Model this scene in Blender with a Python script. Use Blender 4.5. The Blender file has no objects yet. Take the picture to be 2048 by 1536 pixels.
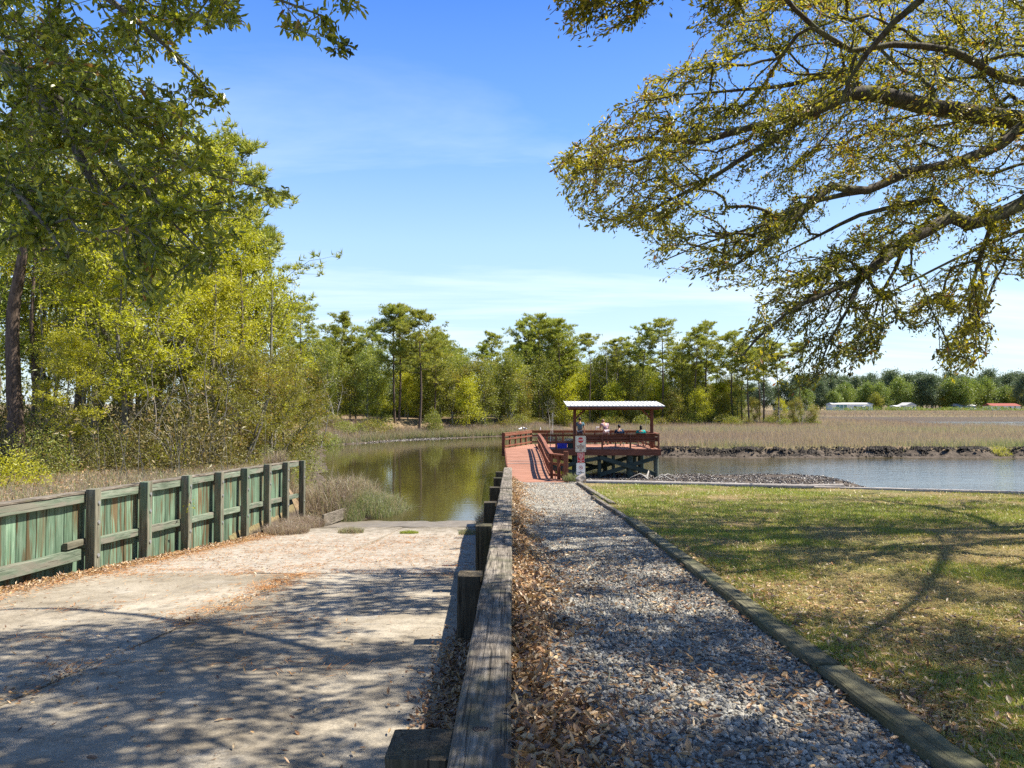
import bpy, bmesh, math, random
import numpy as np
from mathutils import Vector, Matrix, Euler

# ------------------------------------------------------------------ camera, light, exposure
S = bpy.context.scene
COL = S.collection
F = 1421.0                                   # focal length in pixels of the 2048 px wide photograph
PITCH = math.atan(40.0 / F)
CZ = 4.5                                     # camera height over the creek (water is z = 0)
cam_data = bpy.data.cameras.new('camera')
cam_data.sensor_width = 36.0
cam_data.lens = 36.0 * F / 2048.0
cam_data.clip_start = 0.05
cam_data.clip_end = 9000.0
cam = bpy.data.objects.new('camera', cam_data)
COL.objects.link(cam)
cam.location = (0, 0, CZ)
cam.rotation_euler = (math.pi / 2 + PITCH, 0, 0)
S.camera = cam

SUN_EL, SUN_AZ = math.radians(56), math.radians(9)   # azimuth measured from +X towards +Y
sun_vec = Vector((math.cos(SUN_EL) * math.cos(SUN_AZ), math.cos(SUN_EL) * math.sin(SUN_AZ), math.sin(SUN_EL)))
sd = bpy.data.lights.new('sun', 'SUN')
sd.energy = 4.6
sd.angle = math.radians(0.53)
sd.color = (1.0, 0.94, 0.82)
sun = bpy.data.objects.new('sun', sd)
COL.objects.link(sun)
sun.location = (30, 5, 60)
sun.rotation_euler = sun_vec.to_track_quat('Z', 'Y').to_euler()

W = bpy.data.worlds.new('World')
S.world = W
W.use_nodes = True
wn = W.node_tree
for n in list(wn.nodes):
    wn.nodes.remove(n)


def wnode(t, **k):
    n = wn.nodes.new(t)
    for a, b in k.items():
        setattr(n, a, b)
    return n


w_out = wnode('ShaderNodeOutputWorld')
w_bg = wnode('ShaderNodeBackground')
w_sky = wnode('ShaderNodeTexSky', sky_type='NISHITA')
w_sky.sun_disc = False
w_sky.sun_elevation = SUN_EL
w_sky.sun_rotation = math.pi / 2 - SUN_AZ
w_sky.altitude = 0
w_sky.air_density = 1.0
w_sky.dust_density = 0.35
w_sky.ozone_density = 2.2
w_hsv = wnode('ShaderNodeHueSaturation')
w_hsv.inputs['Saturation'].default_value = 1.12
w_hsv.inputs['Value'].default_value = 1.0
# thin streaks of cirrus, laid out by direction
w_tc = wnode('ShaderNodeTexCoord')
w_sep = wnode('ShaderNodeSeparateXYZ')
w_div1 = wnode('ShaderNodeMath', operation='DIVIDE')
w_div2 = wnode('ShaderNodeMath', operation='DIVIDE')
w_add = wnode('ShaderNodeMath', operation='ADD')
w_add.inputs[1].default_value = 0.12
w_comb = wnode('ShaderNodeCombineXYZ')
w_map = wnode('ShaderNodeMapping')
w_map.inputs['Scale'].default_value = (0.30, 1.0, 1.0)
w_map.inputs['Rotation'].default_value = (0, 0, math.radians(-9))
w_map.inputs['Location'].default_value = (1.7, 0.6, 0)
w_noi = wnode('ShaderNodeTexNoise')
w_noi.inputs['Scale'].default_value = 1.15
w_noi.inputs['Detail'].default_value = 7
w_noi.inputs['Roughness'].default_value = 0.6
w_noi.inputs['Distortion'].default_value = 0.5
w_mr = wnode('ShaderNodeMapRange')
w_mr.inputs['From Min'].default_value = 0.47
w_mr.inputs['From Max'].default_value = 0.74
w_mr.inputs['To Max'].default_value = 0.55
w_mr2 = wnode('ShaderNodeMapRange')
w_mr2.inputs['From Min'].default_value = 0.50
w_mr2.inputs['From Max'].default_value = 0.22
w_mul = wnode('ShaderNodeMath', operation='MULTIPLY')
w_mix = wnode('ShaderNodeMixRGB')
w_mix.inputs[2].default_value = (4.2, 4.5, 4.8, 1)
L = wn.links.new
L(w_tc.outputs['Generated'], w_sep.inputs[0])
L(w_sep.outputs['Z'], w_add.inputs[0])
L(w_sep.outputs['X'], w_div1.inputs[0]); L(w_add.outputs[0], w_div1.inputs[1])
L(w_sep.outputs['Y'], w_div2.inputs[0]); L(w_add.outputs[0], w_div2.inputs[1])
L(w_div1.outputs[0], w_comb.inputs[0]); L(w_div2.outputs[0], w_comb.inputs[1])
L(w_comb.outputs[0], w_map.inputs[0]); L(w_map.outputs[0], w_noi.inputs['Vector'])
L(w_noi.outputs['Fac'], w_mr.inputs['Value'])
L(w_sep.outputs['Z'], w_mr2.inputs['Value'])
L(w_mr.outputs[0], w_mul.inputs[0]); L(w_mr2.outputs[0], w_mul.inputs[1])
L(w_mul.outputs[0], w_mix.inputs[0])
w_el = wnode('ShaderNodeValToRGB')                 # clear spring sky: pale at the horizon, deep blue overhead
w_el.color_ramp.elements[0].position = 0.0
w_el.color_ramp.elements[0].color = (.54, .68, .82, 1)
w_el.color_ramp.elements[1].position = 1.0
w_el.color_ramp.elements[1].color = (.055, .15, .42, 1)
for _p, _c in ((.10, (.51, .68, .87)), (.22, (.40, .61, .93)), (.36, (.17, .385, .92)), (.50, (.066, .225, .80)), (.70, (.068, .19, .56))):
    _e = w_el.color_ramp.elements.new(_p)
    _e.color = (*_c, 1)
w_elv = wnode('ShaderNodeVectorMath', operation='SCALE')
w_elv.inputs['Scale'].default_value = 3.9
w_bl = wnode('ShaderNodeMixRGB')
w_bl.inputs[0].default_value = 0.82
L(w_sep.outputs['Z'], w_el.inputs[0])
L(w_el.outputs[0], w_elv.inputs[0])
L(w_sky.outputs[0], w_hsv.inputs['Color']); L(w_hsv.outputs[0], w_bl.inputs[1]); L(w_elv.outputs[0], w_bl.inputs[2])
L(w_bl.outputs[0], w_mix.inputs[1])
L(w_mix.outputs[0], w_bg.inputs[0])
w_bg.inputs[1].default_value = 0.12
L(w_bg.outputs[0], w_out.inputs[0])

S.view_settings.view_transform = 'Standard'
S.view_settings.look = 'None'
S.view_settings.gamma = 1.0
S.view_settings.use_curve_mapping = False
S.view_settings.exposure = 1.42
S.cycles.max_bounces = 10
S.cycles.transparent_max_bounces = 8
S.cycles.use_denoising = False

# ------------------------------------------------------------------ helpers
rng = np.random.default_rng(7)
random.seed(7)
PI = math.pi


def P(px, py, D):
    """the place that shows at pixel (px, py) of the photograph at depth y = D"""
    x, u, v = px - 1024.0, F, 768.0 - py
    dy = u * math.cos(PITCH) - v * math.sin(PITCH)
    dz = u * math.sin(PITCH) + v * math.cos(PITCH)
    return Vector((x / dy * D, D, CZ + dz / dy * D))


def sstep(a, b, x):
    t = np.clip((x - a) / (b - a), 0, 1)
    return t * t * (3 - 2 * t)


def _h(ix, iy, iz):
    n = (ix * 374761393 + iy * 668265263 + iz * 2147483647 * 3 + 12345) & 0xffffffff
    n = ((n ^ (n >> 13)) * 1274126177) & 0xffffffff
    return ((n ^ (n >> 16)) & 0xffff) / 65535.0


def vnoise(x, y, z=0.0):
    """value noise 0..1 over arrays"""
    x, y, z = np.broadcast_arrays(np.asarray(x, float), np.asarray(y, float), np.asarray(z, float))
    ix, iy, iz = np.floor(x).astype(np.int64), np.floor(y).astype(np.int64), np.floor(z).astype(np.int64)
    fx, fy, fz = x - ix, y - iy, z - iz
    fx, fy, fz = fx * fx * (3 - 2 * fx), fy * fy * (3 - 2 * fy), fz * fz * (3 - 2 * fz)
    r = 0
    for a in (0, 1):
        for b in (0, 1):
            for c in (0, 1):
                w = (fx if a else 1 - fx) * (fy if b else 1 - fy) * (fz if c else 1 - fz)
                r = r + w * _h(ix + a, iy + b, iz + c)
    return r


def fbm(x, y, z=0.0, o=3):
    r, a, t = 0, 1.0, 0
    for i in range(o):
        r = r + a * vnoise(np.asarray(x) * 2 ** i + 17 * i, np.asarray(y) * 2 ** i, np.asarray(z) * 2 ** i)
        t += a
        a *= .5
    return r / t


class MB:
    """collects geometry with numpy and links it as one mesh object"""

    def __init__(s):
        s.v, s.f, s.a, s.m, s.n = [], [], [], [], 0

    def add(s, v, f, a=None, mat=0):
        v = np.asarray(v, float).reshape(-1, 3)
        f = np.asarray(f, np.int64)
        s.v.append(v)
        s.f.append(f + s.n)
        s.a.append(np.zeros(len(v)) if a is None else np.broadcast_to(np.asarray(a, float), (len(v),)))
        s.m.append(np.full(len(f), mat, np.int32))
        s.n += len(v)
        return s

    def box(s, c, size, R=None, mat=0, cham=0.0):
        x, y, z = [q / 2 for q in size]
        v = np.array([(-x, -y, -z), (x, -y, -z), (x, y, -z), (-x, y, -z), (-x, -y, z), (x, -y, z), (x, y, z), (-x, y, z)])
        if R is not None:
            v = v @ np.array(R).T
        s.add(v + np.array(c), [(0, 3, 2, 1), (4, 5, 6, 7), (0, 1, 5, 4), (1, 2, 6, 5), (2, 3, 7, 6), (3, 0, 4, 7)], None, mat)
        return s

    def beam(s, p, q, w, h, mat=0, up=(0, 0, 1)):
        p, q = Vector(p), Vector(q)
        d = q - p
        u = Vector(up)
        if abs(d.normalized().dot(u)) > .98:
            u = Vector((0, 1, 0))
        y = u.cross(d).normalized()
        z = d.normalized().cross(y)
        R = Matrix((d.normalized(), y, z)).transposed()
        return s.box((p + q) / 2, (d.length, w, h), R, mat)

    def tube(s, pts, rad, n=8, mat=0, cap=True, wob=0.0):
        pts = [Vector(p) for p in pts]
        if not hasattr(rad, '__len__'):
            rad = [rad] * len(pts)
        vs = []
        ref = Vector((0.3, 0.2, 1)).normalized()
        prev = None
        for i, p in enumerate(pts):
            d = (pts[min(i + 1, len(pts) - 1)] - pts[max(i - 1, 0)]).normalized()
            if prev is None:
                if abs(d.dot(ref)) > .95:
                    ref = Vector((1, 0, 0))
                a = d.cross(ref).normalized()
            else:
                a = (prev - d * prev.dot(d)).normalized()
            b = d.cross(a)
            prev = a
            for k in range(n):
                t = 2 * PI * k / n
                r = rad[i] * (1 + (random.uniform(-wob, wob) if wob else 0))
                vs.append(p + a * math.cos(t) * r + b * math.sin(t) * r)
        fs = []
        for i in range(len(pts) - 1):
            for k in range(n):
                k2 = (k + 1) % n
                fs.append((i * n + k, i * n + k2, (i + 1) * n + k2, (i + 1) * n + k))
        s.add([tuple(v) for v in vs], fs, None, mat)
        if cap and n in (3, 4):
            pass
        elif cap:
            c0 = len(vs)
            for base, p, flip in ((0, pts[0], 1), ((len(pts) - 1) * n, pts[-1], 0)):
                ring = [tuple(v) for v in vs[base:base + n]] + [tuple(p)]
                ff = [((k + 1) % n, k, n) if flip else (k, (k + 1) % n, n) for k in range(n)]
                s.add(ring, ff, None, mat)
        return s

    def mesh(s, name, mats, smooth=False):
        me = bpy.data.meshes.new(name)
        if s.n:
            v = np.concatenate(s.v)
            me.vertices.add(len(v))
            me.vertices.foreach_set('co', v.astype(np.float32).ravel())
            loops = np.concatenate([f.ravel() for f in s.f]).astype(np.int32)
            tot = np.concatenate([np.full(len(f), f.shape[1], np.int32) for f in s.f])
            start = np.concatenate([[0], np.cumsum(tot)[:-1]]).astype(np.int32)
            me.loops.add(len(loops))
            me.loops.foreach_set('vertex_index', loops)
            me.polygons.add(len(tot))
            me.polygons.foreach_set('loop_start', start)
            me.polygons.foreach_set('loop_total', tot)
            me.polygons.foreach_set('material_index', np.concatenate(s.m))
            me.polygons.foreach_set('use_smooth', np.full(len(tot), bool(smooth)))
            at = me.attributes.new('tint', 'FLOAT', 'POINT')
            at.data.foreach_set('value', np.concatenate(s.a).astype(np.float32))
            me.update(calc_edges=True)
            me.validate()
        for m in (mats if isinstance(mats, (list, tuple)) else [mats]):
            me.materials.append(m)
        return me

    def obj(s, name, mats, parent=None, smooth=False, loc=None):
        return link(name, s.mesh(name, mats, smooth), parent, loc)


def link(name, data, parent=None, loc=None, rot=None):
    o = bpy.data.objects.new(name, data)
    COL.objects.link(o)
    if parent is not None:
        o.parent = parent
    if loc is not None:
        o.location = loc
    if rot is not None:
        o.rotation_euler = rot
    return o


def tag(o, label=None, cat=None, group=None, kind=None):
    if label:
        o['label'] = label
    if cat:
        o['category'] = cat
    if group:
        o['group'] = group
    if kind:
        o['kind'] = kind
    return o


def thing(name, label, cat, loc=(0, 0, 0), rz=0.0, group=None):
    o = bpy.data.objects.new(name, None)
    COL.objects.link(o)
    o.location = loc
    o.rotation_euler = (0, 0, rz)
    return tag(o, label, cat, group)


def copy_tree(o, parent=None):
    c = o.copy()
    COL.objects.link(c)
    c.parent = parent
    for ch in list(KIDS.get(o.name, [])) or [x for x in o.children]:
        copy_tree(ch, c)
    return c


KIDS = {}


# frames and leaf stamping ----------------------------------------------------
def frames(d, nrm):
    """orthonormal frames (N,3,3), columns: along, side, normal"""
    d = d / (np.linalg.norm(d, axis=1, keepdims=True) + 1e-9)
    s_ = np.cross(nrm, d)
    s_ = s_ / (np.linalg.norm(s_, axis=1, keepdims=True) + 1e-9)
    n_ = np.cross(d, s_)
    return np.stack([d, s_, n_], axis=2)


def stamp(mb, T, TF, pos, Fr, sc, tint, mat=0):
    """copies of a template (k,3) with faces TF at pos (N,3), frame Fr (N,3,3), scale sc (N,) or (N,3)"""
    N, k = len(pos), len(T)
    if N == 0:
        return
    T = np.asarray(T, float)
    sc = np.asarray(sc, float)
    loc = T[None] * (sc[:, None, None] if sc.ndim == 1 else sc[:, None, :])
    v = np.einsum('nij,nkj->nki', Fr, loc) + pos[:, None, :]
    TF = np.asarray(TF)
    f = (TF[None] + (np.arange(N) * k)[:, None, None]).reshape(-1, TF.shape[1])
    mb.add(v.reshape(-1, 3), f, np.repeat(tint, k), mat)


LEAF2 = ([(0, 0, 0), (.5, -.19, .05), (1, 0, 0), (.5, .19, .05)], [(0, 1, 2), (0, 2, 3)])
LEAF4 = ([(0, 0, 0), (.28, -.15, .05), (.68, -.17, .04), (1, 0, -.05), (.68, .17, .04), (.28, .15, .05)],
         [(0, 1, 2, 3), (0, 3, 4, 5)])
LEAFR = ([(0, 0, 0), (.45, -.34, .06), (1, -.1, 0), (1, .1, 0), (.45, .34, .06)], [(0, 1, 2), (0, 2, 3), (0, 3, 4)])


def rand_dirs(n):
    v = rng.normal(size=(n, 3))
    return v / np.linalg.norm(v, axis=1, keepdims=True)


# branch growth -----------------------------------------------------------------
class Growth:
    """a skeleton of polylines with radii; twigs grow from it to every attractor point"""

    def __init__(s):
        s.p = np.zeros((60000, 3))
        s.par = np.full(60000, -1, int)
        s.path = np.zeros(60000)
        s.fixed = np.zeros(60000)
        s.n = 0
        s.tips = []
        s.limbs = []

    def node(s, p, par, fixed=0.0):
        i = s.n
        s.p[i] = p
        s.par[i] = par
        s.fixed[i] = fixed
        if par >= 0:
            s.path[i] = s.path[par] + np.linalg.norm(s.p[i] - s.p[par])
        s.n += 1
        return i

    def limb(s, pts, r0, r1, par=-1, step=.35):
        """smooth limb through points; returns index of the last node"""
        pts = [Vector(p) for p in pts]
        out = []
        for i in range(len(pts) - 1):
            a, b = pts[i], pts[i + 1]
            a0 = pts[i - 1] if i else a - (b - a)
            b1 = pts[i + 2] if i + 2 < len(pts) else b + (b - a)
            m = max(1, int((b - a).length / step))
            for k in range(m):
                t = k / m
                q = 0.5 * ((2 * a) + (b - a0) * t + (2 * a0 - 5 * a + 4 * b - b1) * t * t + (3 * a - a0 - 3 * b + b1) * t ** 3)
                out.append(q)
        out.append(pts[-1])
        rr = [r0 + (r1 - r0) * (i / (len(out) - 1)) for i in range(len(out))]
        s.limbs.append((out, rr))
        for q, r in zip(out, rr):
            par = s.node(np.array(q), par, r)
        return par

    def nearest(s, p):
        return int(np.argmin(((s.p[:s.n] - np.array(p)) ** 2).sum(1)))

    def grow(s, att, step=.22, kpath=.22, wig=.05, sag=.08, bias=None, bw=.35):
        base = s.p[:s.n]
        d0 = np.array([((base - a) ** 2).sum(1).min() for a in att])
        for i in np.argsort(d0):
            a = att[i]
            q = s.p[:s.n]
            dv = a - q
            dist = np.sqrt((dv ** 2).sum(1))
            cost = dist + kpath * (s.path[:s.n])
            if bias is not None:                       # growing against the bias costs more
                cost = cost - bw * (dv @ bias)
            j = int(np.argmin(cost))
            d = dist[j]
            if d < 1e-3:
                continue
            m = max(1, int(d / step))
            pj = s.par[j]
            dirp = (s.p[j] - s.p[pj]) if pj >= 0 else (a - s.p[j])
            dirp = dirp / (np.linalg.norm(dirp) + 1e-9)
            c = s.p[j] + dirp * d * .38 + np.array((0, 0, sag * d))
            par, st = j, s.p[j].copy()
            for k in range(1, m + 1):
                t = k / m
                w = (1 - t) ** 2 * st + 2 * t * (1 - t) * c + t * t * a
                if k < m:
                    w = w + rng.normal(0, wig * step * 2, 3)
                par = s.node(w, par)
            s.tips.append(par)

    def radii(s, r_tip=.004, power=.47):
        cnt = np.zeros(s.n)
        for t in s.tips:
            cnt[t] += 1
        for i in range(s.n - 1, 0, -1):
            if s.par[i] >= 0:
                cnt[s.par[i]] += cnt[i]
        r = r_tip * np.maximum(cnt, 1) ** power
        fx = s.fixed[:s.n]
        lim = np.where(fx > 0, fx, 1e9)
        # twigs never thicker than their limb
        for i in range(s.n):
            if fx[i] == 0 and s.par[i] >= 0:
                lim[i] = lim[s.par[i]] * .92 if lim[s.par[i]] < 1e8 else 1e9
        r = np.minimum(r, lim)
        r = np.where(fx > 0, fx, r)
        return r

    def wood(s, mb, r_tip=.004, power=.47, sides=4, limb_sides=10, min_r=0.0):
        r = s.radii(r_tip, power)
        for pts, rr in s.limbs:
            mb.tube(pts, rr, limb_sides, wob=.07)
        idx = np.array([i for i in range(s.n) if s.par[i] >= 0 and s.fixed[i] == 0], int)
        if len(idx) == 0:
            return
        a, b = s.p[s.par[idx]], s.p[idx]
        ra = np.minimum(r[s.par[idx]], r[idx] * 1.35)
        rb = r[idx]
        d = b - a
        up = np.tile(np.array([(.31, .2, .93)]), (len(idx), 1))
        Fr = frames(d, up)
        ang = np.arange(sides) * 2 * PI / sides
        ring = np.cos(ang)[None, :, None] * Fr[:, None, :, 1] + np.sin(ang)[None, :, None] * Fr[:, None, :, 2]
        va = a[:, None] - d[:, None] * .04 + ring * ra[:, None, None]
        vb = b[:, None] + ring * rb[:, None, None]
        v = np.concatenate([va, vb], 1).reshape(-1, 3)
        fs = np.array([(k, (k + 1) % sides, sides + (k + 1) % sides, sides + k) for k in range(sides)])
        f = (fs[None] + (np.arange(len(idx)) * 2 * sides)[:, None, None]).reshape(-1, 4)
        mb.add(v, f)

    def leaf_spots(s, per_tip, back=.35, spread=.05):
        """positions and outward directions along the last stretch of each twig"""
        pos, dr = [], []
        for t in s.tips:
            p, seg = t, []
            L_ = 0
            while s.par[p] >= 0 and L_ < back:
                seg.append((s.p[p], s.p[s.par[p]]))
                L_ += np.linalg.norm(s.p[p] - s.p[s.par[p]])
                p = s.par[p]
            if not seg:
                continue
            m = per_tip
            for k in range(m):
                u = (rng.random() ** 1.6) * len(seg) * .999
                a, b = seg[int(u)]
                w = u - int(u)
                pos.append(a + (b - a) * w)
                dr.append(a - b)
        pos, dr = np.array(pos), np.array(dr)
        dr = dr / (np.linalg.norm(dr, axis=1, keepdims=True) + 1e-9)
        pos = pos + rng.normal(0, spread, pos.shape)
        return pos, dr


def put_leaves(mb, pos, dr, size, shape=LEAF2, droop=.15, jitter=.9, up=.6, tint=None, fwd=.55, mat=0, var=.3):
    n = len(pos)
    d = dr * fwd + rand_dirs(n) * jitter + np.array((0, 0, -droop))
    nr = rand_dirs(n) * .8 + np.array((0.15, 0, up))
    sc = size * (1 + rng.normal(0, var, n)).clip(.45, 1.8)
    stamp(mb, shape[0], shape[1], pos, frames(d, nr), sc, rng.random(n) if tint is None else tint, mat)


# ------------------------------------------------------------------ materials
def mat_new(name):
    m = bpy.data.materials.new(name)
    m.use_nodes = True
    nt = m.node_tree
    for n in list(nt.nodes):
        nt.nodes.remove(n)
    return m, nt


class NT:
    def __init__(s, name):
        s.m, s.t = mat_new(name)
        s.out = s.n('ShaderNodeOutputMaterial')

    def n(s, typ, inputs=None, **k):
        n = s.t.nodes.new(typ)
        for a, b in k.items():
            setattr(n, a, b)
        for a, b in (inputs or {}).items():
            s.set(n, a, b)
        return n

    def set(s, n, key, val):
        sock = n.inputs[key]
        if isinstance(val, bpy.types.NodeSocket):
            s.t.links.new(val, sock)
        elif isinstance(val, bpy.types.Node):
            s.t.links.new(val.outputs[0], sock)
        else:
            sock.default_value = val

    def coord(s, kind='Object', scale=(1, 1, 1), rot=(0, 0, 0), rnd=0.0):
        c = s.n('ShaderNodeTexCoord').outputs[kind]
        if rnd:
            r = s.n('ShaderNodeObjectInfo').outputs['Random']
            v = s.n('ShaderNodeVectorMath', {0: r, 1: (rnd, rnd * .7, rnd * 1.3)}, operation='MULTIPLY')
            c = s.n('ShaderNodeVectorMath', {0: c, 1: v.outputs[0]}, operation='ADD').outputs[0]
        m = s.n('ShaderNodeMapping', {0: c, 'Scale': scale, 'Rotation': rot})
        return m.outputs[0]

    def pos(s, scale=(1, 1, 1)):
        g = s.n('ShaderNodeNewGeometry').outputs['Position']
        return s.n('ShaderNodeMapping', {0: g, 'Scale': scale}).outputs[0]

    def noise(s, vec, scale=5.0, detail=4.0, rough=.55, dist=0.0, out='Fac'):
        return s.n('ShaderNodeTexNoise', {'Vector': vec, 'Scale': scale, 'Detail': detail, 'Roughness': rough, 'Distortion': dist}).outputs[out]

    def ramp(s, fac, stops, interp='LINEAR'):
        r = s.n('ShaderNodeValToRGB', {0: fac})
        cr = r.color_ramp
        cr.interpolation = interp
        while len(cr.elements) > 1:
            cr.elements.remove(cr.elements[0])
        for i, (p, c) in enumerate(stops):
            e = cr.elements[0] if i == 0 else cr.elements.new(p)
            e.position = p
            if not hasattr(c, '__len__'):
                c = (c, c, c)
            e.color = (*c[:3], 1)
        return r.outputs[0]

    def mix(s, fac, a, b, mode='MIX'):
        n = s.n('ShaderNodeMixRGB', blend_type=mode)
        s.set(n, 0, fac)
        for k, v in ((1, a), (2, b)):
            s.set(n, k, (*v, 1) if isinstance(v, tuple) and len(v) == 3 else v)
        return n.outputs[0]

    def math(s, op, a, b=0.0, clamp=False):
        n = s.n('ShaderNodeMath', {0: a, 1: b}, operation=op)
        n.use_clamp = clamp
        return n.outputs[0]

    def bump(s, h, strength=.3, dist=.02, normal=None):
        i = {'Height': h, 'Strength': strength, 'Distance': dist}
        if normal is not None:
            i['Normal'] = normal
        return s.n('ShaderNodeBump', i).outputs[0]

    def finish(s, color, rough=.8, normal=None, spec=.3, **kw):
        i = {'Base Color': (*color, 1) if isinstance(color, tuple) and len(color) == 3 else color, 'Roughness': rough, 'Specular IOR Level': spec}
        if normal is not None:
            i['Normal'] = normal
        i.update(kw)
        b = s.n('ShaderNodeBsdfPrincipled', i)
        s.t.links.new(b.outputs[0], s.out.inputs[0])
        return s.m

    def attr(s, name='tint'):
        return s.n('ShaderNodeAttribute', attribute_name=name).outputs['Fac']

    def rand(s):
        return s.n('ShaderNodeObjectInfo').outputs['Random']


def plain(name, color, rough=.6, spec=.4, metal=0.0, nscale=20, namt=.12):
    t = NT(name)
    v = t.coord(rnd=9)
    n = t.noise(v, nscale, 3)
    c = t.mix(n, tuple(x * (1 - namt) for x in color), tuple(min(1, x * (1 + namt)) for x in color))
    return t.finish(c, rough, spec=spec, Metallic=metal)


def leaf_mat(name, stops, trans=.45, gloss=.06, rough=.45, objvar=0.0):
    t = NT(name)
    c = t.ramp(t.attr(), stops)
    if objvar:
        hv = t.n('ShaderNodeHueSaturation', {'Color': c, 'Hue': t.math('ADD', t.math('MULTIPLY', t.rand(), objvar * .5), .5 - objvar * .25),
                                              'Value': t.math('ADD', t.math('MULTIPLY', t.rand(), objvar * 3), 1 - objvar * 1.5)})
        c = hv.outputs[0]
    d = t.n('ShaderNodeBsdfDiffuse', {'Color': c})
    tr = t.n('ShaderNodeBsdfTranslucent', {'Color': t.mix(.5, c, t.mix(1, c, (1.25, 1.2, .55), 'MULTIPLY'))})
    m1 = t.n('ShaderNodeMixShader', {0: trans, 1: d.outputs[0], 2: tr.outputs[0]})
    g = t.n('ShaderNodeBsdfGlossy', {'Color': (1, 1, 1, 1), 'Roughness': rough})
    m2 = t.n('ShaderNodeMixShader', {0: gloss, 1: m1.outputs[0], 2: g.outputs[0]})
    t.t.links.new(m2.outputs[0], t.out.inputs[0])
    return t.m


def wood_mat(name, dark, mid, light, scale=1.0, rough=.85, streak=None, streak_amt=.5, bump=.5, cracks=True, moss=None, objvar=.25):
    """grain runs along each piece's own X axis"""
    t = NT(name)
    v = t.coord(scale=(.9 * scale, 11 * scale, 11 * scale), rnd=31)
    v2 = t.coord(scale=(.35 * scale, 3.2 * scale, 3.2 * scale), rnd=31)
    v0 = t.coord(scale=(scale, scale, scale), rnd=31)
    g = t.noise(v, 3.0, 6, .65, .6)
    g2 = t.noise(v2, 2.0, 4, .6, 1.2)
    big = t.noise(v0, 1.6, 3, .5)
    fac = t.math('ADD', t.math('MULTIPLY', g, .62), t.math('MULTIPLY', g2, .38))
    c = t.ramp(fac, [(.28, dark), (.48, mid), (.68, light)])
    if streak:
        s_ = t.ramp(t.noise(v2, 1.3, 3, .6, 1.6), [(.50, 0), (.60, 1)])
        c = t.mix(t.math('MULTIPLY', s_, streak_amt), c, streak)
    if moss:
        mm = t.ramp(t.noise(v0, 2.3, 5, .6), [(.50, 0), (.70, 1)])
        c = t.mix(t.math('MULTIPLY', mm, .65), c, moss)
    cr = t.ramp(t.noise(t.coord(scale=(.5 * scale, 26 * scale, 26 * scale), rnd=31), 2.2, 3, .5, .3), [(.34, 0), (.41, 1)])
    if cracks:
        c = t.mix(cr, t.mix(.7, c, tuple(q * .25 for q in dark)), c)
    val = t.math('ADD', t.math('MULTIPLY', t.rand(), objvar * 2), 1 - objvar)
    c = t.mix(1, c, t.n('ShaderNodeCombineColor', {0: val, 1: val, 2: val}).outputs[0], 'MULTIPLY')
    c = t.mix(t.ramp(big, [(.35, 0), (.7, 1)]), c, t.mix(1, c, (.78, .78, .76), 'MULTIPLY'))
    h = t.math('ADD', t.math('MULTIPLY', g, .5), t.math('MULTIPLY', cr, .6))
    return t.finish(c, rough, t.bump(h, bump, .012), spec=.2)


M = {}
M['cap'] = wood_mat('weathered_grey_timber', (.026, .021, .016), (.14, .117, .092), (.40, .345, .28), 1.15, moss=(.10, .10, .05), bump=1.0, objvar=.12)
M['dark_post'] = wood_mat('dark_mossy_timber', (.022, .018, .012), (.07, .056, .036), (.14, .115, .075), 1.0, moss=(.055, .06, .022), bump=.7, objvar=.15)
M['edging'] = wood_mat('mossy_edging_timber', (.035, .032, .018), (.115, .105, .062), (.21, .195, .125), .9, moss=(.12, .13, .055), bump=.6, objvar=.15)
M['green'] = wood_mat('green_treated_timber', (.055, .09, .055), (.115, .185, .12), (.22, .30, .215), .8, streak=(.12, .075, .035), streak_amt=.9, bump=.5, objvar=.32)
M['green_rail'] = wood_mat('faded_green_rail', (.05, .07, .045), (.135, .17, .12), (.26, .28, .22), .8, streak=(.2, .18, .145), streak_amt=.8, bump=.6, objvar=.1)
M['green_post'] = wood_mat('green_brown_post', (.055, .05, .034), (.155, .145, .105), (.26, .25, .19), .9, streak=(.11, .16, .11), streak_amt=.8, bump=.5, objvar=.15)
M['red'] = wood_mat('red_brown_stain', (.10, .036, .02), (.19, .072, .042), (.28, .12, .075), .7, bump=.3, cracks=False, objvar=.12)
M['deck'] = wood_mat('red_brown_deck', (.20, .085, .052), (.32, .15, .098), (.42, .23, .16), .6, bump=.3, cracks=False, objvar=.1)
M['pile'] = wood_mat('dark_green_piling', (.018, .022, .018), (.045, .062, .05), (.09, .115, .09), .8, bump=.4, objvar=.2)
M['pale_pile'] = wood_mat('grey_green_piling', (.06, .07, .055), (.13, .15, .115), (.22, .24, .19), .8, bump=.4)
M['pale_cap'] = wood_mat('bleached_bulkhead_cap', (.16, .135, .12), (.31, .275, .25), (.45, .41, .38), .8, bump=.4, objvar=.08)
M['bulk'] = wood_mat('bulkhead_boards', (.05, .05, .04), (.12, .11, .085), (.2, .19, .15), .8, bump=.4)

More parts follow.
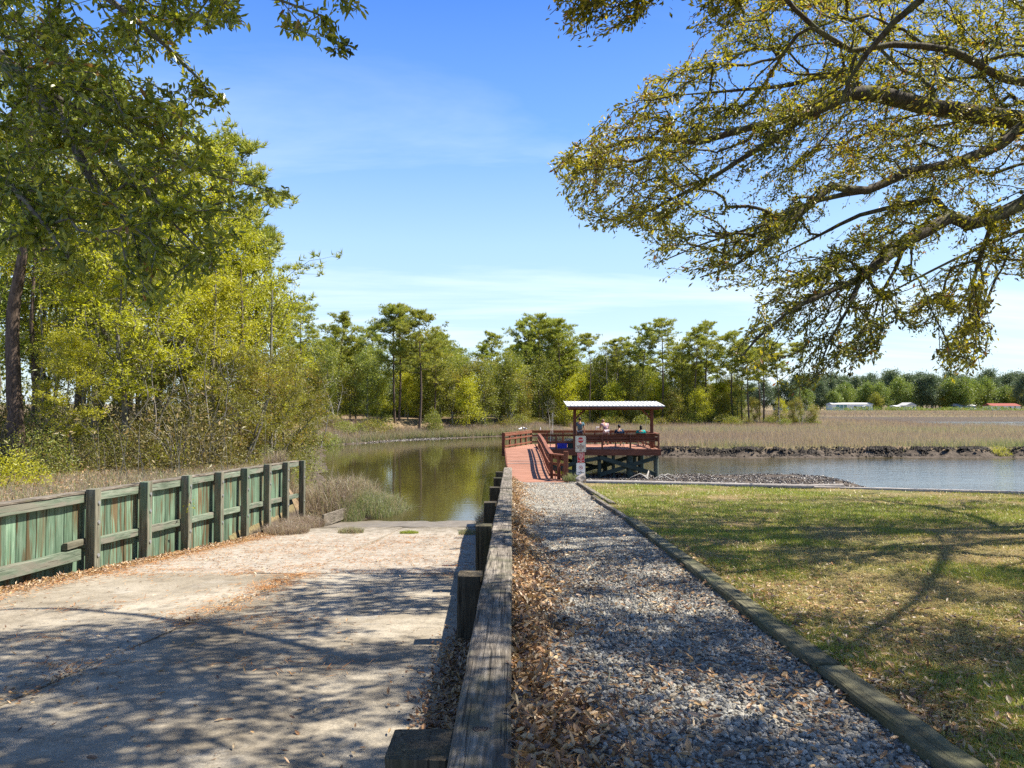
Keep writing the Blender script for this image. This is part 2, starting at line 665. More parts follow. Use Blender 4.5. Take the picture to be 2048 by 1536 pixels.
# ------------------------------------------------------------------ ground materials
def ground_mat():
    t = NT('marsh_and_bank_soil')
    p = t.pos()
    z = t.n('ShaderNodeSeparateXYZ', {0: t.n('ShaderNodeNewGeometry').outputs['Position']}).outputs['Z']
    n1 = t.noise(t.pos((.15, .15, .15)), 1.0, 6, .6)
    n2 = t.noise(p, 2.2, 6, .7)
    n3 = t.noise(p, 14, 3, .6)
    straw = t.ramp(t.math('ADD', t.math('MULTIPLY', n2, .6), t.math('MULTIPLY', n3, .4)),
                   [(.3, (.08, .05, .032)), (.5, (.20, .135, .085)), (.7, (.32, .235, .155))])
    green = t.ramp(n3, [(.3, (.09, .08, .035)), (.7, (.22, .19, .085))])
    top = t.mix(t.ramp(n1, [(.42, 0), (.6, 1)]), straw, green)
    mud = t.ramp(n2, [(.3, (.025, .018, .013)), (.55, (.09, .07, .052)), (.8, (.17, .135, .105))])
    f = t.ramp(t.math('ADD', z, t.math('MULTIPLY', t.math('SUBTRACT', n2, .5), .35)), [(.52, 0), (.64, 1)])
    c = t.mix(f, mud, top)
    b = t.bump(t.math('ADD', n2, t.math('MULTIPLY', n3, .5)), .8, .15)
    return t.finish(c, .9, b, .15)


def lawn_mat():
    t = NT('thin_turf_and_thatch')
    p = t.pos()
    n1 = t.noise(p, .55, 5, .62)
    n2 = t.noise(p, 28, 4, .7)
    n3 = t.noise(p, 5, 4, .6)
    th = t.ramp(n2, [(.3, (.07, .05, .022)), (.5, (.21, .155, .075)), (.72, (.38, .29, .16))])
    gr = t.ramp(n2, [(.3, (.03, .04, .012)), (.55, (.10, .12, .03)), (.75, (.20, .21, .07))])
    c = t.mix(t.ramp(t.math('ADD', t.math('MULTIPLY', n1, .7), t.math('MULTIPLY', n3, .3)), [(.43, 0), (.58, .75)]), th, gr)
    return t.finish(c, .95, t.bump(n2, .9, .03), .1)


def concrete_mat(name, rough_slab=False):
    t = NT(name)
    p = t.pos()
    big = t.noise(t.pos((.5, .35, .5)), 1.3, 6, .62, .4)
    mid = t.noise(p, 4.0, 6, .66)
    fine = t.noise(p, 46, 3, .7)
    agg = t.n('ShaderNodeTexVoronoi', {'Vector': p, 'Scale': 90.0}).outputs['Color']
    aggv = t.n('ShaderNodeSeparateColor', {0: agg}).outputs[0]
    if rough_slab:
        c = t.ramp(mid, [(.3, (.20, .165, .125)), (.5, (.30, .262, .21)), (.72, (.39, .355, .305))])
        c = t.mix(t.ramp(t.noise(t.pos((1, 1.6, 1)), 9, 5, .75, .5), [(.56, 0), (.66, .75)]), c, (.29, .145, .07))
    else:
        c = t.ramp(big, [(.30, (.155, .127, .088)), (.48, (.255, .217, .162)), (.64, (.345, .302, .235))])
        c = t.mix(t.ramp(mid, [(.50, 0), (.66, .6)]), c, (.13, .108, .078))
        c = t.mix(t.ramp(t.noise(t.pos((1, 1, 1)), .9, 5, .7, 1.0), [(.58, 0), (.70, .5)]), c, (.37, .345, .30))
    c = t.mix(.35, c, t.mix(1, c, t.ramp(aggv, [(.1, .55), (.8, 1.35)]), 'MULTIPLY'))
    c = t.mix(.5, c, t.mix(1, c, t.ramp(fine, [(.3, .6), (.7, 1.3)]), 'MULTIPLY'))
    # hairline cracks
    cr = t.n('ShaderNodeTexVoronoi', {'Vector': t.n('ShaderNodeVectorMath', {0: p, 1: t.n('ShaderNodeVectorMath', {0: t.n('ShaderNodeTexNoise', {'Vector': p, 'Scale': 1.7, 'Detail': 4.0}).outputs['Color'], 1: (.9, .9, .9)}, operation='MULTIPLY').outputs[0]}, operation='ADD').outputs[0],
                                      'Scale': .32}, feature='DISTANCE_TO_EDGE').outputs['Distance']
    ck = t.ramp(cr, [(.0, 1), (.004, 0)])
    c = t.mix(t.math('MULTIPLY', ck, .45), c, (.12, .09, .06))
    z = t.n('ShaderNodeSeparateXYZ', {0: t.n('ShaderNodeNewGeometry').outputs['Position']}).outputs['Z']
    wet = t.ramp(t.math('ADD', z, t.math('MULTIPLY', t.math('SUBTRACT', mid, .5), .5)), [(.22, 1), (.52, 0)])
    c = t.mix(t.math('MULTIPLY', wet, .85), c, t.mix(mid, (.06, .052, .036), (.15, .125, .085)))
    tyre = t.ramp(t.noise(t.pos((2.6, .12, 1)), 1.0, 4, .6, .5), [(.54, 0), (.66, 1)])
    c = t.mix(t.math('MULTIPLY', tyre, .38), c, (.14, .12, .095))
    h = t.math('ADD', t.math('MULTIPLY', fine, .6), t.math('MULTIPLY', aggv, .5))
    return t.finish(c, .88, t.bump(h, .5, .012), .25)


def gravel_bed_mat():
    t = NT('gravel_bed')
    p = t.pos()
    v = t.n('ShaderNodeTexVoronoi', {'Vector': p, 'Scale': 38.0})
    g = t.n('ShaderNodeSeparateColor', {0: v.outputs['Color']}).outputs[0]
    c = t.ramp(g, [(.1, (.11, .10, .085)), (.45, (.22, .205, .178)), (.8, (.31, .29, .255))])
    c = t.mix(t.ramp(g, [(.86, 0), (.88, .8)], 'CONSTANT'), c, (.28, .14, .06))
    h = t.ramp(v.outputs['Distance'], [(0, 1), (.6, 0)])
    return t.finish(c, .9, t.bump(h, 1.0, .03), .2)


def water_mat():
    t = NT('tidal_creek_water')
    p = t.pos((.55, 1.6, 1))
    n1 = t.noise(p, 1.1, 4, .55, .3)
    n2 = t.noise(t.pos((1.0, 3.2, 1)), 4.5, 3, .6)
    big = t.ramp(t.noise(t.pos((.03, .06, 1)), 1.0, 3, .5), [(.35, .35), (.65, 1)])
    # wind reaches the open reach on the right, the left arm is nearly still
    x = t.n('ShaderNodeSeparateXYZ', {0: t.n('ShaderNodeNewGeometry').outputs['Position']}).outputs['X']
    wind = t.ramp(t.n('ShaderNodeMapRange', {'Value': x, 'From Min': 2.0, 'From Max': 16.0}).outputs[0], [(0, .09), (1, 1)])
    h = t.math('MULTIPLY', t.math('ADD', n1, t.math('MULTIPLY', n2, .28)), t.math('MULTIPLY', big, wind))
    nb = t.bump(h, .34, .15)
    c = t.ramp(t.noise(t.pos((.12, .12, 1)), 1.0, 3), [(.3, (.034, .028, .011)), (.7, (.056, .046, .019))])
    return t.finish(c, .03, nb, .6, IOR=1.36)


M['ground'] = ground_mat()
M['lawn'] = lawn_mat()
M['concrete'] = concrete_mat('stained_concrete')
M['concrete_rough'] = concrete_mat('worn_aggregate_concrete', True)
M['mud_slab'] = plain('silted_concrete', (.15, .128, .10), .6, .3, nscale=3, namt=.5)
M['gravel_bed'] = gravel_bed_mat()
M['water'] = water_mat()
M['dirt'] = plain('dark_dirt', (.07, .05, .032), .95, .1, nscale=9, namt=.5)
M['litter_soil'] = plain('leaf_mould', (.11, .065, .03), .95, .1, nscale=14, namt=.5)


# ------------------------------------------------------------------ terrain
def x_edge(y):
    return np.interp(y, [10, 26, 30, 40, 55, 70, 78, 84], [-8.15, -8.15, -8.6, -10.6, -14.5, -18.5, -21, -22])


def y_shore(x):
    return np.interp(x, [-300, -60, -30, -22, -20, -14, -1.7, 4, 7, 9.5, 12, 16, 20, 30, 43, 60, 80, 140, 300],
                     [70, 70, 72, 74, 76, 88, 99, 97, 75, 63.5, 60.8, 60.2, 59.6, 60.4, 60, 61, 62, 66, 70])


def chan(x):
    yc = np.interp(x, [45, 60, 86, 92, 104, 300], [117, 119, 121, 140, 152, 158])
    hw = np.interp(x, [48, 62, 84, 90, 98, 300], [0, 1.6, 2.8, 19, 29, 32])
    return yc, hw


def Hfar(x, y):
    x, y = np.asarray(x, float), np.asarray(y, float)
    nz = fbm(x * .22, y * .22, 3, 3) - .5
    wob = (fbm(x * .5, y * .5 + 9, 0, 3) - .5) * 2.4
    dl = x_edge(y) - x
    dl = np.where(y > 86, -50, dl)
    fine = sstep(25.2, 29, y)
    dl = dl + wob * .6 * fine
    df = y - y_shore(x) + wob * 1.1 * sstep(5, 12, x) + wob * .4
    # left near bank behind the fence
    zl_near = 2.62 - .032 * (y - 13) + nz * .15
    zl_near = np.where(dl > -.02, zl_near, -.9)
    zl_far = np.interp(dl, [-6, -1, 0, 1, 3, 7, 14, 60], [-.9, -.3, 0, .22, .9, 1.8, 2.4, 2.7]) + nz * .3 * sstep(0, 4, dl)
    zl = zl_near * (1 - fine) + zl_far * fine
    # far bank: wooded on the left, low marsh on the right
    m = sstep(-2, 7, x)
    zf = np.interp(df, [-6, -1, 0, 1.5, 3.5, 7, 13, 60], [-.9, -.3, 0, .22, .55, .95, 2.3, 3.0]) + nz * .5 * sstep(2, 8, df)
    zm = np.interp(df, [-6, -2.2, -.3, .9, 1.25, 1.7, 4], [-.9, -.35, .02, .16, .58, .74, .78]) + nz * .14 * sstep(1, 4, df)
    zm = zm - .60 * sstep(74, 88, x) * sstep(94, 108, y) * (1 - sstep(200, 230, y))
    wood = sstep(112, 126, y + .0 * x) * (1 - sstep(40, 56, x)) * sstep(0, 6, x)
    zm = zm + wood * .9
    yc, hw = chan(x)
    dc = hw - np.abs(y - yc) + wob * .8
    zm = np.where((hw > .3) & (x > 40), np.minimum(zm, np.interp(-dc, [-3, 0, .8, 1.6], [-.7, 0, .35, .8])), zm)
    z = zf * (1 - m) + zm * m
    z = np.maximum(z, zl)
    # oyster bank in front of the lawn bulkhead
    oy = sstep(-2.5, 0, x) * (1 - sstep(17, 24, x + wob)) * sstep(22, 27, y) * (1 - sstep(44.5, 49, y + np.maximum(0, 6 - x) * .4 + np.maximum(0, x - 12) * .22 + wob))
    z = np.maximum(z, -.9 + 1.02 * np.clip(oy * 1.25, 0, 1) + nz * .30)
    near_r = (1 - sstep(24, 27, y)) * sstep(-.6, -.2, x)
    z = np.where((y < 27) & (x > -.3), np.maximum(z, -.25 + .4 * near_r), z)
    # reed bank at the foot of the ramp, left of the slab
    rb = np.exp(-(((x + 6.6) / 2.0) ** 2)) * sstep(26, 28, y) * (1 - sstep(31.5, 34.5, y))
    z = np.maximum(z, -.9 + 1.25 * rb)
    rb2 = np.exp(-(((x + .9) / .5) ** 2)) * sstep(21, 23, y) * (1 - sstep(26, 29, y))
    z = np.maximum(z, -.9 + 1.15 * rb2)
    return z


def axis_steps(a, b, fn):
    out = [a]
    while out[-1] < b:
        out.append(out[-1] + fn(out[-1]))
    return np.array(out)


def sheet(name, xs, ys, zf, mats, parent=None, smooth=True, skip=None):
    X, Y = np.meshgrid(xs, ys)
    Z = zf(X, Y)
    nx, ny = len(xs), len(ys)
    i = np.arange(ny - 1)[:, None] * nx + np.arange(nx - 1)[None]
    f = np.stack([i, i + 1, i + nx + 1, i + nx], -1).reshape(-1, 4)
    if skip is not None:
        cx = (X[:-1, :-1] + X[1:, 1:]).ravel() / 2
        cy = (Y[:-1, :-1] + Y[1:, 1:]).ravel() / 2
        f = f[~skip(cx, cy)]
    mb = MB().add(np.stack([X, Y, Z], -1).reshape(-1, 3), f)
    return mb.obj(name, mats, parent, smooth)


xs = np.concatenate([-axis_steps(30, 3500, lambda v: .9 * (v / 30) ** 1.25)[::-1], axis_steps(-29.2, 46, lambda v: .8), axis_steps(47, 3500, lambda v: .8 * (v / 46) ** 1.3)])
ys = np.concatenate([axis_steps(9.0, 57, lambda v: .8), axis_steps(57.4, 65, lambda v: .36), axis_steps(66, 130, lambda v: .8), axis_steps(131, 4500, lambda v: 1.0 * (v / 130) ** 1.35)])
# the sheet is not needed under the ramp and the lawn
gobj = sheet('ground', xs, ys, Hfar, M['ground'], None, True,
             lambda x, y: ((y < 20.5) & (x > -8.0)) | ((x > -7.9) & (x < -.2) & (y < 24)))
tag(gobj, kind='structure')

wb = MB()
wb.add([(-3500, 20.5, 0), (3500, 20.5, 0), (3500, 4500, 0), (-3500, 4500, 0)], [(0, 1, 2, 3)])
wobj = wb.obj('water', M['water'])
tag(wobj, kind='structure')


def zramp(y):
    return np.where(np.asarray(y) > 20, .68 - .0907 * (np.asarray(y) - 20), CZ - (1.62 + .11 * np.asarray(y)))


def zpath(y):
    return 2.84 - .045 * np.minimum(y, 25.0)


# boat ramp: four slabs with open joints over dirt
ramp = bpy.data.objects.new('boat_ramp', None)
COL.objects.link(ramp)
tag(ramp, kind='structure')


def slab(x0, x1, y0, y1, mat, seed):
    xs_ = np.linspace(x0, x1, max(3, int((x1 - x0) / .16)))
    ys_ = np.linspace(y0, y1, max(3, int((y1 - y0) / .16)))

    def zf(X, Y):
        e = np.minimum(np.minimum(X - x0, x1 - X), np.minimum(Y - y0, y1 - Y))
        return zramp(Y) + (fbm(X * 1.3 + seed, Y * 1.3, 0, 3) - .5) * (.03 if seed < 200 else .07) - .012 * (e < .02)
    o = sheet('slab', xs_, ys_, zf, mat, ramp)
    mb = MB()
    for a, b in (((x0, y0), (x1, y0)), ((x1, y0), (x1, y1)), ((x1, y1), (x0, y1)), ((x0, y1), (x0, y0))):
        mb.add([(a[0], a[1], zramp(a[1]) - .012), (b[0], b[1], zramp(b[1]) - .012), (b[0], b[1], zramp(b[1]) - .15), (a[0], a[1], zramp(a[1]) - .15)], [(0, 3, 2, 1)])
    mb.obj('slab_edge', mat, o)
    return o


slab(-7.72, -3.775, -6, 12.92, M['concrete'], 0)
slab(-3.74, -.34, -6, 12.88, M['concrete'], 50)
slab(-7.72, -3.77, 12.97, 24.69, M['concrete_rough'], 100)
slab(-3.745, -.34, 12.93, 24.69, M['concrete_rough'], 150)
slab(-7.6, -.5, 24.72, 31, M['mud_slab'], 200)
o = sheet('ramp_bed', np.linspace(-8.1, -.3, 30), np.linspace(-6, 30, 120), lambda X, Y: zramp(Y) - .045 + (fbm(X * 3, Y * 3) - .5) * .03, M['dirt'], ramp)

# gravel path
path = sheet('gravel_path', np.linspace(-.02, 2.30, 30), np.linspace(-6, 25.6, 260),
             lambda X, Y: zpath(Y) - .02 + (fbm(X * 2.2, Y * 2.2) - .5) * .05 + .10 * np.exp(-(X / .28) ** 2), M['gravel_bed'])
tag(path, kind='structure')

# lawn, up to the bulkhead
SH = [(2.35, 24.9), (4.4, 24.35), (7.2, 23.3), (10.2, 22.2), (14.6, 20.4), (22, 18.2), (34, 14.5), (60, 4)]


def y_bulk(x):
    return np.interp(x, [p[0] for p in SH], [p[1] for p in SH])


def zlawn(x, y):
    return zpath(y) + .02 + (fbm(x * .35, y * .35, 5, 3) - .5) * .10 + (fbm(x * 2, y * 2, 5, 2) - .5) * .03


_xs = axis_steps(2.27, 60, lambda v: .18 + max(0, v - 16) * .05)
_t = np.linspace(0, 1, 150)
Xg, Tg = np.meshgrid(_xs, _t)
Yg = -8 + (y_bulk(Xg) + 8 - .1) * Tg ** .85
Zg = zlawn(Xg, Yg)
nx = len(_xs)
ii = np.arange(len(_t) - 1)[:, None] * nx + np.arange(nx - 1)[None]
lawn = MB().add(np.stack([Xg, Yg, Zg], -1).reshape(-1, 3), np.stack([ii, ii + 1, ii + nx + 1, ii + nx], -1).reshape(-1, 4)).obj('lawn', M['lawn'], None, True)
tag(lawn, kind='structure')

# ------------------------------------------------------------------ gravel, fallen leaves, grass
M['stone'] = None
t = NT('crushed_limestone')
c = t.ramp(t.attr(), [(0, (.065, .060, .050)), (.3, (.175, .163, .138)), (.6, (.31, .288, .242)), (1, (.46, .43, .365))])
n_ = t.noise(t.pos(), 60, 4, .7)
c = t.mix(1, c, t.ramp(n_, [(.3, .6), (.7, 1.25)]), 'MULTIPLY')
M['stone'] = t.finish(c, .9, t.bump(n_, .6, .01), .2)

# a few irregular stones
PHI = (1 + 5 ** .5) / 2
ICO = np.array([(-1, PHI, 0), (1, PHI, 0), (-1, -PHI, 0), (1, -PHI, 0), (0, -1, PHI), (0, 1, PHI), (0, -1, -PHI), (0, 1, -PHI), (PHI, 0, -1), (PHI, 0, 1), (-PHI, 0, -1), (-PHI, 0, 1)]) / 1.9
ICOF = [(0, 11, 5), (0, 5, 1), (0, 1, 7), (0, 7, 10), (0, 10, 11), (1, 5, 9), (5, 11, 4), (11, 10, 2), (10, 7, 6), (7, 1, 8), (3, 9, 4), (3, 4, 2), (3, 2, 6), (3, 6, 8), (3, 8, 9), (4, 9, 5), (2, 4, 11), (6, 2, 10), (8, 6, 7), (9, 8, 1)]


def stone_tmpl(k):
    r = np.random.default_rng(100 + k)
    v = ICO * (1 + r.uniform(-.28, .28, (12, 1))) * np.array((1, .8, .62)) * r.uniform(.85, 1.15, 3)
    return v * .5


OCT = np.array([(1, 0, 0), (0, 1, 0), (-1, 0, 0), (0, -1, 0), (0, 0, 1)]) * .5
OCTF = [(0, 1, 4), (1, 2, 4), (2, 3, 4), (3, 0, 4)]


def scatter_y(n, y0, y1, p=1.0):
    """depths, denser near the camera (density falls as y**-p)"""
    u = rng.random(n)
    if abs(p - 1) < 1e-6:
        return y0 * (y1 / y0) ** u
    q = 1 - p
    return (y0 ** q + u * (y1 ** q - y0 ** q)) ** (1 / q)


def zpath_s(x, y):
    return zpath(y) - .02 + (fbm(x * 2.2, y * 2.2) - .5) * .05 + .10 * np.exp(-(x / .28) ** 2)


def gravel():
    mb = MB()
    n = 27000
    y = scatter_y(n, 3.1, 11.0, 1.0)
    x = rng.uniform(.03, 2.15, n)
    keep = rng.random(n) < np.clip(.10 + x / .9, 0, 1) * (.35 + .65 * sstep(.36, .56, fbm(x * 1.7, y * 1.1, 3, 3)))
    x, y = x[keep], y[keep]
    sz = .013 + .028 * rng.random(len(x)) ** 2.4 + .0013 * y
    tint = np.clip(rng.normal(.62, .25, len(x)), 0, 1)
    z = zpath_s(x, y) + sz * .20
    big = np.argsort(-(sz / y))[:300]
    isb = np.zeros(len(x), bool)
    isb[big] = True
    tm = [stone_tmpl(k) for k in range(6)]
    pick = rng.integers(0, 6, len(x))
    for k in range(6):
        m = (pick == k) & ~isb & (y > 5.8)
        stamp(mb, OCT * np.random.default_rng(k).uniform(.75, 1.3, (5, 1)), OCTF, np.stack([x, y, z - sz * .15], -1)[m], frames(rand_dirs(m.sum()) * (1, 1, .3), rand_dirs(m.sum()) * .5 + (0, 0, 1)), sz[m] * 1.1, tint[m])
        m = (pick == k) & ~isb & (y <= 5.8)
        stamp(mb, tm[k], ICOF, np.stack([x, y, z], -1)[m], frames(rand_dirs(m.sum()) * (1, 1, .25), rand_dirs(m.sum()) * .35 + (0, 0, 1)), sz[m], tint[m])
    n = 16000
    y2 = scatter_y(n, 10.5, 25.4, 1.0)
    x2 = rng.uniform(.05, 2.20, n)
    s2 = (.03 + .02 * rng.random(n)) * (y2 / 10) ** .35
    stamp(mb, OCT * (1, .8, .7), OCTF, np.stack([x2, y2, zpath_s(x2, y2)], -1), frames(rand_dirs(n) * (1, 1, .1), np.tile((0, 0, 1.), (n, 1))), s2, np.clip(rng.normal(.66, .24, n), 0, 1))
    g = mb.obj('gravel', M['stone'], path)
    tag(g, kind='stuff')
    # the largest stones one by one
    meshes = []
    for k in range(6):
        for tv in (.35, .6, .8):
            meshes.append(MB().add(tm[k], ICOF, tv).mesh('stone', M['stone']))
    for i in big:
        o = link('stone', meshes[random.randrange(18)], path, (x[i], y[i], z[i] + .004), (random.uniform(0, 6), random.uniform(0, 6), random.uniform(0, 6)))
        o.scale = (sz[i],) * 3


gravel()

M['dead_leaf'] = leaf_mat('dry_oak_leaves', [(0, (.08, .04, .022)), (.22, (.17, .09, .042)), (.45, (.35, .18, .07)), (.68, (.46, .28, .115)), (.88, (.45, .34, .20)), (1, (.26, .18, .14))], .22, .05, .5)
CURL = ([(0, 0, 0), (.25, -.16, .07), (.7, -.17, .05), (1, 0, .10), (.7, .17, .08), (.25, .15, .04), (.45, 0, -.04)],
        [(0, 1, 6), (1, 2, 6), (2, 3, 6), (3, 4, 6), (4, 5, 6), (5, 0, 6)])
CURL2 = ([(0, 0, .03), (.3, -.12, .12), (.75, -.13, .10), (1, 0, .02), (.7, .16, .03), (.3, .15, .0), (.5, 0, 0)], CURL[1])


def dead_leaves():
    sets = []
    # pile along the cap timber, thinning across the path
    n = 9500
    y = scatter_y(n, 3.0, 25.2, 1.1)
    x = np.abs(rng.normal(0, 1, n)) * (.13 + .22 * sstep(.38, .62, fbm(y * .8, 1.5))) + .01
    lift = np.clip(.12 - x * .22, 0, .12) * rng.random(n) * np.clip(fbm(x * 2, y * 1.3, 4) * 2.2, .3, 1.6)
    sets.append((x, y, zpath_s(x, y) + .015 + lift, .058, .8))
    n = 4800
    y = scatter_y(n, 3.1, 25, 1.1)
    x = rng.uniform(.2, 2.25, n)
    k = rng.random(n) < .35 + .65 * sstep(.40, .62, fbm(x * 1.2, y * .8, 9))
    x, y = x[k], y[k]
    sets.append((x, y, zpath_s(x, y) + .036, .055, .45))
    # on the lawn
    n = 9000
    y = scatter_y(n, 3.4, 24, 1.1)
    x = 2.36 + rng.random(n) ** 1.5 * (.76 * y - 1.5).clip(.3)
    k = (y < y_bulk(x) - .2) & (rng.random(n) < .25 + sstep(.42, .62, fbm(x * .6, y * .6, 2)))
    x, y = x[k], y[k]
    sets.append((x, y, zlawn(x, y) + .022, .05, .5))
    # on the ramp: sparse, thick beside the wall and along the fence
    n = 900
    y = scatter_y(n, 3.9, 21, 1.1)
    x = rng.uniform(-7.6, -.5, n)
    sets.append((x, y, zramp(y) + .012, .05, .4))
    n = 5200
    y = np.concatenate([rng.normal(6.3, .9, 2100), rng.normal(4.6, .5, 900), rng.uniform(4, 22, 2200)])
    x = -.36 - np.abs(rng.normal(0, .14, n))
    sets.append((x, y, zramp(y) + .012 + .02 * rng.random(n), .05, .5))
    n = 8000
    y = rng.uniform(8, 23, n)
    x = -7.62 + np.abs(rng.normal(0, .22, n)) - .12
    sets.append((x, y, zramp(y) + .012 + .03 * rng.random(n), .055, .5))
    n = 2600
    y = rng.uniform(13, 22, n)
    x = rng.uniform(-7.6, -.5, n)
    k = rng.random(n) < sstep(.46, .6, fbm(x * .9, y * 1.4, 7)) + .12
    x, y = x[k], y[k]
    sets.append((x, y, zramp(y) + .012, .05, .4))
    # joint in the ramp
    n = 900
    y = rng.uniform(5, 13, n)
    y = y[rng.random(n) < .25 + sstep(.5, .65, fbm(y * .9, 3))]
    x = -3.757 + rng.normal(0, .05, len(y)) * (1 + 2 * sstep(.5, .7, fbm(y * .9, 3)))
    sets.append((x, y, zramp(y) + .012, .045, .4))
    # floor of the left bank behind the fence
    n = 7000
    y = rng.uniform(9, 26, n)
    x = -8.25 - rng.random(n) ** 1.3 * 7
    sets.append((x, y, 2.62 - .032 * (y - 13) + .05, .07, .5))
    X = np.concatenate([s[0] for s in sets]); Y = np.concatenate([s[1] for s in sets]); Z = np.concatenate([s[2] for s in sets])
    L_ = np.concatenate([np.full(len(s[0]), s[3]) for s in sets]) * rng.uniform(.6, 1.35, len(X)) * (1 + .012 * Y)
    tilt = np.concatenate([np.full(len(s[0]), s[4]) for s in sets])
    tint = rng.random(len(X))
    d = rand_dirs(len(X)) * np.stack([np.ones(len(X)), np.ones(len(X)), tilt * .6], -1)
    nr = rand_dirs(len(X)) * tilt[:, None] + (0, 0, 1)
    Fr = frames(d, nr)
    pos = np.stack([X, Y, Z], -1)
    onpath = (X > 0) & (X < 2.3)
    score = np.where(onpath, L_ / Y, 0)
    big = np.argsort(-score)[:300]
    isb = np.zeros(len(X), bool)
    isb[big] = True
    mb = MB()
    pick = rng.random(len(X)) < .5
    w = np.stack([L_, L_ * rng.uniform(.8, 1.25, len(X)), L_], -1)
    fr_ = Y > 8.5
    m = fr_ & ~isb
    stamp(mb, LEAF2[0], LEAF2[1], pos[m], Fr[m], w[m] * (1, .9, 2.0), tint[m])
    isb |= fr_
    for m, T in ((pick & ~isb, CURL), (~pick & ~isb, CURL2)):
        stamp(mb, T[0], T[1], pos[m], Fr[m], w[m], tint[m])
    o = mb.obj('fallen_leaves', M['dead_leaf'])
    tag(o, 'brown curled oak leaves fallen over path, lawn and ramp', 'leaves', kind='stuff')
    meshes = [MB().add(T[0], T[1], tv).mesh('leaf', M['dead_leaf']) for T in (CURL, CURL2) for tv in np.linspace(.05, .97, 9)]
    for i in big:
        R = Matrix([list(r) for r in Fr[i]]).to_4x4()
        o = link('leaf', meshes[random.randrange(len(meshes))], path)
        o.matrix_world = Matrix.Translation(pos[i]) @ R @ Matrix.Diagonal((*w[i], 1))


dead_leaves()

# pine straw on the ramp
M['straw'] = leaf_mat('orange_pine_straw', [(0, (.30, .12, .04)), (.5, (.50, .24, .08)), (1, (.55, .36, .18))], .1, .03)
NEEDLE = ([(0, -.02, 0), (.5, .0, .03), (1, .02, 0), (.5, .05, .01)], [(0, 1, 2), (0, 2, 3)])


def pine_straw():
    xs_, ys_, = [], []
    for k in range(110):
        far = random.random() < .75
        cy = random.uniform(12.5, 21) if far else random.uniform(6, 13)
        cx = random.uniform(-7.5, -.8)
        if random.random() < .25:
            cx, cy = -3.757, random.uniform(8, 13)
        m = random.randint(10, 60)
        s_ = random.uniform(.05, .28)
        xs_.append(rng.normal(cx, s_ * 1.5, m)); ys_.append(rng.normal(cy, s_ * .8, m))
    xs_.append(rng.uniform(-7.6, -.5, 2600)); ys_.append(rng.uniform(12.8, 21.5, 2600))
    xs_.append(-7.5 + np.abs(rng.normal(0, .3, 2500))); ys_.append(rng.uniform(8, 22, 2500))
    x, y = np.concatenate(xs_), np.concatenate(ys_)
    k = (x > -7.65) & (x < -.45)
    x, y = x[k], y[k]
    n = len(x)
    mb = MB()
    stamp(mb, NEEDLE[0], NEEDLE[1], np.stack([x, y, zramp(y) + .012 + .012 * rng.random(n)], -1), frames(rand_dirs(n) * (1, 1, .05), np.tile((0, 0, 1.), (n, 1))),
          np.stack([rng.uniform(.08, .18, n), rng.uniform(.10, .2, n), np.full(n, .1)], -1), rng.random(n))
    tag(mb.obj('pine_straw', M['straw']), 'orange pine straw drifted over the concrete boat ramp', 'pine straw', kind='stuff')


pine_straw()

M['grass'] = leaf_mat('turf_blades', [(0, (.48, .37, .18)), (.3, (.42, .34, .12)), (.5, (.33, .32, .06)), (.75, (.21, .25, .03)), (1, (.28, .33, .045))], .35, .04)


def blades(mb, x, y, z, h, w, lean, tint, two=False, tipd=0.0):
    n = len(x)
    a = rng.uniform(0, 2 * PI, n)
    la = rng.uniform(0, 2 * PI, n)
    sx, sy = np.cos(a) * w / 2, np.sin(a) * w / 2
    lx, ly = np.cos(la) * lean * h, np.sin(la) * lean * h
    b0 = np.stack([x - sx, y - sy, z], -1)
    b1 = np.stack([x + sx, y + sy, z], -1)
    tip = np.stack([x + lx, y + ly, z + h * np.sqrt(np.clip(1 - lean ** 2 * .5, .2, 1))], -1)
    if two:
        m0 = np.stack([x - sx * .7 + lx * .35, y - sy * .7 + ly * .35, z + h * .62], -1)
        m1 = np.stack([x + sx * .7 + lx * .35, y + sy * .7 + ly * .35, z + h * .62], -1)
        tip = np.stack([x + lx * 1.2, y + ly * 1.2, z + h * np.clip(1 - lean * .45, .4, 1)], -1)
        v = np.stack([b0, b1, m1, m0, tip], 1).reshape(-1, 3)
        o_ = (np.arange(n) * 5)[:, None]
        mb.add(v, np.concatenate([o_ + np.array([[0, 1, 2]]), o_ + np.array([[0, 2, 3]]), o_ + np.array([[3, 2, 4]])]), np.repeat(tint, 5))
    else:
        v = np.stack([b0, b1, tip], 1).reshape(-1, 3)
        tt = np.repeat(tint, 3)
        tt[2::3] -= tipd
        mb.add(v, np.arange(n)[:, None] * 3 + np.array([[0, 1, 2]]), np.clip(tt, 0, 1))


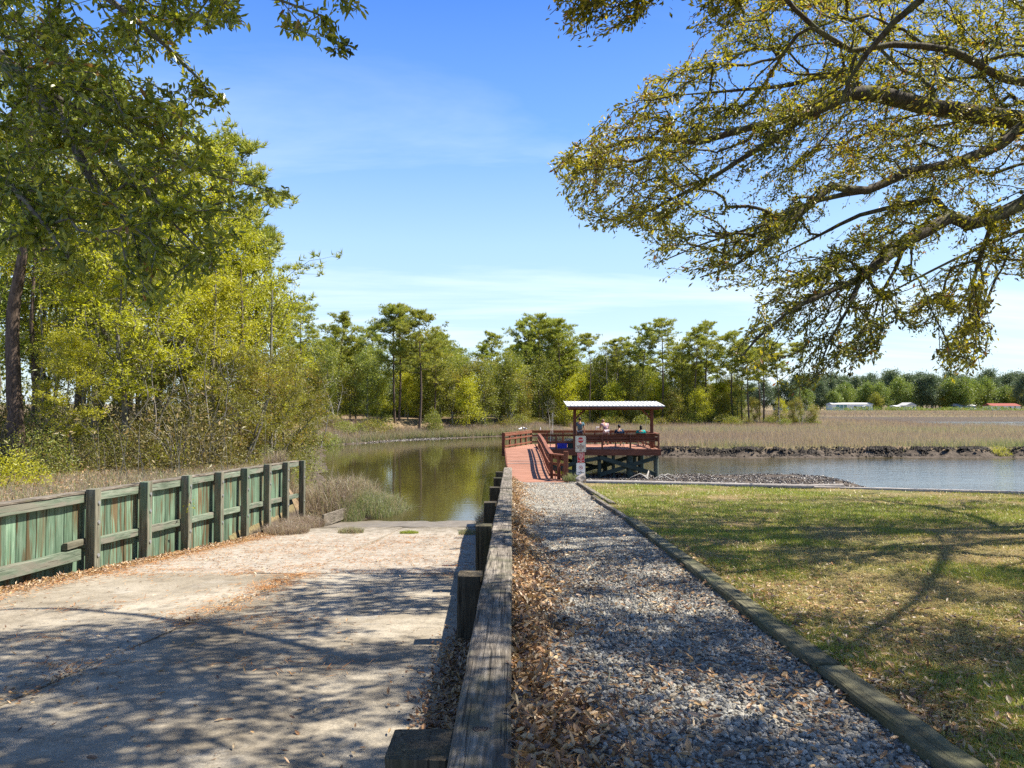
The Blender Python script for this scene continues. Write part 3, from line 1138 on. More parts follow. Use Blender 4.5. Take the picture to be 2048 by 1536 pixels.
def lawn_grass():
    n = 330000
    y = scatter_y(n, 3.2, 24.5, 1.25)
    x = 2.32 + rng.random(n) * (.80 * y - 1.2).clip(.8)
    patch = fbm(x * .9, y * .9, 1, 4) * .65 + fbm(x * .25, y * .25, 8, 2) * .35
    far = sstep(6, 20, y)
    dens = .22 + .78 * sstep(.40, .56, patch)
    k = (y < y_bulk(x) - .12) & (rng.random(n) < dens)
    x, y, patch, far = x[k], y[k], patch[k], far[k]
    n = len(x)
    tint = np.clip((patch - .47) * 3.2 + .50 + .10 * far + rng.normal(0, .24, n), 0, 1)
    h = rng.uniform(.018, .055, n) * (.6 + patch) * (1 + .02 * y)
    w = .0055 * (1 + y / 9)
    mb = MB()
    blades(mb, x, y, zlawn(x, y) - .004, h, w, rng.uniform(.2, 1.3, n), tint)
    tag(mb.obj('lawn_grass', M['grass']), 'patchy green and straw coloured lawn turf', 'grass', kind='stuff')
    # thatch lying flat
    n = 60000
    y = scatter_y(n, 3.2, 20, 1.5)
    x = 2.32 + rng.random(n) * (.80 * y - 1.2).clip(.8)
    k = (y < y_bulk(x) - .12)
    x, y = x[k], y[k]
    n = len(x)
    mb = MB()
    stamp(mb, NEEDLE[0], NEEDLE[1], np.stack([x, y, zlawn(x, y) + .008 + .012 * rng.random(n)], -1), frames(rand_dirs(n) * (1, 1, .15), rand_dirs(n) * .3 + (0, 0, 1.)),
          np.stack([rng.uniform(.03, .07, n), rng.uniform(.08, .14, n) * (1 + y / 12), np.full(n, .08)], -1), rng.random(n) * .32)
    tag(mb.obj('dry_thatch', M['grass']), 'dry straw thatch lying in the lawn', 'thatch', kind='stuff')


lawn_grass()

# ------------------------------------------------------------------ timber works
def plank_mesh(L_, w, h, mat, seg=6, wob=.006, seed=0, name='plank', cham=.008):
    """board along local X with uneven edges, chamfered long edges"""
    r = np.random.default_rng(seed)
    prof = []
    a, b, c = w / 2, h / 2, min(cham, w / 4, h / 4)
    prof = [(-a + c, -b), (a - c, -b), (a, -b + c), (a, b - c), (a - c, b), (-a + c, b), (-a, b - c), (-a, -b + c)]
    vs = []
    xs_ = np.linspace(-L_ / 2, L_ / 2, seg + 1)
    for i, x in enumerate(xs_):
        dy, dz = r.normal(0, wob * .5), r.normal(0, wob * .4)
        for (y, z) in prof:
            vs.append((x + (r.normal(0, wob * .6) if i in (0, seg) else 0), y + dy + r.normal(0, wob * .35), z + dz + r.normal(0, wob * .25)))
    fs = []
    for i in range(seg):
        for k in range(8):
            k2 = (k + 1) % 8
            fs.append((i * 8 + k, i * 8 + k2, (i + 1) * 8 + k2, (i + 1) * 8 + k))
    mb = MB().add(vs, fs)
    n0 = len(vs)
    mb.add([vs[k] for k in range(8)], [(0, 7, 6, 1), (1, 6, 5, 2), (2, 5, 4, 3)])
    mb.add([vs[seg * 8 + k] for k in range(8)], [(0, 1, 6, 7), (1, 2, 5, 6), (2, 3, 4, 5)])
    return mb.mesh(name, mat)


def place_beam(name, me, p, q, parent, roll=0.0, up=(0, 0, 1)):
    """put a mesh built along X so that it runs from p towards q, centred between them"""
    p, q = Vector(p), Vector(q)
    d = (q - p).normalized()
    u = Vector(up)
    if abs(d.dot(u)) > .98:
        u = Vector((1, 0, 0))
    y = u.cross(d).normalized()
    z = d.cross(y)
    R = Matrix((d, y, z)).transposed().to_4x4()
    if roll:
        R = R @ Matrix.Rotation(roll, 4, 'X')
    o = link(name, me, parent)
    o.matrix_local = Matrix.Translation((p + q) / 2) @ R
    return o


def beam_part(name, p, q, w, h, mat, parent, seed=0, seg=5, wob=.004, up=(0, 0, 1), cham=.008):
    L_ = (Vector(q) - Vector(p)).length
    return place_beam(name, plank_mesh(L_, w, h, mat, seg, wob, seed, name, cham), p, q, parent, 0, up)


# --- near guard wall with the wide weathered cap
wall = thing('timber_guard_wall', 'weathered grey timber wall with wide cap between boat ramp and gravel path', 'timber wall')


def zcap(y):
    return 2.88 - .0307 * (y - 3.2)


# the cap has a knot near its end
ctop = [3.16, 6.93, 10.4, 13.9, 17.4, 21.0, 24.1, 26.3]
for i in range(len(ctop) - 1):
    y0, y1 = ctop[i] + .006, ctop[i + 1] - .006
    dx = [0, .004, -.003, .006, 0, .005, 0][i]
    dz = [0, -.012, 0, -.008, .004, 0, -.01][i]
    beam_part('cap_timber', (-.15 + dx, y0, zcap(y0) - .075 + dz), (-.15 + dx, y1, zcap(y1) - .075 + dz), .29, .15, M['cap'], wall, i, 14, .004, cham=.014)
knot = MB()
kx, ky = -.16, 3.62
for r_, z_, m_ in ((.052, .001, 0), (.040, .006, 0), (.022, .003, 0)):
    a = np.linspace(0, 2 * PI, 15)[:-1]
pts = []
rings = [(.050, -.004), (.040, .0015), (.026, .003), (.012, .002), (.001, .003)]
for r_, z_ in rings:
    pts += [(math.cos(a_) * r_ * (1 + .14 * math.sin(3 * a_ + 1)), math.sin(a_) * r_ * (.8 + .1 * math.cos(2 * a_)), z_) for a_ in np.linspace(0, 2 * PI, 14, endpoint=False)]
fs = [(i * 14 + k, i * 14 + (k + 1) % 14, (i + 1) * 14 + (k + 1) % 14, (i + 1) * 14 + k) for i in range(4) for k in range(14)]
t = NT('dark_knot_wood')
_v = t.coord()
_w = t.n('ShaderNodeTexWave', {'Vector': _v, 'Scale': 26.0, 'Distortion': 3.0, 'Detail': 3.0, 'Detail Scale': 4.0}, wave_type='RINGS', rings_direction='Z').outputs['Fac']
_c = t.ramp(_w, [(.2, (.03, .022, .016)), (.6, (.085, .066, .05)), (.9, (.15, .12, .095))])
M['knot'] = t.finish(_c, .85, t.bump(_w, .5, .004), .15)
knot.add(pts, fs)
link('knot', knot.mesh('knot', M['knot'], True), wall, (kx, ky, zcap(ky) + .001), (-.0307, 0, 0))
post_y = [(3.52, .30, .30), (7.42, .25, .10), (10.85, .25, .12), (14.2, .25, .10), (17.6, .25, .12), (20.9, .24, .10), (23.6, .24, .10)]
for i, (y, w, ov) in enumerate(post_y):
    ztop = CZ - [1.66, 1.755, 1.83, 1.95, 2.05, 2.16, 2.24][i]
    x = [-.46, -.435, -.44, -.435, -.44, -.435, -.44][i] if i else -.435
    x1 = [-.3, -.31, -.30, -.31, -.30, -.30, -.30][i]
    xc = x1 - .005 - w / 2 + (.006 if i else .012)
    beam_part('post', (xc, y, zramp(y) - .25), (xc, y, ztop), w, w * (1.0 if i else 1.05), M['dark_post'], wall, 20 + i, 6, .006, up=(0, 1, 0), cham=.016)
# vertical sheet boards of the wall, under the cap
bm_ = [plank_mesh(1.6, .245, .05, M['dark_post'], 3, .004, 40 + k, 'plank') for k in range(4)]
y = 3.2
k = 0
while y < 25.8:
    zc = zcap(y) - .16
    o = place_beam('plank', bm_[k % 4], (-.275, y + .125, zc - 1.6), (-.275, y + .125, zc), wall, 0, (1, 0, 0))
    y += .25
    k += 1
beam_part('waler', (-.235, 3.2, 2.3), (-.235, 26, 1.6), .02, .14, M['dark_post'], wall, 60)

# --- edging timbers on the right of the path
edge = thing('path_edging', 'row of mossy timbers edging the gravel path along the lawn', 'edging')
segs = [(2.9, 5.05, 0), (5.05, 7.0, .0), (7.02, 9.35, .03), (9.38, 11.7, .0), (11.75, 14.2, -.03)]
for i, (y0, y1, dx) in enumerate(segs):
    cx_ = lambda yy: 2.215 + .0112 * (yy - 3)
    x0, x1 = cx_(y0) + dx * .5, cx_(y1) + dx * .3
    beam_part('edging_timber', (x0, y0 + .01, zpath(y0) + .012), (x1, y1 - .01, zpath(y1) + .012), .185, .10, M['edging'], edge, 80 + i, 10, .006, cham=.014)
beam_part('edging_timber', (2.30, 14.3, zpath(14.3) - .01), (2.17, 19.2, zpath(19.2) - .0), .10, .12, M['cap'], edge, 90, 8, .006)
beam_part('edging_timber', (2.42, 17.0, zpath(17) + .0), (2.30, 24.6, zpath(24.6) + .02), .13, .14, M['cap'], edge, 91, 10, .008)

# --- bulkhead along the lawn
bulk = thing('lawn_bulkhead', 'low timber bulkhead with bleached cap along the edge of the lawn', 'bulkhead')


def bulk_cap(pts, r, name, mat, flat=.6):
    mb = MB()
    mb.tube(pts, r, 8, wob=.04)
    o = mb.obj(name, mat, bulk, True)
    return o


cap1 = [(2.62, 25.0, 0), (4.4, 24.5, 0), (7.2, 23.4, 0), (9.4, 22.6, .0), (10.4, 22.35, .04)]
bulk_cap([(x, y + .02, zpath(y) + .045 + dz) for x, y, dz in cap1], .085, 'cap_log', M['pale_cap'])
cap2 = [(9.5, 22.35), (10.9, 21.95), (14.6, 20.4), (22, 18.2), (34, 14.5), (60, 4)]
pts2 = [(x, y + .06, zpath(y) + .045) for x, y in cap2]
for i in range(len(pts2) - 1):
    beam_part('cap_board', pts2[i], pts2[i + 1], .16, .06, M['pale_cap'], bulk, 100 + i, 6, .004)
for i in range(len(SH) - 1):
    (x0, y0), (x1, y1) = SH[i], SH[i + 1]
    a, b = Vector((x0, y0 + .02, 0)), Vector((x1, y1 + .02, 0))
    mb = MB()
    z0, z1 = zpath(y0), zpath(y1)
    n = Vector((y1 - y0, -(x1 - x0), 0)).normalized() * .06
    vs = [a + Vector((0, 0, z0 + .01)), b + Vector((0, 0, z1 + .01)), b + Vector((0, 0, -.6)), a + Vector((0, 0, -.6))]
    vs2 = [v - n for v in vs]
    mb.add([tuple(v) for v in vs + vs2], [(0, 1, 2, 3), (7, 6, 5, 4), (0, 4, 5, 1)])
    mb.obj('sheathing', M['bulk'], bulk)
beam_part('end_board', (2.55, 25.1, zpath(25) - .2), (-.1, 25.62, zpath(25) - .26), .06, .3, M['bulk'], bulk, 120)

# --- green fence on the left of the ramp
fence = thing('green_timber_fence', 'faded green timber retaining fence with posts along left side of the boat ramp', 'fence')
fy = [13.3, 15.2, 17.1, 19.0, 20.85, 22.75, 24.6, 26.5]
M['bolt'] = plain('galvanised_bolt', (.45, .46, .47), .4, .5, .7)
boltm = MB()
boltm.tube([(0, 0, 0), (.02, 0, 0)], .034, 7)
bolt_mesh = boltm.mesh('bolt', M['bolt'])


def zc_f(y):
    return CZ - (1.68 + .036 * (y - 13.3))


def zm_f(y):
    return CZ - (2.53 + .060 * (y - 13.3))


for i, y in enumerate(fy):
    zt = CZ - (1.58 + .0395 * (y - 13.3)) + [0, .0, .02, -.01, .0, .03, .02, .0][i]
    zb = max(zramp(y), -.1) - .3
    po = beam_part('post', (-7.80, y, zb), (-7.80, y, zt), .19, .19, M['green_post'], fence, 140 + i, 5, .004, up=(0, 1, 0), cham=.01)
    _d = Vector((0, 0, 1)); _y = Vector((0, 1, 0)).cross(_d).normalized(); _z = _d.cross(_y)
    PM = Matrix.Translation((-7.80, y, (zb + zt) / 2)) @ Matrix((_d, _y, _z)).transposed().to_4x4()
    for zz in (zt - .26, zt - .62, zm_f(y) - .28):
        b = link('bolt', bolt_mesh, po)
        b.matrix_local = PM.inverted() @ Matrix.Translation((-7.703, y, zz))
pl = [plank_mesh(1.95, .235, .05, M['green'], 4, .004, 160 + k, 'plank') for k in range(6)]
y = 8.2
k = 0
while y < 25.3:
    zt = zc_f(y) - .03
    L_ = 1.95
    dz = random.uniform(-.01, .01)
    if True:
        o = place_beam('plank', random.choice(pl), (-8.03 + random.uniform(-.008, .008), y, zt - L_ + dz), (-8.03, y, zt + dz), fence, 0, (1, 0, 0))
    y += .247
    k += 1
# rails: cap on top, a waler at mid height, butted between the posts
ys_r = [8.2, 13.2] + fy[1:]
for i in range(len(ys_r) - 1):
    y0, y1 = ys_r[i], ys_r[i + 1]
    beam_part('top_rail', (-7.955, y0 + .02, zc_f(y0) - .07), (-7.955, y1 - .02, zc_f(y1) - .07), .10, .16, M['green_rail'], fence, 200 + i, 10, .005)
    beam_part('cap_board', (-8.01, y0 + .02, zc_f(y0) + .035), (-8.01, y1 - .02, zc_f(y1) + .035), .23, .045, M['cap'], fence, 220 + i, 8, .004)
    if i == 0:
        beam_part('mid_rail', (-7.93, y0, zm_f(y0) - .25), (-7.93, y1 - .15, zm_f(y1) - .22), .14, .20, M['green_rail'], fence, 240, 12, .006)
        beam_part('mid_rail', (-7.95, y1 - .5, zm_f(y1) - .02), (-7.95, y1 + .1, zm_f(y1) - .02), .10, .12, M['green_post'], fence, 241, 3, .006)
    else:
        beam_part('mid_rail', (-7.95, y0 + .02, zm_f(y0) - .07), (-7.95, y1 - .02, zm_f(y1) - .07), .11, .15, M['green_rail'], fence, 240 + i, 8, .006)
mb = MB()
mb.add([(-8.06, 8, 2.2), (-8.06, 25.1, 1.7), (-8.06, 25.1, -.4), (-8.06, 8, .6)], [(0, 1, 2, 3)])
mb.obj('backing_sheet', M['bulk'], fence)

# short wooden kerb where the fence ends
kerb = beam_part('sunken_board', (-6.60, 24.9, .42), (-6.32, 29.2, .22), .08, .42, M['cap'], None, 260, 6, .008)
tag(kerb, 'grey half sunken board among reeds at the foot of the boat ramp', 'board')

# ------------------------------------------------------------------ pier
pier = thing('fishing_pier', 'red brown timber boardwalk and fishing platform on pilings over the creek', 'pier')
DZ = 1.78


def zdeck(y):
    return 1.68 + (DZ - 1.68) * sstep(26, 42, y)


xl = lambda y: np.interp(y, [25.6, 32, 44], [.06, -.2, -.42])
xr = lambda y: np.interp(y, [25.6, 30, 44], [1.9, 1.72, 1.6])
mb = MB()
mb2 = MB()
y = 25.6
k = 0
while y < 43.4:
    dst = mb
    z = float(zdeck(y))
    x0, x1 = float(xl(y)), float(xr(y))
    j = random.uniform(-.01, .01)
    dst.box(((x0 + x1) / 2 + j, y, z - .019 + random.uniform(-.002, .002)), (x1 - x0, .135, .038))
    y += .143
mb.obj('walkway_decking', M['deck'], pier)['kind'] = 'stuff'
# platform boards run away from the viewer
mb = MB()
PX0, PX1, PY0, PY1 = 1.6, 8.95, 43.0, 48.6
x = PX0 + .07
while x < PX1:
    mb.box((x, (PY0 + PY1) / 2, DZ - .019 + random.uniform(-.002, .002)), (.135, PY1 - PY0, .038))
    x += .143
x = -.42
while x < PX0 - .07:
    yb = 44.2 + (x + .42) * (48.6 - 44.2) / 1.9
    mb.box((x, (43.45 + yb) / 2, DZ - .019), (.135, yb - 43.45, .038))
    x += .143
mb.obj('platform_decking', M['deck'], pier)['kind'] = 'stuff'
for yy in (33.2, 34.4):
    beam_part('threshold_strip', (float(xl(yy)) + .02, yy, float(zdeck(yy)) + .012), (float(xr(yy)) - .1, yy, float(zdeck(yy)) + .012), .10, .015, M['pale_cap'], pier, 300)


def rbeam(name, p, q, w, h, mat='red', up=(0, 0, 1), seed=0):
    return beam_part(name, p, q, w, h, M[mat], pier, seed, 2, .002, up, .006)


# side skirts and fascias
for i in range(5):
    y0, y1 = [25.7, 30, 34, 38, 41][i], [30, 34, 38, 41, 44.1][i]
    rbeam('fascia', (float(xl(y0)) - .03, y0, float(zdeck(y0)) - .17), (float(xl(y1)) - .03, y1, float(zdeck(y1)) - .17), .045, .30)
    if y1 < 43:
        rbeam('fascia', (float(xr(y0)) + .03, y0, float(zdeck(y0)) - .17), (float(xr(y1)) + .03, y1, float(zdeck(y1)) - .17), .045, .30)
rbeam('fascia', (PX0, PY0 - .03, DZ - .2), (PX1 + .05, PY0 - .03, DZ - .2), .05, .36)
rbeam('fascia', (PX1 + .03, PY0, DZ - .2), (PX1 + .03, PY1, DZ - .2), .05, .36)
rbeam('joist', (PX0, PY0 + .6, DZ - .2), (PX1, PY0 + .6, DZ - .2), .05, .28)
rbeam('joist', (PX0, PY1 - .4, DZ - .2), (PX1, PY1 - .4, DZ - .2), .05, .28)
RH = .93


def rail_run(a, b, n_posts, ends=(True, True), rails=(.14, .56), cap=True, post_h=0.0, sides=1, n_end=0):
    """posts with a cap board and two side boards between a and b (deck level points)"""
    a, b = Vector(a), Vector(b)
    d = (b - a)
    dn = Vector((d.x, d.y, 0)).normalized()
    nrm = Vector((-dn.y, dn.x, 0)) * sides
    for i in range(n_posts):
        if (i == 0 and not ends[0]) or (i == n_posts - 1 and not ends[1]):
            continue
        p = a + d * (i / (n_posts - 1))
        rbeam('rail_post', p + Vector((0, 0, -.36)), p + Vector((0, 0, RH - .04 + post_h)), .10, .10, up=tuple(dn), seed=i)
    off = nrm * -.075
    for h in rails:
        rbeam('side_rail', a + off + Vector((0, 0, h)), b + off + Vector((0, 0, h)), .04, .10, seed=2)
    rbeam('side_rail', a + off + Vector((0, 0, RH - .11)), b + off + Vector((0, 0, RH - .11)), .04, .135, seed=3)
    if cap:
        rbeam('cap_rail', a - dn * .06 + Vector((0, 0, RH)), b + dn * .06 + Vector((0, 0, RH)), .16, .04, seed=4)


# right hand rail of the walkway, curving out at the near end
right_pts = [(1.88, 26.6), (1.56, 27.2), (1.62, 30.5), (1.66, 34), (1.70, 38), (1.66, 43.0)]
w0 = Vector((2.0, 26.3, zdeck(26.6)))
ca = Vector((1.50, 27.0, zdeck(27)))
bend = [Vector((1.50, 27.0, zdeck(27))), Vector((1.50, 30, zdeck(30))), Vector((1.56, 34, zdeck(34))), Vector((1.6, 38, zdeck(38))), Vector((1.62, 43.05, DZ))]
for i in range(4):
    rail_run(bend[i], bend[i + 1], 4 if i < 3 else 5, (True, i == 3), sides=-1)
rail_run(w0, ca, 3, (False, False), sides=1)
for k in range(6):
    p = w0.lerp(ca, (k + .5) / 6)
    rbeam('skirt_plank', p + Vector((0, -.02, -.30)), p + Vector((0, -.02, .42 + .03 * (k % 2))), .085, .03, up=(1, 0, 0), seed=k)
# end post, tall and square
rbeam('end_post', (1.98, 26.2, zdeck(26) - .3), (1.98, 26.2, zdeck(26) + 1.08), .16, .16, up=(0, 1, 0), seed=7)
# left rail: kinks out and runs back to the corner of the platform
A0 = Vector((-.50, 43.6, DZ))
A1 = Vector((1.30, 48.5, DZ))
rail_run(A0, A1, 6, sides=1)
rbeam('end_post', A0 + Vector((-.03, -.1, -.45)), A0 + Vector((-.03, -.1, RH + .03)), .19, .14, up=(0, 1, 0))
# back, front and right rails of the platform
rail_run(A1, (PX1 - .05, PY1 - .1, DZ), 8, (False, True), sides=-1)
rail_run((3.75, PY0 + .08, DZ), (PX1 - .08, PY0 + .08, DZ), 4, rails=(.50, .66, .80), sides=-1)
rail_run((PX1 - .08, PY0 + .08, DZ), (PX1 - .08, PY1 - .1, DZ), 5, (False, False), sides=-1)
# rail from the walkway to the front left of the platform
rail_run((1.64, 43.05, DZ), (3.7, PY0 + .08, DZ), 3, (False, False), rails=(.40,), sides=-1)
# dark inner bench back along the front rail
bench = beam_part('bench_back', (3.9, PY0 + .32, DZ + .62), (PX1 - .3, PY0 + .32, DZ + .62), .04, .30, M['red'], pier, 9, 2)

# pilings and cross bracing
pmesh = {}
pile_x = [1.75, 3.85, 5.3, 6.15, 7.15, 8.75]


def piling(x, y, r, mat, ztop=DZ - .38):
    mb = MB()
    mb.tube([(0, 0, -1.2), (0, 0, ztop)], [r * 1.05, r], 10)
    o = mb.obj('piling', M[mat], pier, True, (x, y, 0))
    return o


for i, x in enumerate(pile_x):
    piling(x, 43.25, [.13, .22, .12, .10, .21, .15][i], 'pale_pile' if i in (5,) else 'pile')
for i, x in enumerate([1.8, 4.4, 6.3, 8.3, 8.8]):
    piling(x, 48.2, [.13, .13, .15, .12, .13][i], 'pile')
for i, x in enumerate([4.1, 6.0, 8.2]):
    piling(x, 45.7, .12, 'pile')
piling(.0, 43.9, .13, 'pile'); piling(0.9, 47, .13, 'pile')
for y_ in (29.5, 34, 38.5):
    for x_ in (.0, 1.45):
        piling(x_, y_, .12, 'pile', 1.35)


def brace(p, q, mat='pile', w=.06, h=.24):
    beam_part('brace', p, q, w, h, M[mat], pier, 1, 2, .004)


brace((3.9, 43.05, 1.0), (5.4, 43.05, 1.25)); brace((1.9, 43.05, .35), (3.9, 43.05, .95))
brace((5.3, 43.02, 1.28), (8.6, 43.02, .28), h=.26); brace((1.9, 43.0, .85), (4.6, 43.0, .15))
brace((5.3, 43.10, .22), (8.7, 43.10, 1.25)); brace((4.1, 45.6, .1), (8.2, 45.6, 1.3)); brace((5.9, 48.0, .2), (8.8, 48.0, 1.25)); brace((1.8, 48.0, 1.2), (5.9, 48.0, .2))

# --- roof over the platform
roof = thing('pier_shelter', 'shelter roof of pale corrugated metal on two red brown posts above the fishing platform', 'shelter')
for i, (x, y) in enumerate(((3.87, 43.9), (8.62, 43.9))):
    beam_part('post', (x, y, DZ), (x, y, 4.22), .18, .18, M['red'], roof, i, 3, .002, up=(0, 1, 0))
    s_ = 1 if i == 0 else -1
    beam_part('brace', (x + .07 * s_, y, 3.62), (x + .62 * s_, y, 4.16), .09, .10, M['red'], roof, i, 2)
beam_part('roof_beam', (3.45, 43.6, 4.23), (9.05, 43.6, 4.23), .09, .20, M['red'], roof, 3, 4)
beam_part('roof_beam', (3.45, 44.9, 4.44), (9.05, 44.9, 4.44), .09, .16, M['red'], roof, 4, 4)
for x in np.linspace(3.5, 9.0, 8):
    beam_part('rafter', (x, 42.95, 4.30), (x, 45.2, 4.56), .05, .12, M['red'], roof, 5, 2)
beam_part('fascia', (3.38, 42.9, 4.275), (9.12, 42.9, 4.275), .04, .16, M['red'], roof, 6, 3)
t = NT('galvanised_roofing')
n_ = t.noise(t.pos(), 2.5, 4)
M['tin'] = t.finish(t.ramp(n_, [(.3, (.40, .385, .36)), (.7, (.58, .565, .53))]), .6, spec=.3, Metallic=.0)
mb = MB()
nxr = 240
X = np.linspace(3.28, 9.22, nxr)
ph = ((X - 3.28) / .23) % 1.0
Zr = np.where(ph < .22, .026, 0) + .004 * np.sin(ph * 2 * PI * 3)
for (ya, za), (yb, zb) in (((42.8, 4.39), (44.05, 4.53)), ((44.05, 4.535), (45.4, 4.67))):
    v = np.concatenate([np.stack([X, np.full(nxr, ya), za + Zr], -1), np.stack([X, np.full(nxr, yb), zb + Zr], -1)])
    i = np.arange(nxr - 1)
    mb.add(v, np.stack([i, i + 1, i + nxr + 1, i + nxr], -1))
    mb.add(v - (0, 0, .012), np.stack([i, i + nxr, i + nxr + 1, i + 1], -1))
v = np.concatenate([np.stack([X, np.full(nxr, 42.8), 4.385 + Zr], -1), np.stack([X, np.full(nxr, 42.8), 4.33 + Zr * 0], -1)])
mb.add(v, np.stack([i, i + nxr, i + nxr + 1, i + 1], -1))
mb.obj('roof_sheet', M['tin'], roof)

# ------------------------------------------------------------------ signs on a post
def text_mesh(body, size, mat, name='lettering', bold=.0, align='CENTER'):
    cu = bpy.data.curves.new(name, 'FONT')
    cu.body = body
    cu.size = size
    cu.align_x = align
    cu.align_y = 'CENTER'
    cu.extrude = .0015
    cu.offset = bold
    cu.resolution_u = 2
    tmp = bpy.data.objects.new('tmp', cu)
    COL.objects.link(tmp)
    bpy.context.view_layer.update()
    me = bpy.data.meshes.new_from_object(tmp.evaluated_get(bpy.context.evaluated_depsgraph_get()))
    bpy.data.objects.remove(tmp)
    me.name = name
    me.materials.clear()
    me.materials.append(mat)
    return me


def put_text(body, size, mat, x, z, y, parent, bold=.0, sx=1.0):
    o = link('lettering', text_mesh(body, size, mat, 'lettering', bold), parent, (x, y, z), (PI / 2, 0, 0))
    o.scale = (sx, 1, 1)
    return o


def round_rect(w, h, r, n=5):
    out = []
    for cx, cy, a0 in ((w / 2 - r, h / 2 - r, 0), (-w / 2 + r, h / 2 - r, PI / 2), (-w / 2 + r, -h / 2 + r, PI), (w / 2 - r, -h / 2 + r, 1.5 * PI)):
        for k in range(n + 1):
            a = a0 + PI / 2 * k / n
            out.append((cx + math.cos(a) * r, cy + math.sin(a) * r))
    return out


def panel(name, outline, th, mat, parent, x, y, z):
    """flat plate in the XZ plane facing the viewer"""
    n = len(outline)
    bm = bmesh.new()
    f = bm.faces.new([bm.verts.new((a, 0, b)) for a, b in outline])
    ext = bmesh.ops.extrude_face_region(bm, geom=[f])
    for v in ext['geom']:
        if isinstance(v, bmesh.types.BMVert):
            v.co.y += th
    bmesh.ops.recalc_face_normals(bm, faces=bm.faces)
    me = bpy.data.meshes.new(name)
    bm.to_mesh(me)
    bm.free()
    me.materials.append(mat)
    return link(name, me, parent, (x, y, z))


M['sign_white'] = plain('sign_white', (.62, .60, .52), .5, .4, nscale=30, namt=.08)
M['sign_red'] = plain('sign_red', (.50, .018, .03), .5, .4)
M['sign_ink'] = plain('sign_dark_red_ink', (.22, .03, .025), .6, .3)
M['sign_black'] = plain('sign_black_ink', (.03, .03, .03), .6, .3)
M['sign_pale'] = plain('sign_pale_print', (.85, .82, .78), .5, .3)
M['post_wood'] = wood_mat('sign_post_wood', (.08, .065, .04), (.2, .17, .115), (.33, .28, .2), .8)
sx_, sy_ = 2.47, 25.3
signpost = thing('sign_post', 'square wooden post carrying three signs at the end of the gravel path', 'post')
zs = lambda py: P(1161, py, sy_).z
xs_c = lambda px: P(px, 900, sy_).x
beam_part('post', (xs_c(1161), sy_ + .06, zpath(25) - .3), (xs_c(1161), sy_ + .06, zs(874)), .09, .09, M['post_wood'], signpost, 3, 4, .003, up=(0, 1, 0))
beam_part('stake', (xs_c(1164.5), sy_ - .02, zpath(25) - .2), (xs_c(1164.5), sy_ - .02, zs(948)), .02, .02, M['sign_white'], signpost, 3, 2, .001, up=(0, 1, 0))


def sign_thing(name, label, px0, py0, px1, py1):
    s_ = thing(name, label, 'sign', (0, 0, 0))
    return s_, (xs_c(px0) + xs_c(px1)) / 2, (zs(py0) + zs(py1)) / 2, xs_c(px1) - xs_c(px0), zs(py0) - zs(py1)


s1, cx, cz, w, h = sign_thing('warning_sign', 'white sign with red stop octagon, topmost on the sign post', 1150.8, 871.8, 1172, 904)
panel('plate', round_rect(w, h, .035), .004, M['sign_white'], s1, cx, sy_, cz)
rim = MB()
o_, i_ = round_rect(w - .05, h - .05, .03), round_rect(w - .062, h - .062, .026)
nn = len(o_)
rim.add([(a, 0, b) for a, b in o_] + [(a, 0, b) for a, b in i_], [(k, (k + 1) % nn, nn + (k + 1) % nn, nn + k) for k in range(nn)])
rim.obj('border', M['sign_ink'], s1, False, (cx, sy_ - .002, cz))
octo = [(math.cos(PI / 8 + k * PI / 4) * .103, math.sin(PI / 8 + k * PI / 4) * .103) for k in range(8)]
zo = cz + h * .235
panel('octagon', octo, .003, M['sign_red'], s1, cx, sy_ - .004, zo)
put_text('STOP', .088, M['sign_pale'], cx, zo, sy_ - .007, s1, .001, .85)
put_text('NO', .045, M['sign_ink'], cx, cz - h * .04, sy_ - .004, s1, .001)
put_text('SWIMMING', .058, M['sign_ink'], cx, cz - h * .135, sy_ - .004, s1, .0015, .95)
put_text('OR DIVING', .055, M['sign_ink'], cx, cz - h * .25, sy_ - .004, s1, .0015, .88)
put_text('OFF', .045, M['sign_ink'], cx, cz - h * .34, sy_ - .004, s1, .0008)
put_text('PIER', .04, M['sign_ink'], cx, cz - h * .42, sy_ - .004, s1, .0008)
s2, cx, cz, w, h = sign_thing('notice_sign', 'small red notice sign with white lettering, middle of the sign post', 1154.5, 905.3, 1169, 925.5)
panel('plate', round_rect(w, h, .012), .004, M['sign_red'], s2, cx, sy_, cz)
rim = MB()
o_, i_ = round_rect(w - .012, h - .012, .01), round_rect(w - .024, h - .024, .008)
nn = len(o_)
rim.add([(a, 0, b) for a, b in o_] + [(a, 0, b) for a, b in i_], [(k, (k + 1) % nn, nn + (k + 1) % nn, nn + k) for k in range(nn)])
rim.obj('border', M['sign_pale'], s2, False, (cx, sy_ - .002, cz))
for k, tx in enumerate(['IF YOU ARE', 'IN NEED OF', 'HELP CALL', 'THE TOWN', 'OFFICE', 'OR', '']):
    if tx:
        put_text(tx, .034, M['sign_pale'], cx, cz + h * (.37 - k * .105), sy_ - .004, s2, .001)
beam_part('divider', (cx - w * .44, sy_ - .003, cz - h * .26), (cx + w * .44, sy_ - .003, cz - h * .26), .002, .008, M['sign_pale'], s2, 1, 1, 0)
put_text('911', .05, M['sign_pale'], cx, cz - h * .38, sy_ - .004, s2, .002)
s3, cx, cz, w, h = sign_thing('prohibition_sign', 'white sign with red barred circle, lowest on the sign post', 1152.6, 926.2, 1170.3, 949.5)
panel('plate', round_rect(w, h, .015), .004, M['sign_pale'], s3, cx, sy_, cz)
mb = MB()
rr = .068
n = 28
ro = [(math.cos(a) * rr, math.sin(a) * rr) for a in np.linspace(0, 2 * PI, n, endpoint=False)]
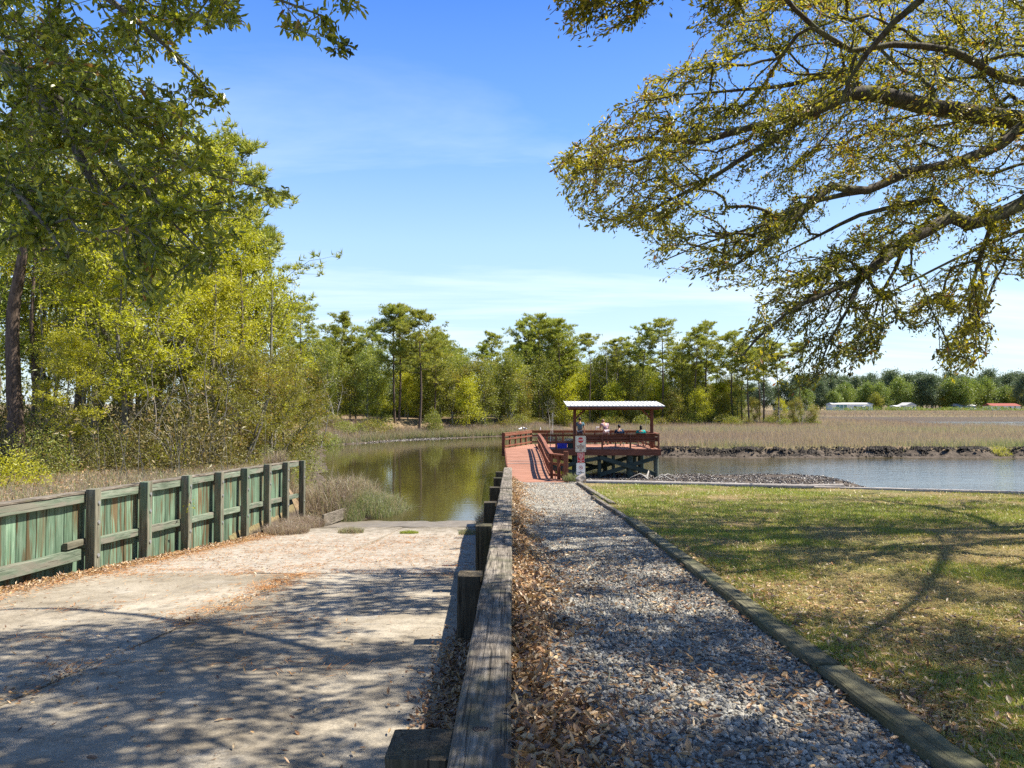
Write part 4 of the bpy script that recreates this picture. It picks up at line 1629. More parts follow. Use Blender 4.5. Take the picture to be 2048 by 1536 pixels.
ri = [(math.cos(a) * rr * .80, math.sin(a) * rr * .80) for a in np.linspace(0, 2 * PI, n, endpoint=False)]
mb.add([(a, 0, b) for a, b in ro] + [(a, 0, b) for a, b in ri], [(k, (k + 1) % n, n + (k + 1) % n, n + k) for k in range(n)])
mb.box((0, -.001, 0), (rr * 1.7, .001, rr * .2), Matrix.Rotation(PI / 4, 3, 'Y'))
mb.obj('barred_circle', M['sign_red'], s3, False, (cx, sy_ - .003, cz + h * .12))
mb = MB()
mb.box((-.018, 0, -.012), (.05, .001, .010)); mb.box((.018, 0, .018), (.018, .001, .018)); mb.box((0, 0, .004), (.035, .001, .009), Matrix.Rotation(-.5, 3, 'Y'))
mb.obj('swimmer_mark', M['sign_black'], s3, False, (cx, sy_ - .002, cz + h * .12))
put_text('NO', .036, M['sign_ink'], cx, cz - h * .20, sy_ - .004, s3, .001)
put_text('SWIMMING', .040, M['sign_black'], cx, cz - h * .33, sy_ - .004, s3, .001, 1.15)

# ------------------------------------------------------------------ foliage materials
M['bark'] = None


def bark_mat(name, dark, light, lichen=None, lich_amt=.5, sc=1.0):
    t = NT(name)
    v = t.pos((7 * sc, 7 * sc, 1.6 * sc))
    a = t.noise(v, 2.2, 5, .65, .8)
    b = t.noise(t.pos((sc, sc, sc)), 3.0, 4, .6)
    c = t.ramp(a, [(.32, dark), (.55, tuple((x + y) / 2 for x, y in zip(dark, light))), (.72, light)])
    if lichen:
        c = t.mix(t.math('MULTIPLY', t.ramp(b, [(.48, 0), (.62, 1)]), lich_amt), c, lichen)
    return t.finish(c, .9, t.bump(a, .8, .03), .15)


M['oak_bark'] = bark_mat('oak_bark', (.035, .028, .020), (.15, .125, .095), (.16, .17, .08), .6)
M['twig'] = M['oak_bark']
M['pine_bark'] = bark_mat('pine_bark', (.045, .032, .024), (.20, .145, .11))
M['grey_bark'] = bark_mat('grey_bark', (.07, .06, .048), (.26, .235, .20), (.20, .21, .13), .5)
M['pale_wood'] = bark_mat('bleached_dead_wood', (.22, .20, .17), (.50, .47, .42))
M['oak_leaf'] = leaf_mat('live_oak_leaves', [(0, (.045, .055, .010)), (.28, (.125, .135, .018)), (.58, (.29, .27, .025)), (.86, (.50, .42, .035)), (.93, (.24, .10, .025)), (1, (.34, .27, .035))], .5, .03, .4)
M['oak_leaf_dark'] = leaf_mat('laurel_oak_leaves', [(0, (.06, .085, .012)), (.3, (.17, .205, .02)), (.65, (.34, .36, .03)), (.92, (.46, .43, .045)), (.96, (.20, .08, .02)), (1, (.32, .25, .05))], .5, .04, .35)
M['spring_leaf'] = leaf_mat('fresh_spring_leaves', [(0, (.19, .20, .010)), (.4, (.37, .38, .012)), (.75, (.48, .48, .022)), (1, (.56, .52, .035))], .5, .03, .5, .03)
M['green_leaf'] = leaf_mat('mid_green_leaves', [(0, (.08, .115, .018)), (.5, (.20, .235, .03)), (.85, (.33, .335, .045)), (1, (.42, .39, .055))], .48, .03, .45, .05)
M['olive_leaf'] = leaf_mat('olive_and_rust_leaves', [(0, (.09, .095, .022)), (.4, (.19, .20, .03)), (.7, (.29, .28, .04)), (.88, (.32, .19, .05)), (1, (.40, .36, .07))], .5, .02, .4, .05)
M['brush_leaf'] = leaf_mat('brown_brush_leaves', [(0, (.05, .045, .02)), (.4, (.12, .10, .035)), (.7, (.19, .17, .045)), (.9, (.26, .17, .07)), (1, (.34, .27, .12))], .4, .02)
M['needles'] = leaf_mat('pine_needles', [(0, (.16, .20, .03)), (.5, (.29, .32, .045)), (.85, (.42, .42, .06)), (1, (.50, .46, .08))], .5, .03, .45, .04)
M['dry_reed'] = leaf_mat('dry_marsh_reeds', [(0, (.24, .175, .145)), (.3, (.35, .27, .215)), (.55, (.35, .295, .21)), (.75, (.25, .265, .125)), (1, (.18, .235, .09))], .45, .03)
M['far_leaf'] = M['green_leaf']


def poly_inside(px, py, poly):
    inside = np.zeros(len(px), bool)
    n = len(poly)
    for i in range(n):
        x1, y1 = poly[i]
        x2, y2 = poly[(i + 1) % n]
        c = ((y1 > py) != (y2 > py)) & (px < (x2 - x1) * (py - y1) / (y2 - y1 + 1e-9) + x1)
        inside ^= c
    return inside


def P_np(px, py, D):
    x, v = px - 1024.0, 768.0 - py
    dy = F * math.cos(PITCH) - v * math.sin(PITCH)
    dz = F * math.sin(PITCH) + v * math.cos(PITCH)
    return np.stack([x / dy * D, D, CZ + dz / dy * D], -1)


def limb_px(g, pts, r0, r1, par=-1):
    """limb through (px, py, depth) points"""
    return g.limb([P(*p) for p in pts], r0, r1, par)


# ------------------------------------------------------------------ the great oak on the right
TR = Vector((14.5, 13.5, 2.1))
g = Growth()
trunk_end = g.limb([TR + Vector((0, 0, -.4)), TR + Vector((-.05, 0, 1.2)), TR + Vector((-.2, .1, 2.6)), TR + Vector((-.1, .1, 4.0))], .48, .38)
fork = g.n - 1
# C, the lowest limb
jC = g.limb([Vector(g.p[fork]), Vector((12.0, 13.0, 6.9)), P(2110, 395, 12.6), P(2048, 404, 12.4), P(1989, 436, 12.2), P(1939, 448, 12.1)], .19, .11, fork)
c1 = limb_px(g, [(1939, 448, 12.1), (1900, 433, 11.9), (1856, 460, 11.7), (1811, 484, 11.5), (1767, 520, 11.2), (1722, 555, 11.0)], .12, .065, jC)
limb_px(g, [(1722, 555, 11.0), (1648, 588, 10.8), (1574, 626, 10.5), (1514, 677, 10.3), (1484, 712, 10.2)], .05, .014, c1)
limb_px(g, [(1722, 555, 11.0), (1700, 610, 10.6), (1660, 680, 10.3), (1640, 730, 10.2)], .035, .01, c1)
limb_px(g, [(1811, 484, 11.5), (1790, 540, 11.9), (1760, 590, 12.0), (1740, 660, 12.0)], .04, .01, g.nearest(P(1811, 484, 11.5)))
limb_px(g, [(1989, 436, 12.2), (1958, 520, 12.0), (1945, 570, 11.9), (1938, 640, 11.8), (1955, 700, 11.7)], .05, .01, g.nearest(P(1989, 436, 12.2)))
limb_px(g, [(1900, 433, 11.9), (1870, 396, 12.4), (1800, 410, 12.6), (1720, 430, 12.8), (1640, 470, 13), (1560, 510, 13.2)], .06, .012, g.nearest(P(1900, 433, 11.9)))
# B
jB = g.limb([Vector(g.p[fork]), Vector((12.6, 13.6, 8.0)), P(2130, 230, 12.6), P(2048, 251, 12.4), P(2001, 289, 12.2), P(1904, 328, 12.0), P(1808, 347, 11.8), P(1735, 381, 11.6), P(1663, 371, 11.4)], .17, .06, fork)
limb_px(g, [(1663, 371, 11.4), (1615, 415, 11.2), (1540, 480, 11.0), (1470, 530, 10.9), (1400, 555, 10.8)], .06, .01, jB)
limb_px(g, [(1735, 381, 11.6), (1640, 400, 12.2), (1520, 450, 12.5), (1400, 490, 12.6), (1330, 520, 12.6)], .05, .01, g.nearest(P(1735, 381, 11.6)))
# A, the long one
jA = g.limb([Vector(g.p[fork]), Vector((13.0, 13.0, 8.8)), P(2120, 235, 13.6), P(2048, 241, 13.4), P(1880, 217, 13.0), P(1735, 186, 12.8), P(1670, 200, 12.6), P(1615, 227, 12.4)], .27, .12, fork)
limb_px(g, [(1615, 227, 12.4), (1470, 263, 12.1), (1398, 285, 12.0), (1340, 280, 11.9), (1277, 275, 11.8), (1181, 309, 11.6), (1112, 336, 11.4)], .085, .012, jA)
limb_px(g, [(1615, 227, 12.4), (1560, 270, 12.8), (1480, 320, 13), (1400, 370, 13), (1300, 420, 13), (1250, 450, 13)], .07, .012, jA)
limb_px(g, [(1735, 186, 12.8), (1660, 150, 13.4), (1580, 170, 13.6), (1480, 180, 13.8), (1360, 190, 14)], .07, .012, g.nearest(P(1735, 186, 12.8)))
# D and the upper ones
jD = g.limb([Vector(g.p[fork]), Vector((13.4, 12.0, 9.6)), P(2090, 170, 11.0), P(1976, 140, 10.8), P(1904, 101, 10.6), P(1784, 89, 10.4), P(1702, 101, 10.2), P(1639, 63, 10.0), P(1590, 19, 9.9), P(1540, -40, 9.8)], .14, .03, fork)
limb_px(g, [(1880, -60, 9.6), (1841, 0, 9.7), (1784, 48, 9.8), (1735, 106, 9.9), (1702, 154, 10.0), (1680, 210, 10.1)], .06, .02, g.nearest(P(1784, 89, 10.4)))
# limbs over the viewer, outside the picture
up1 = g.limb([Vector(g.p[fork]), Vector((11.5, 11.5, 9.8)), Vector((8.5, 9.5, 11.5)), Vector((5.2, 7.6, 12.0)), Vector((1.5, 6.6, 11.2)), Vector((-2.5, 6.0, 10.0))], .085, .015, fork)
g.limb([Vector((11.5, 11.5, 9.8)), Vector((9.5, 8.2, 10.5)), Vector((7.2, 5.6, 10.6)), Vector((5.0, 3.4, 10.0))], .07, .015, g.nearest(Vector((11.5, 11.5, 9.8))))
g.limb([Vector((13.0, 13.0, 8.8)), Vector((14.5, 16.5, 9.5)), Vector((13.5, 20.5, 9.0)), Vector((11.5, 24, 7.6))], .09, .02, fork)
g.limb([Vector((13.0, 13.0, 8.8)), Vector((18.0, 14.5, 10)), Vector((23.0, 16.5, 9.5))], .11, .03, fork)
g.limb([Vector((5.2, 7.6, 12.0)), Vector((3.6, 9.4, 12.8)), Vector((1.0, 10.4, 12.6)), Vector((-1.0, 9.0, 11.6))], .09, .02, g.nearest(Vector((5.2, 7.6, 12.0))))

POLY_R = [(1100, 330), (1180, 262), (1255, 200), (1330, 128), (1400, 118), (1440, 60), (1500, -60), (2350, -60), (2350, 470), (2048, 555), (2005, 540), (1968, 580), (1985, 655), (1978, 745), (1935, 752), (1872, 742),
          (1880, 700), (1905, 650), (1885, 620), (1838, 690), (1800, 640), (1775, 640), (1750, 720), (1700, 752), (1650, 765), (1600, 785), (1545, 795), (1465, 702), (1520, 625), (1500, 560), (1440, 590), (1400, 552), (1290, 575),
          (1298, 500), (1262, 455), (1200, 468), (1140, 420)]
POLY_R2 = [(1098, -50), (1310, -50), (1305, 20), (1275, 50), (1220, 80), (1160, 75), (1140, 85), (1098, 45)]
POLY_R3 = [(1380, -50), (1520, -50), (1480, 30), (1430, 95), (1385, 60)]
n = 22000
px, py = rng.uniform(1090, 2350, n), rng.uniform(-60, 800, n)
k = poly_inside(px, py, POLY_R)
px, py = px[k], py[k]
D = 11.8 + rng.uniform(-2.3, 2.8, len(px)) - np.clip(1500 - px, 0, 400) / 400 * .3 - np.clip(py - 450, 0, 300) / 300 * .9
D = D + rng.uniform(0, 1, len(px)) ** 1.5 * 7.5 * sstep(1480, 1800, px) * (1 - sstep(330, 470, py))
pr = P_np(px, py, D)
# the sprays trail down to the left: stretch the gaps along that direction
u_, v_ = (-px * .80 + py * .60), (px * .60 + py * .80)
nz2 = fbm(u_ * .0045, v_ * .017, D * .5, 3)
nz = fbm(pr[:, 0] * .8, pr[:, 1] * .8, pr[:, 2] * .9, 3)
thr = .485 - .02 * sstep(1500, 1900, px) - .012 * sstep(300, 0, py) + .012 * sstep(430, 620, py)
k = nz2 * .62 + nz * .38 > thr
pr = pr[k][:5800]
extra = []
for poly, n, dd in ((POLY_R2, 120, 8.2), (POLY_R3, 60, 8.8)):
    a, b = rng.uniform(1090, 1540, n * 5), rng.uniform(-50, 100, n * 5)
    k = poly_inside(a, b, poly)
    extra.append(P_np(a[k][:n], b[k][:n], dd + rng.uniform(-.5, .6, len(a[k][:n]))))
# crown above and around the picture, which casts the dappled shade
n = 20000
a = np.stack([rng.uniform(-4.6, 14.5, n), rng.uniform(1.0, 13, n), rng.uniform(8.2, 14, n)], -1)
mid = 11.2 - .06 * (a[:, 0] - 6) ** 2 * .25
k = (a[:, 2] > CZ + .66 * a[:, 1] + .35) & (np.abs(a[:, 2] - mid) < 1.6)
nn_ = fbm(a[:, 0] * .55, a[:, 1] * .55, a[:, 2] * .3, 3)
k &= nn_ > .475
over = a[k][:2250]
n = 9000
a = np.stack([rng.uniform(-3.4, 7.5, n), rng.uniform(3.4, 8.6, n), rng.uniform(8.4, 11.2, n)], -1)
k = (a[:, 2] > CZ + .66 * a[:, 1] + .35) & (fbm(a[:, 0] * .75, a[:, 1] * .75, a[:, 2] * .2 + 4, 3) > .46)
over = np.concatenate([over, a[k][:900]])
n = 5000
b = np.stack([rng.uniform(6, 23, n), rng.uniform(5, 27, n), rng.uniform(6.5, 12.5, n)], -1)
k = (b[:, 0] > .76 * b[:, 1] + .3) & (fbm(b[:, 0] * .5, b[:, 1] * .5, b[:, 2] * .4, 3) > .46)
side = b[k][:1600]
att_vis = np.concatenate([pr] + extra)
bias = np.array((-.62, 0, -.62))
g.grow(att_vis, step=.20, kpath=.13, wig=.045, sag=.16, bias=bias, bw=.55)
n_vis = len(g.tips)
g.grow(np.concatenate([over, side]), step=.4, kpath=.15, wig=.05, sag=.05)
oak = thing('live_oak', 'spreading live oak with long mossy limbs reaching over the lawn and path', 'tree', tuple(TR))
oak_inv = -np.array(TR)


def shifted(mb):
    for i in range(len(mb.v)):
        mb.v[i] = mb.v[i] + oak_inv
    return mb


mbw = MB()
g.wood(mbw, .0040, .45, 4, 10)
shifted(mbw).obj('trunk', M['oak_bark'], oak, True)
vt, ot = g.tips[:n_vis], g.tips[n_vis:]
mbl = MB()
g.tips = vt
pos, dr = g.leaf_spots(27, .66, .04)
nv = len(pos)
# leaves hang in little rosettes, yellower near the top of each spray
hz = fbm(pos[:, 0] * .6, pos[:, 1] * .6, pos[:, 2] * .6, 2)
tint = np.clip(rng.random(nv) * .62 + (hz - .40) * 1.1 + .10, 0, .92)
rust = rng.random(nv) < .025
tint[rust] = .93
near = np.argsort(pos[:, 1])[:300]
isn = np.zeros(nv, bool)
isn[near] = True
put_leaves(mbl, pos[~isn], dr[~isn], .066, LEAF2, droop=.05, tint=tint[~isn], var=.34, up=.5, fwd=.9, jitter=.75)
g.tips = ot
pos2, dr2 = g.leaf_spots(30, .95, .18)
put_leaves(mbl, pos2, dr2, .135, LEAF2, droop=.1, var=.25)
shifted(mbl).obj('crown', M['oak_leaf'], oak)
lm = [MB().add(LEAF4[0], LEAF4[1], tv).mesh('leaf', M['oak_leaf']) for tv in (.2, .45, .6, .75, .88)]
for i in near:
    q = Vector(dr[i]) * .5 + Vector(rand_dirs(1)[0]) * .9
    R = q.to_track_quat('X', 'Z').to_matrix().to_4x4()
    o = link('leaf', random.choice(lm), oak)
    o.matrix_local = Matrix.Translation(Vector(pos[i] + oak_inv)) @ R @ Matrix.Scale(.075, 4)

# ------------------------------------------------------------------ near oak on the left: boughs hanging into the picture
g = Growth()
TL = Vector((-9.2, 3.2, 2.5))
g.limb([TL + Vector((0, 0, -.3)), TL + Vector((.1, 0, 2)), TL + Vector((.4, .2, 4.2)), TL + Vector((.8, .5, 6))], .36, .28)
fk = g.n - 1
b1 = g.limb([Vector(g.p[fk]), Vector((-7.0, 4.4, 8.6)), P(-60, 60, 6.4), P(10, 130, 6.4), P(60, 165, 6.4), P(110, 225, 6.4), P(150, 290, 6.4), P(172, 340, 6.3), P(200, 390, 6.3), P(240, 430, 6.2), P(300, 480, 6.1)], .18, .015, fk)
limb_px(g, [(60, 165, 6.4), (140, 210, 6.6), (230, 240, 6.8), (320, 300, 7), (420, 350, 7.1), (530, 378, 7.2)], .035, .006, g.nearest(P(60, 165, 6.4)))
limb_px(g, [(110, 225, 6.4), (200, 300, 5.9), (280, 360, 5.8), (340, 440, 5.8), (400, 500, 5.8)], .03, .006, g.nearest(P(110, 225, 6.4)))
b2 = g.limb([Vector(g.p[fk]), Vector((-6.5, 4.8, 9.6)), P(60, -120, 6.6), P(180, -30, 6.7), P(260, 30, 6.8), P(330, 90, 6.9), P(400, 160, 7), P(436, 206, 7)], .16, .003, fk)
limb_px(g, [(180, -30, 6.7), (330, -30, 6.3), (450, -20, 6.1), (560, 0, 6.0), (640, 30, 5.9), (678, 96, 5.9)], .03, .003, g.nearest(P(180, -30, 6.7)))
limb_px(g, [(450, -20, 6.1), (600, -60, 6.0), (700, 8, 5.9)], .02, .005, g.nearest(P(450, -20, 6.1)))
g.limb([Vector((-7.0, 4.4, 8.6)), Vector((-5.6, 4.6, 8.0)), P(-80, 300, 5.6), P(30, 380, 5.6), P(90, 450, 5.6), P(140, 520, 5.6)], .09, .01, g.nearest(Vector((-7.0, 4.4, 8.6))))
POLY_L = [(-120, -60), (710, -60), (705, 20), (685, 35), (690, 108), (640, 108), (600, 90), (560, 60), (530, 55), (488, 60), (440, 45), (405, 62), (378, 70), (365, 110), (392, 145), (400, 205), (428, 214), (395, 245), (440, 330), (485, 350), (556, 380),
          (500, 400), (520, 425), (480, 470), (450, 500), (425, 545), (385, 590), (330, 600), (290, 622), (250, 600), (215, 545), (160, 500), (90, 520), (40, 500), (-120, 520)]
n = 7000
px, py = rng.uniform(-120, 720, n), rng.uniform(-60, 620, n)
k = poly_inside(px, py, POLY_L)
px, py = px[k], py[k]
D = 6.3 + rng.uniform(-1.0, 1.3, len(px))
pl_ = P_np(px, py, D)
nz = fbm(pl_[:, 0] * 1.5, pl_[:, 1] * 1.5, pl_[:, 2] * 1.5, 3) * .5 + fbm(px * .014, py * .014, 7, 3) * .5
dens = np.where(px < 380, .445, .47) - .02 * sstep(100, 350, py)
pl_ = pl_[nz > dens + .012][:1150]
_t = np.array([tuple(P(*q)) for q in ((650, 45, 5.9), (668, 75, 5.9), (680, 100, 5.9), (690, 8, 5.9), (420, 185, 7), (432, 205, 7), (400, 160, 7), (540, 378, 7.2), (130, 505, 5.6))])
pl_ = np.concatenate([pl_] + [_t + rng.normal(0, .05, _t.shape) for _ in range(4)])
g.grow(pl_, step=.12, kpath=.14, wig=.05, sag=.08, bias=np.array((.5, .1, -.4)))
loak = thing('laurel_oak', 'dark leaved oak whose leafy boughs hang in from the upper left', 'tree', tuple(TL))
oak_inv = -np.array(TL)
mbw = MB()
g.wood(mbw, .0028, .46, 4, 9)
shifted(mbw).obj('trunk', M['grey_bark'], loak, True)
pos, dr = g.leaf_spots(17, .36, .025)
nv = len(pos)
tint = np.clip(rng.random(nv) ** 1.1 * .75 + (fbm(pos[:, 0] * 1.5, pos[:, 1] * 1.5, pos[:, 2] * 1.5, 2) - .4) * .8, 0, 1)
near = np.argsort(pos[:, 1] + np.where(pos[:, 0] / pos[:, 1] < -.71, 50, 0))[:300]
isn = np.zeros(nv, bool)
isn[near] = True
mbl = MB()
put_leaves(mbl, pos[~isn], dr[~isn], .072, LEAF4, droop=.18, tint=tint[~isn], var=.25, up=.6, fwd=.6, jitter=.8)
shifted(mbl).obj('crown', M['oak_leaf_dark'], loak)
lm = [MB().add(LEAF4[0], LEAF4[1], tv).mesh('leaf', M['oak_leaf_dark']) for tv in (.1, .35, .55, .75, .9, .97)]
for i in near:
    q = Vector(dr[i]) * .6 + Vector(rand_dirs(1)[0]) * .8 + Vector((0, 0, -.15))
    o = link('leaf', random.choice(lm), loak)
    o.matrix_local = Matrix.Translation(Vector(pos[i] + oak_inv)) @ q.to_track_quat('X', 'Z').to_matrix().to_4x4() @ Matrix.Rotation(random.uniform(-.8, .8), 4, 'X') @ Matrix.Scale(.078 * random.uniform(.75, 1.2), 4)


# ------------------------------------------------------------------ tree kinds, one of each with its parts
def broad_tree(seed, H, R, base, n_tips, per_tip, leaf, lobes=9, trunk_r=.16, lean=(0, 0), spread=.12, shape=LEAF2, flat=.75, multi=1, thr=.0, back=.7, layer=False):
    """returns (trunk MB, crown MB); stands on z = 0"""
    global rng
    keep, rng = rng, np.random.default_rng(seed)
    random.seed(seed)
    g = Growth()
    top = Vector((lean[0] * H, lean[1] * H, H * .86))
    for m in range(multi):
        a = random.uniform(0, 6.28)
        s_ = 0 if multi == 1 else .10 * H
        tp = top + Vector((math.cos(a) * s_ * 2.2, math.sin(a) * s_ * 2.2, -random.random() * H * .15))
        pts = [Vector((math.cos(a) * s_ * .15, math.sin(a) * s_ * .15, -.4))]
        for k in range(1, 6):
            f = k / 5
            pts.append(tp * f + Vector((random.uniform(-1, 1), random.uniform(-1, 1), 0)) * H * .022)
        g.limb(pts, trunk_r / math.sqrt(multi), trunk_r * .12, step=H / 30)
    cs = []
    for k in range(lobes):
        f = (k + .5) / lobes
        a = k * 2.4 + random.uniform(-.5, .5)
        zz = base + (H * .97 - base) * (f ** .8)
        prof = math.sin(min(1, (f * .86 + .16)) * PI) ** .6
        rr = R * prof * random.uniform(.35, .75)
        c = np.array((math.cos(a) * rr + lean[0] * zz, math.sin(a) * rr + lean[1] * zz, zz))
        cs.append((c, R * random.uniform(.34, .55)))
    pts = []
    for c, r in cs:
        m = n_tips // lobes
        v = rand_dirs(m) * (rng.random((m, 1)) ** .45) * r
        v[:, 2] *= flat * (.7 if layer else 1)
        pts.append(c + v)
    att = np.concatenate(pts)
    att = att[att[:, 2] > base * .6]
    g.grow(att, step=H / 26, kpath=.3, wig=.04, sag=.06)
    w = MB()
    g.wood(w, .010 * H / 12, .46, 3, 7)
    pos, dr = g.leaf_spots(per_tip, back, spread)
    hz = fbm(pos[:, 0] * .9, pos[:, 1] * .9, pos[:, 2] * .9 + seed, 2)
    tint = np.clip(rng.random(len(pos)) * .6 + hz * .9 - .25, 0, 1)
    c = MB()
    put_leaves(c, pos, dr, leaf, shape, droop=.1, jitter=1.0, tint=tint, up=.7)
    rng = keep
    return w, c


TUFT_N = 10
_tv, _tf = [], []
_r = np.random.default_rng(5)
for _k in range(TUFT_N):
    _d = _r.normal(size=3)
    _d[2] = abs(_d[2]) * .9 + .15
    _d /= np.linalg.norm(_d)
    _s = np.cross(_d, _r.normal(size=3))
    _s = _s / np.linalg.norm(_s) * .075
    _i = len(_tv)
    _tv += [tuple(_s), tuple(-_s), tuple(_d)]
    _tf.append((_i, _i + 1, _i + 2))
TUFT = (_tv, _tf)


def pine_tree(seed, H, R, base, n_limbs=34, tufts=9, tr=.17, tuft=.55, flat=True, lean=.02, umb=False):
    global rng
    keep, rng = rng, np.random.default_rng(seed)
    random.seed(seed)
    w, c = MB(), MB()
    bend = [Vector((random.uniform(-1, 1) * lean * H, random.uniform(-1, 1) * lean * H, 0)) for _ in range(4)]

    def tp(f):
        return Vector((0, 0, f * H)) + bend[0] * math.sin(f * PI) + bend[1] * f * f + bend[2] * math.sin(f * 2 * PI) * .35
    m = 14
    w.tube([tp(i / m * .985) - Vector((0, 0, .4 if i == 0 else 0)) for i in range(m + 1)], [tr * (1 - .86 * (i / m) ** 1.2) for i in range(m + 1)], 7, wob=.05)
    pos, tint = [], []
    for k in range(n_limbs):
        f = (k + random.random()) / n_limbs
        z = base + (1 - base) * (f ** .85)
        if umb:
            prof = .35 + .65 * math.sin(min(1, f * 1.0) * PI * .8 + .2)
        else:
            prof = (.55 + .45 * math.sin(f * PI * .8 + .35)) * (1 - f ** 3 * .62)
        a = k * 2.399 + random.uniform(-.5, .5)
        L_ = R * prof * random.choice((random.uniform(.35, .8), random.uniform(.8, 1.25)))
        o_ = tp(z * .97)
        rise = random.uniform(.10, .42) + .35 * f
        dirv = Vector((math.cos(a), math.sin(a), rise))
        pts = [o_]
        for j in range(1, 5):
            q = j / 4
            pts.append(o_ + dirv * L_ * q + Vector((0, 0, -.10 * L_ * math.sin(q * PI) + .10 * L_ * q * q)) + Vector((random.uniform(-1, 1), random.uniform(-1, 1), random.uniform(-.5, .5))) * .06 * L_)
        w.tube(pts, [tr * .26 * (1 - .55 * f) * (1 - .8 * j / 4) + .008 for j in range(5)], 3)
        # twigs and tufts on the outer part
        for j in range(tufts):
            q = random.uniform(.52, 1.05)
            b_ = pts[min(3, int(q * 4 * .999))].lerp(pts[min(4, int(q * 4 * .999) + 1)], (q * 4) % 1 if q < 1 else 1)
            off = Vector((random.gauss(0, 1), random.gauss(0, 1), abs(random.gauss(0, .35)))) * .20 * L_ * (1.15 - q * .4)
            e = b_ + off
            if j % 2 == 0:
                w.tube([b_, (b_ + e) / 2 + Vector((0, 0, -.04)), e], [.014, .011, .006], 3)
            pos.append(e)
            tint.append(random.random())
    top_pos = [tp(1.0) + Vector((random.gauss(0, .25), random.gauss(0, .25), random.uniform(-.6, .15))) for _ in range(8)]
    pos += top_pos
    tint += [random.random() for _ in top_pos]
    pos = np.array([tuple(p) for p in pos])
    tint = np.array(tint)
    n = len(pos)
    # each tuft is a small cloud of needle sprays
    rep = 5
    pos = np.repeat(pos, rep, 0) + rng.normal(0, tuft * .48, (n * rep, 3)) * (1, 1, .5)
    tint = np.clip(np.repeat(tint, rep) * .55 + rng.random(n * rep) * .45, 0, 1)
    Fr = frames(rand_dirs(len(pos)) * (1, 1, .3), rand_dirs(len(pos)) * .5 + (0, 0, 1.))
    stamp(c, TUFT[0], TUFT[1], pos, Fr, tuft * rng.uniform(.6, 1.15, len(pos)), tint)
    rng = keep
    return w, c


def bush(seed, H, R, n, leaf, stems=7, shape=LEAF2, spread=.3):
    global rng
    keep, rng = rng, np.random.default_rng(seed)
    random.seed(seed)
    w, c = MB(), MB()
    tips = []
    for k in range(stems):
        a = random.uniform(0, 6.28)
        r = R * random.uniform(.3, .95)
        e = Vector((math.cos(a) * r, math.sin(a) * r, H * random.uniform(.45, .95) * (1 - .4 * (r / R) ** 2)))
        mid_ = e * .5 + Vector((0, 0, H * .12))
        w.tube([Vector((0, 0, -.2)), mid_, e], [.03 * H / 2, .018 * H / 2, .006], 3)
        tips += [e, mid_.lerp(e, .5)]
    v = rand_dirs(n) * (rng.random((n, 1)) ** .4)
    v[:, 2] = np.abs(v[:, 2])
    pos = v * (R, R, H)
    nz = fbm(pos[:, 0] * 1.6 / max(.6, R / 2), pos[:, 1] * 1.6 / max(.6, R / 2), pos[:, 2] * 1.6 / max(.6, R / 2) + seed, 3)
    k = nz > .44
    pos = pos[k]
    dr = v[k]
    tint = np.clip(rng.random(len(pos)) * .7 + nz[k] * .8 - .3, 0, 1)
    put_leaves(c, pos + rng.normal(0, .05, pos.shape), dr, leaf, shape, jitter=1.2, tint=tint)
    rng = keep
    return w, c


class Kind:
    """trunk and crown meshes shared by every copy of one kind of tree"""

    def __init__(s, wc, bark, leaf, name='tree', cat='tree'):
        s.w = wc[0].mesh('trunk', M[bark], True)
        s.c = wc[1].mesh('crown', M[leaf])
        s.name, s.cat = name, cat

    def put(s, x, y, z, sc, label, group=None, rz=None, leaf=None, name=None, sz=None):
        t = thing(name or s.name, label, s.cat, (x, y, z), random.uniform(0, 6.28) if rz is None else rz, group)
        t.scale = (sc, sc, sc * (sz or random.uniform(.94, 1.06)))
        link('trunk' if s.cat == 'tree' else 'stems', s.w, t)
        link('crown' if s.cat == 'tree' else 'foliage', s.c, t)
        return t

# ------------------------------------------------------------------ woods on the near left bank
K = {}
K['gum1'] = Kind(broad_tree(11, 13, 3.4, 3.4, 660, 34, .12, 19, .17, (.03, .02), .10, back=.9, layer=True), 'grey_bark', 'spring_leaf', 'sweetgum_tree')
K['gum2'] = Kind(broad_tree(12, 10, 3.0, 2.6, 600, 34, .115, 16, .13, (-.04, .0), .10, back=.9, layer=True), 'grey_bark', 'spring_leaf', 'sweetgum_tree')
K['mid1'] = Kind(broad_tree(13, 11, 2.9, 2.5, 540, 30, .135, 11, .15, (.02, -.03), .12, back=.9), 'grey_bark', 'green_leaf', 'hardwood_tree')
K['shrubby'] = Kind(broad_tree(14, 6.0, 2.7, .6, 560, 34, .09, 11, .11, (.05, 0), .10, multi=3, back=.6), 'grey_bark', 'olive_leaf', 'leaning_shrub_tree')
K['bare'] = Kind((broad_tree(15, 7.5, 2.4, 1.6, 260, 1, .05, 9, .09, (.05, .02), .1, multi=2)[0], bush(91, .4, .3, 30, .05, 2)[1]), 'grey_bark', 'olive_leaf', 'bare_tree')
K['pine1'] = Kind(pine_tree(21, 17, 3.5, .50, 28, 12, .19, .44), 'pine_bark', 'needles', 'pine_tree')
K['pine2'] = Kind(pine_tree(22, 16, 3.0, .58, 24, 12, .17, .44, lean=.03), 'pine_bark', 'needles', 'pine_tree')
K['pine3'] = Kind(pine_tree(23, 15, 3.8, .40, 30, 12, .18, .46, lean=.015), 'pine_bark', 'needles', 'pine_tree')
K['pine4'] = Kind(pine_tree(24, 15.5, 2.2, .82, 12, 12, .13, .42, lean=.04, umb=True), 'pine_bark', 'needles', 'pine_tree')
K['bush1'] = Kind(bush(31, 1.9, 1.5, 5200, .075), 'grey_bark', 'green_leaf', 'green_bush', 'bush')
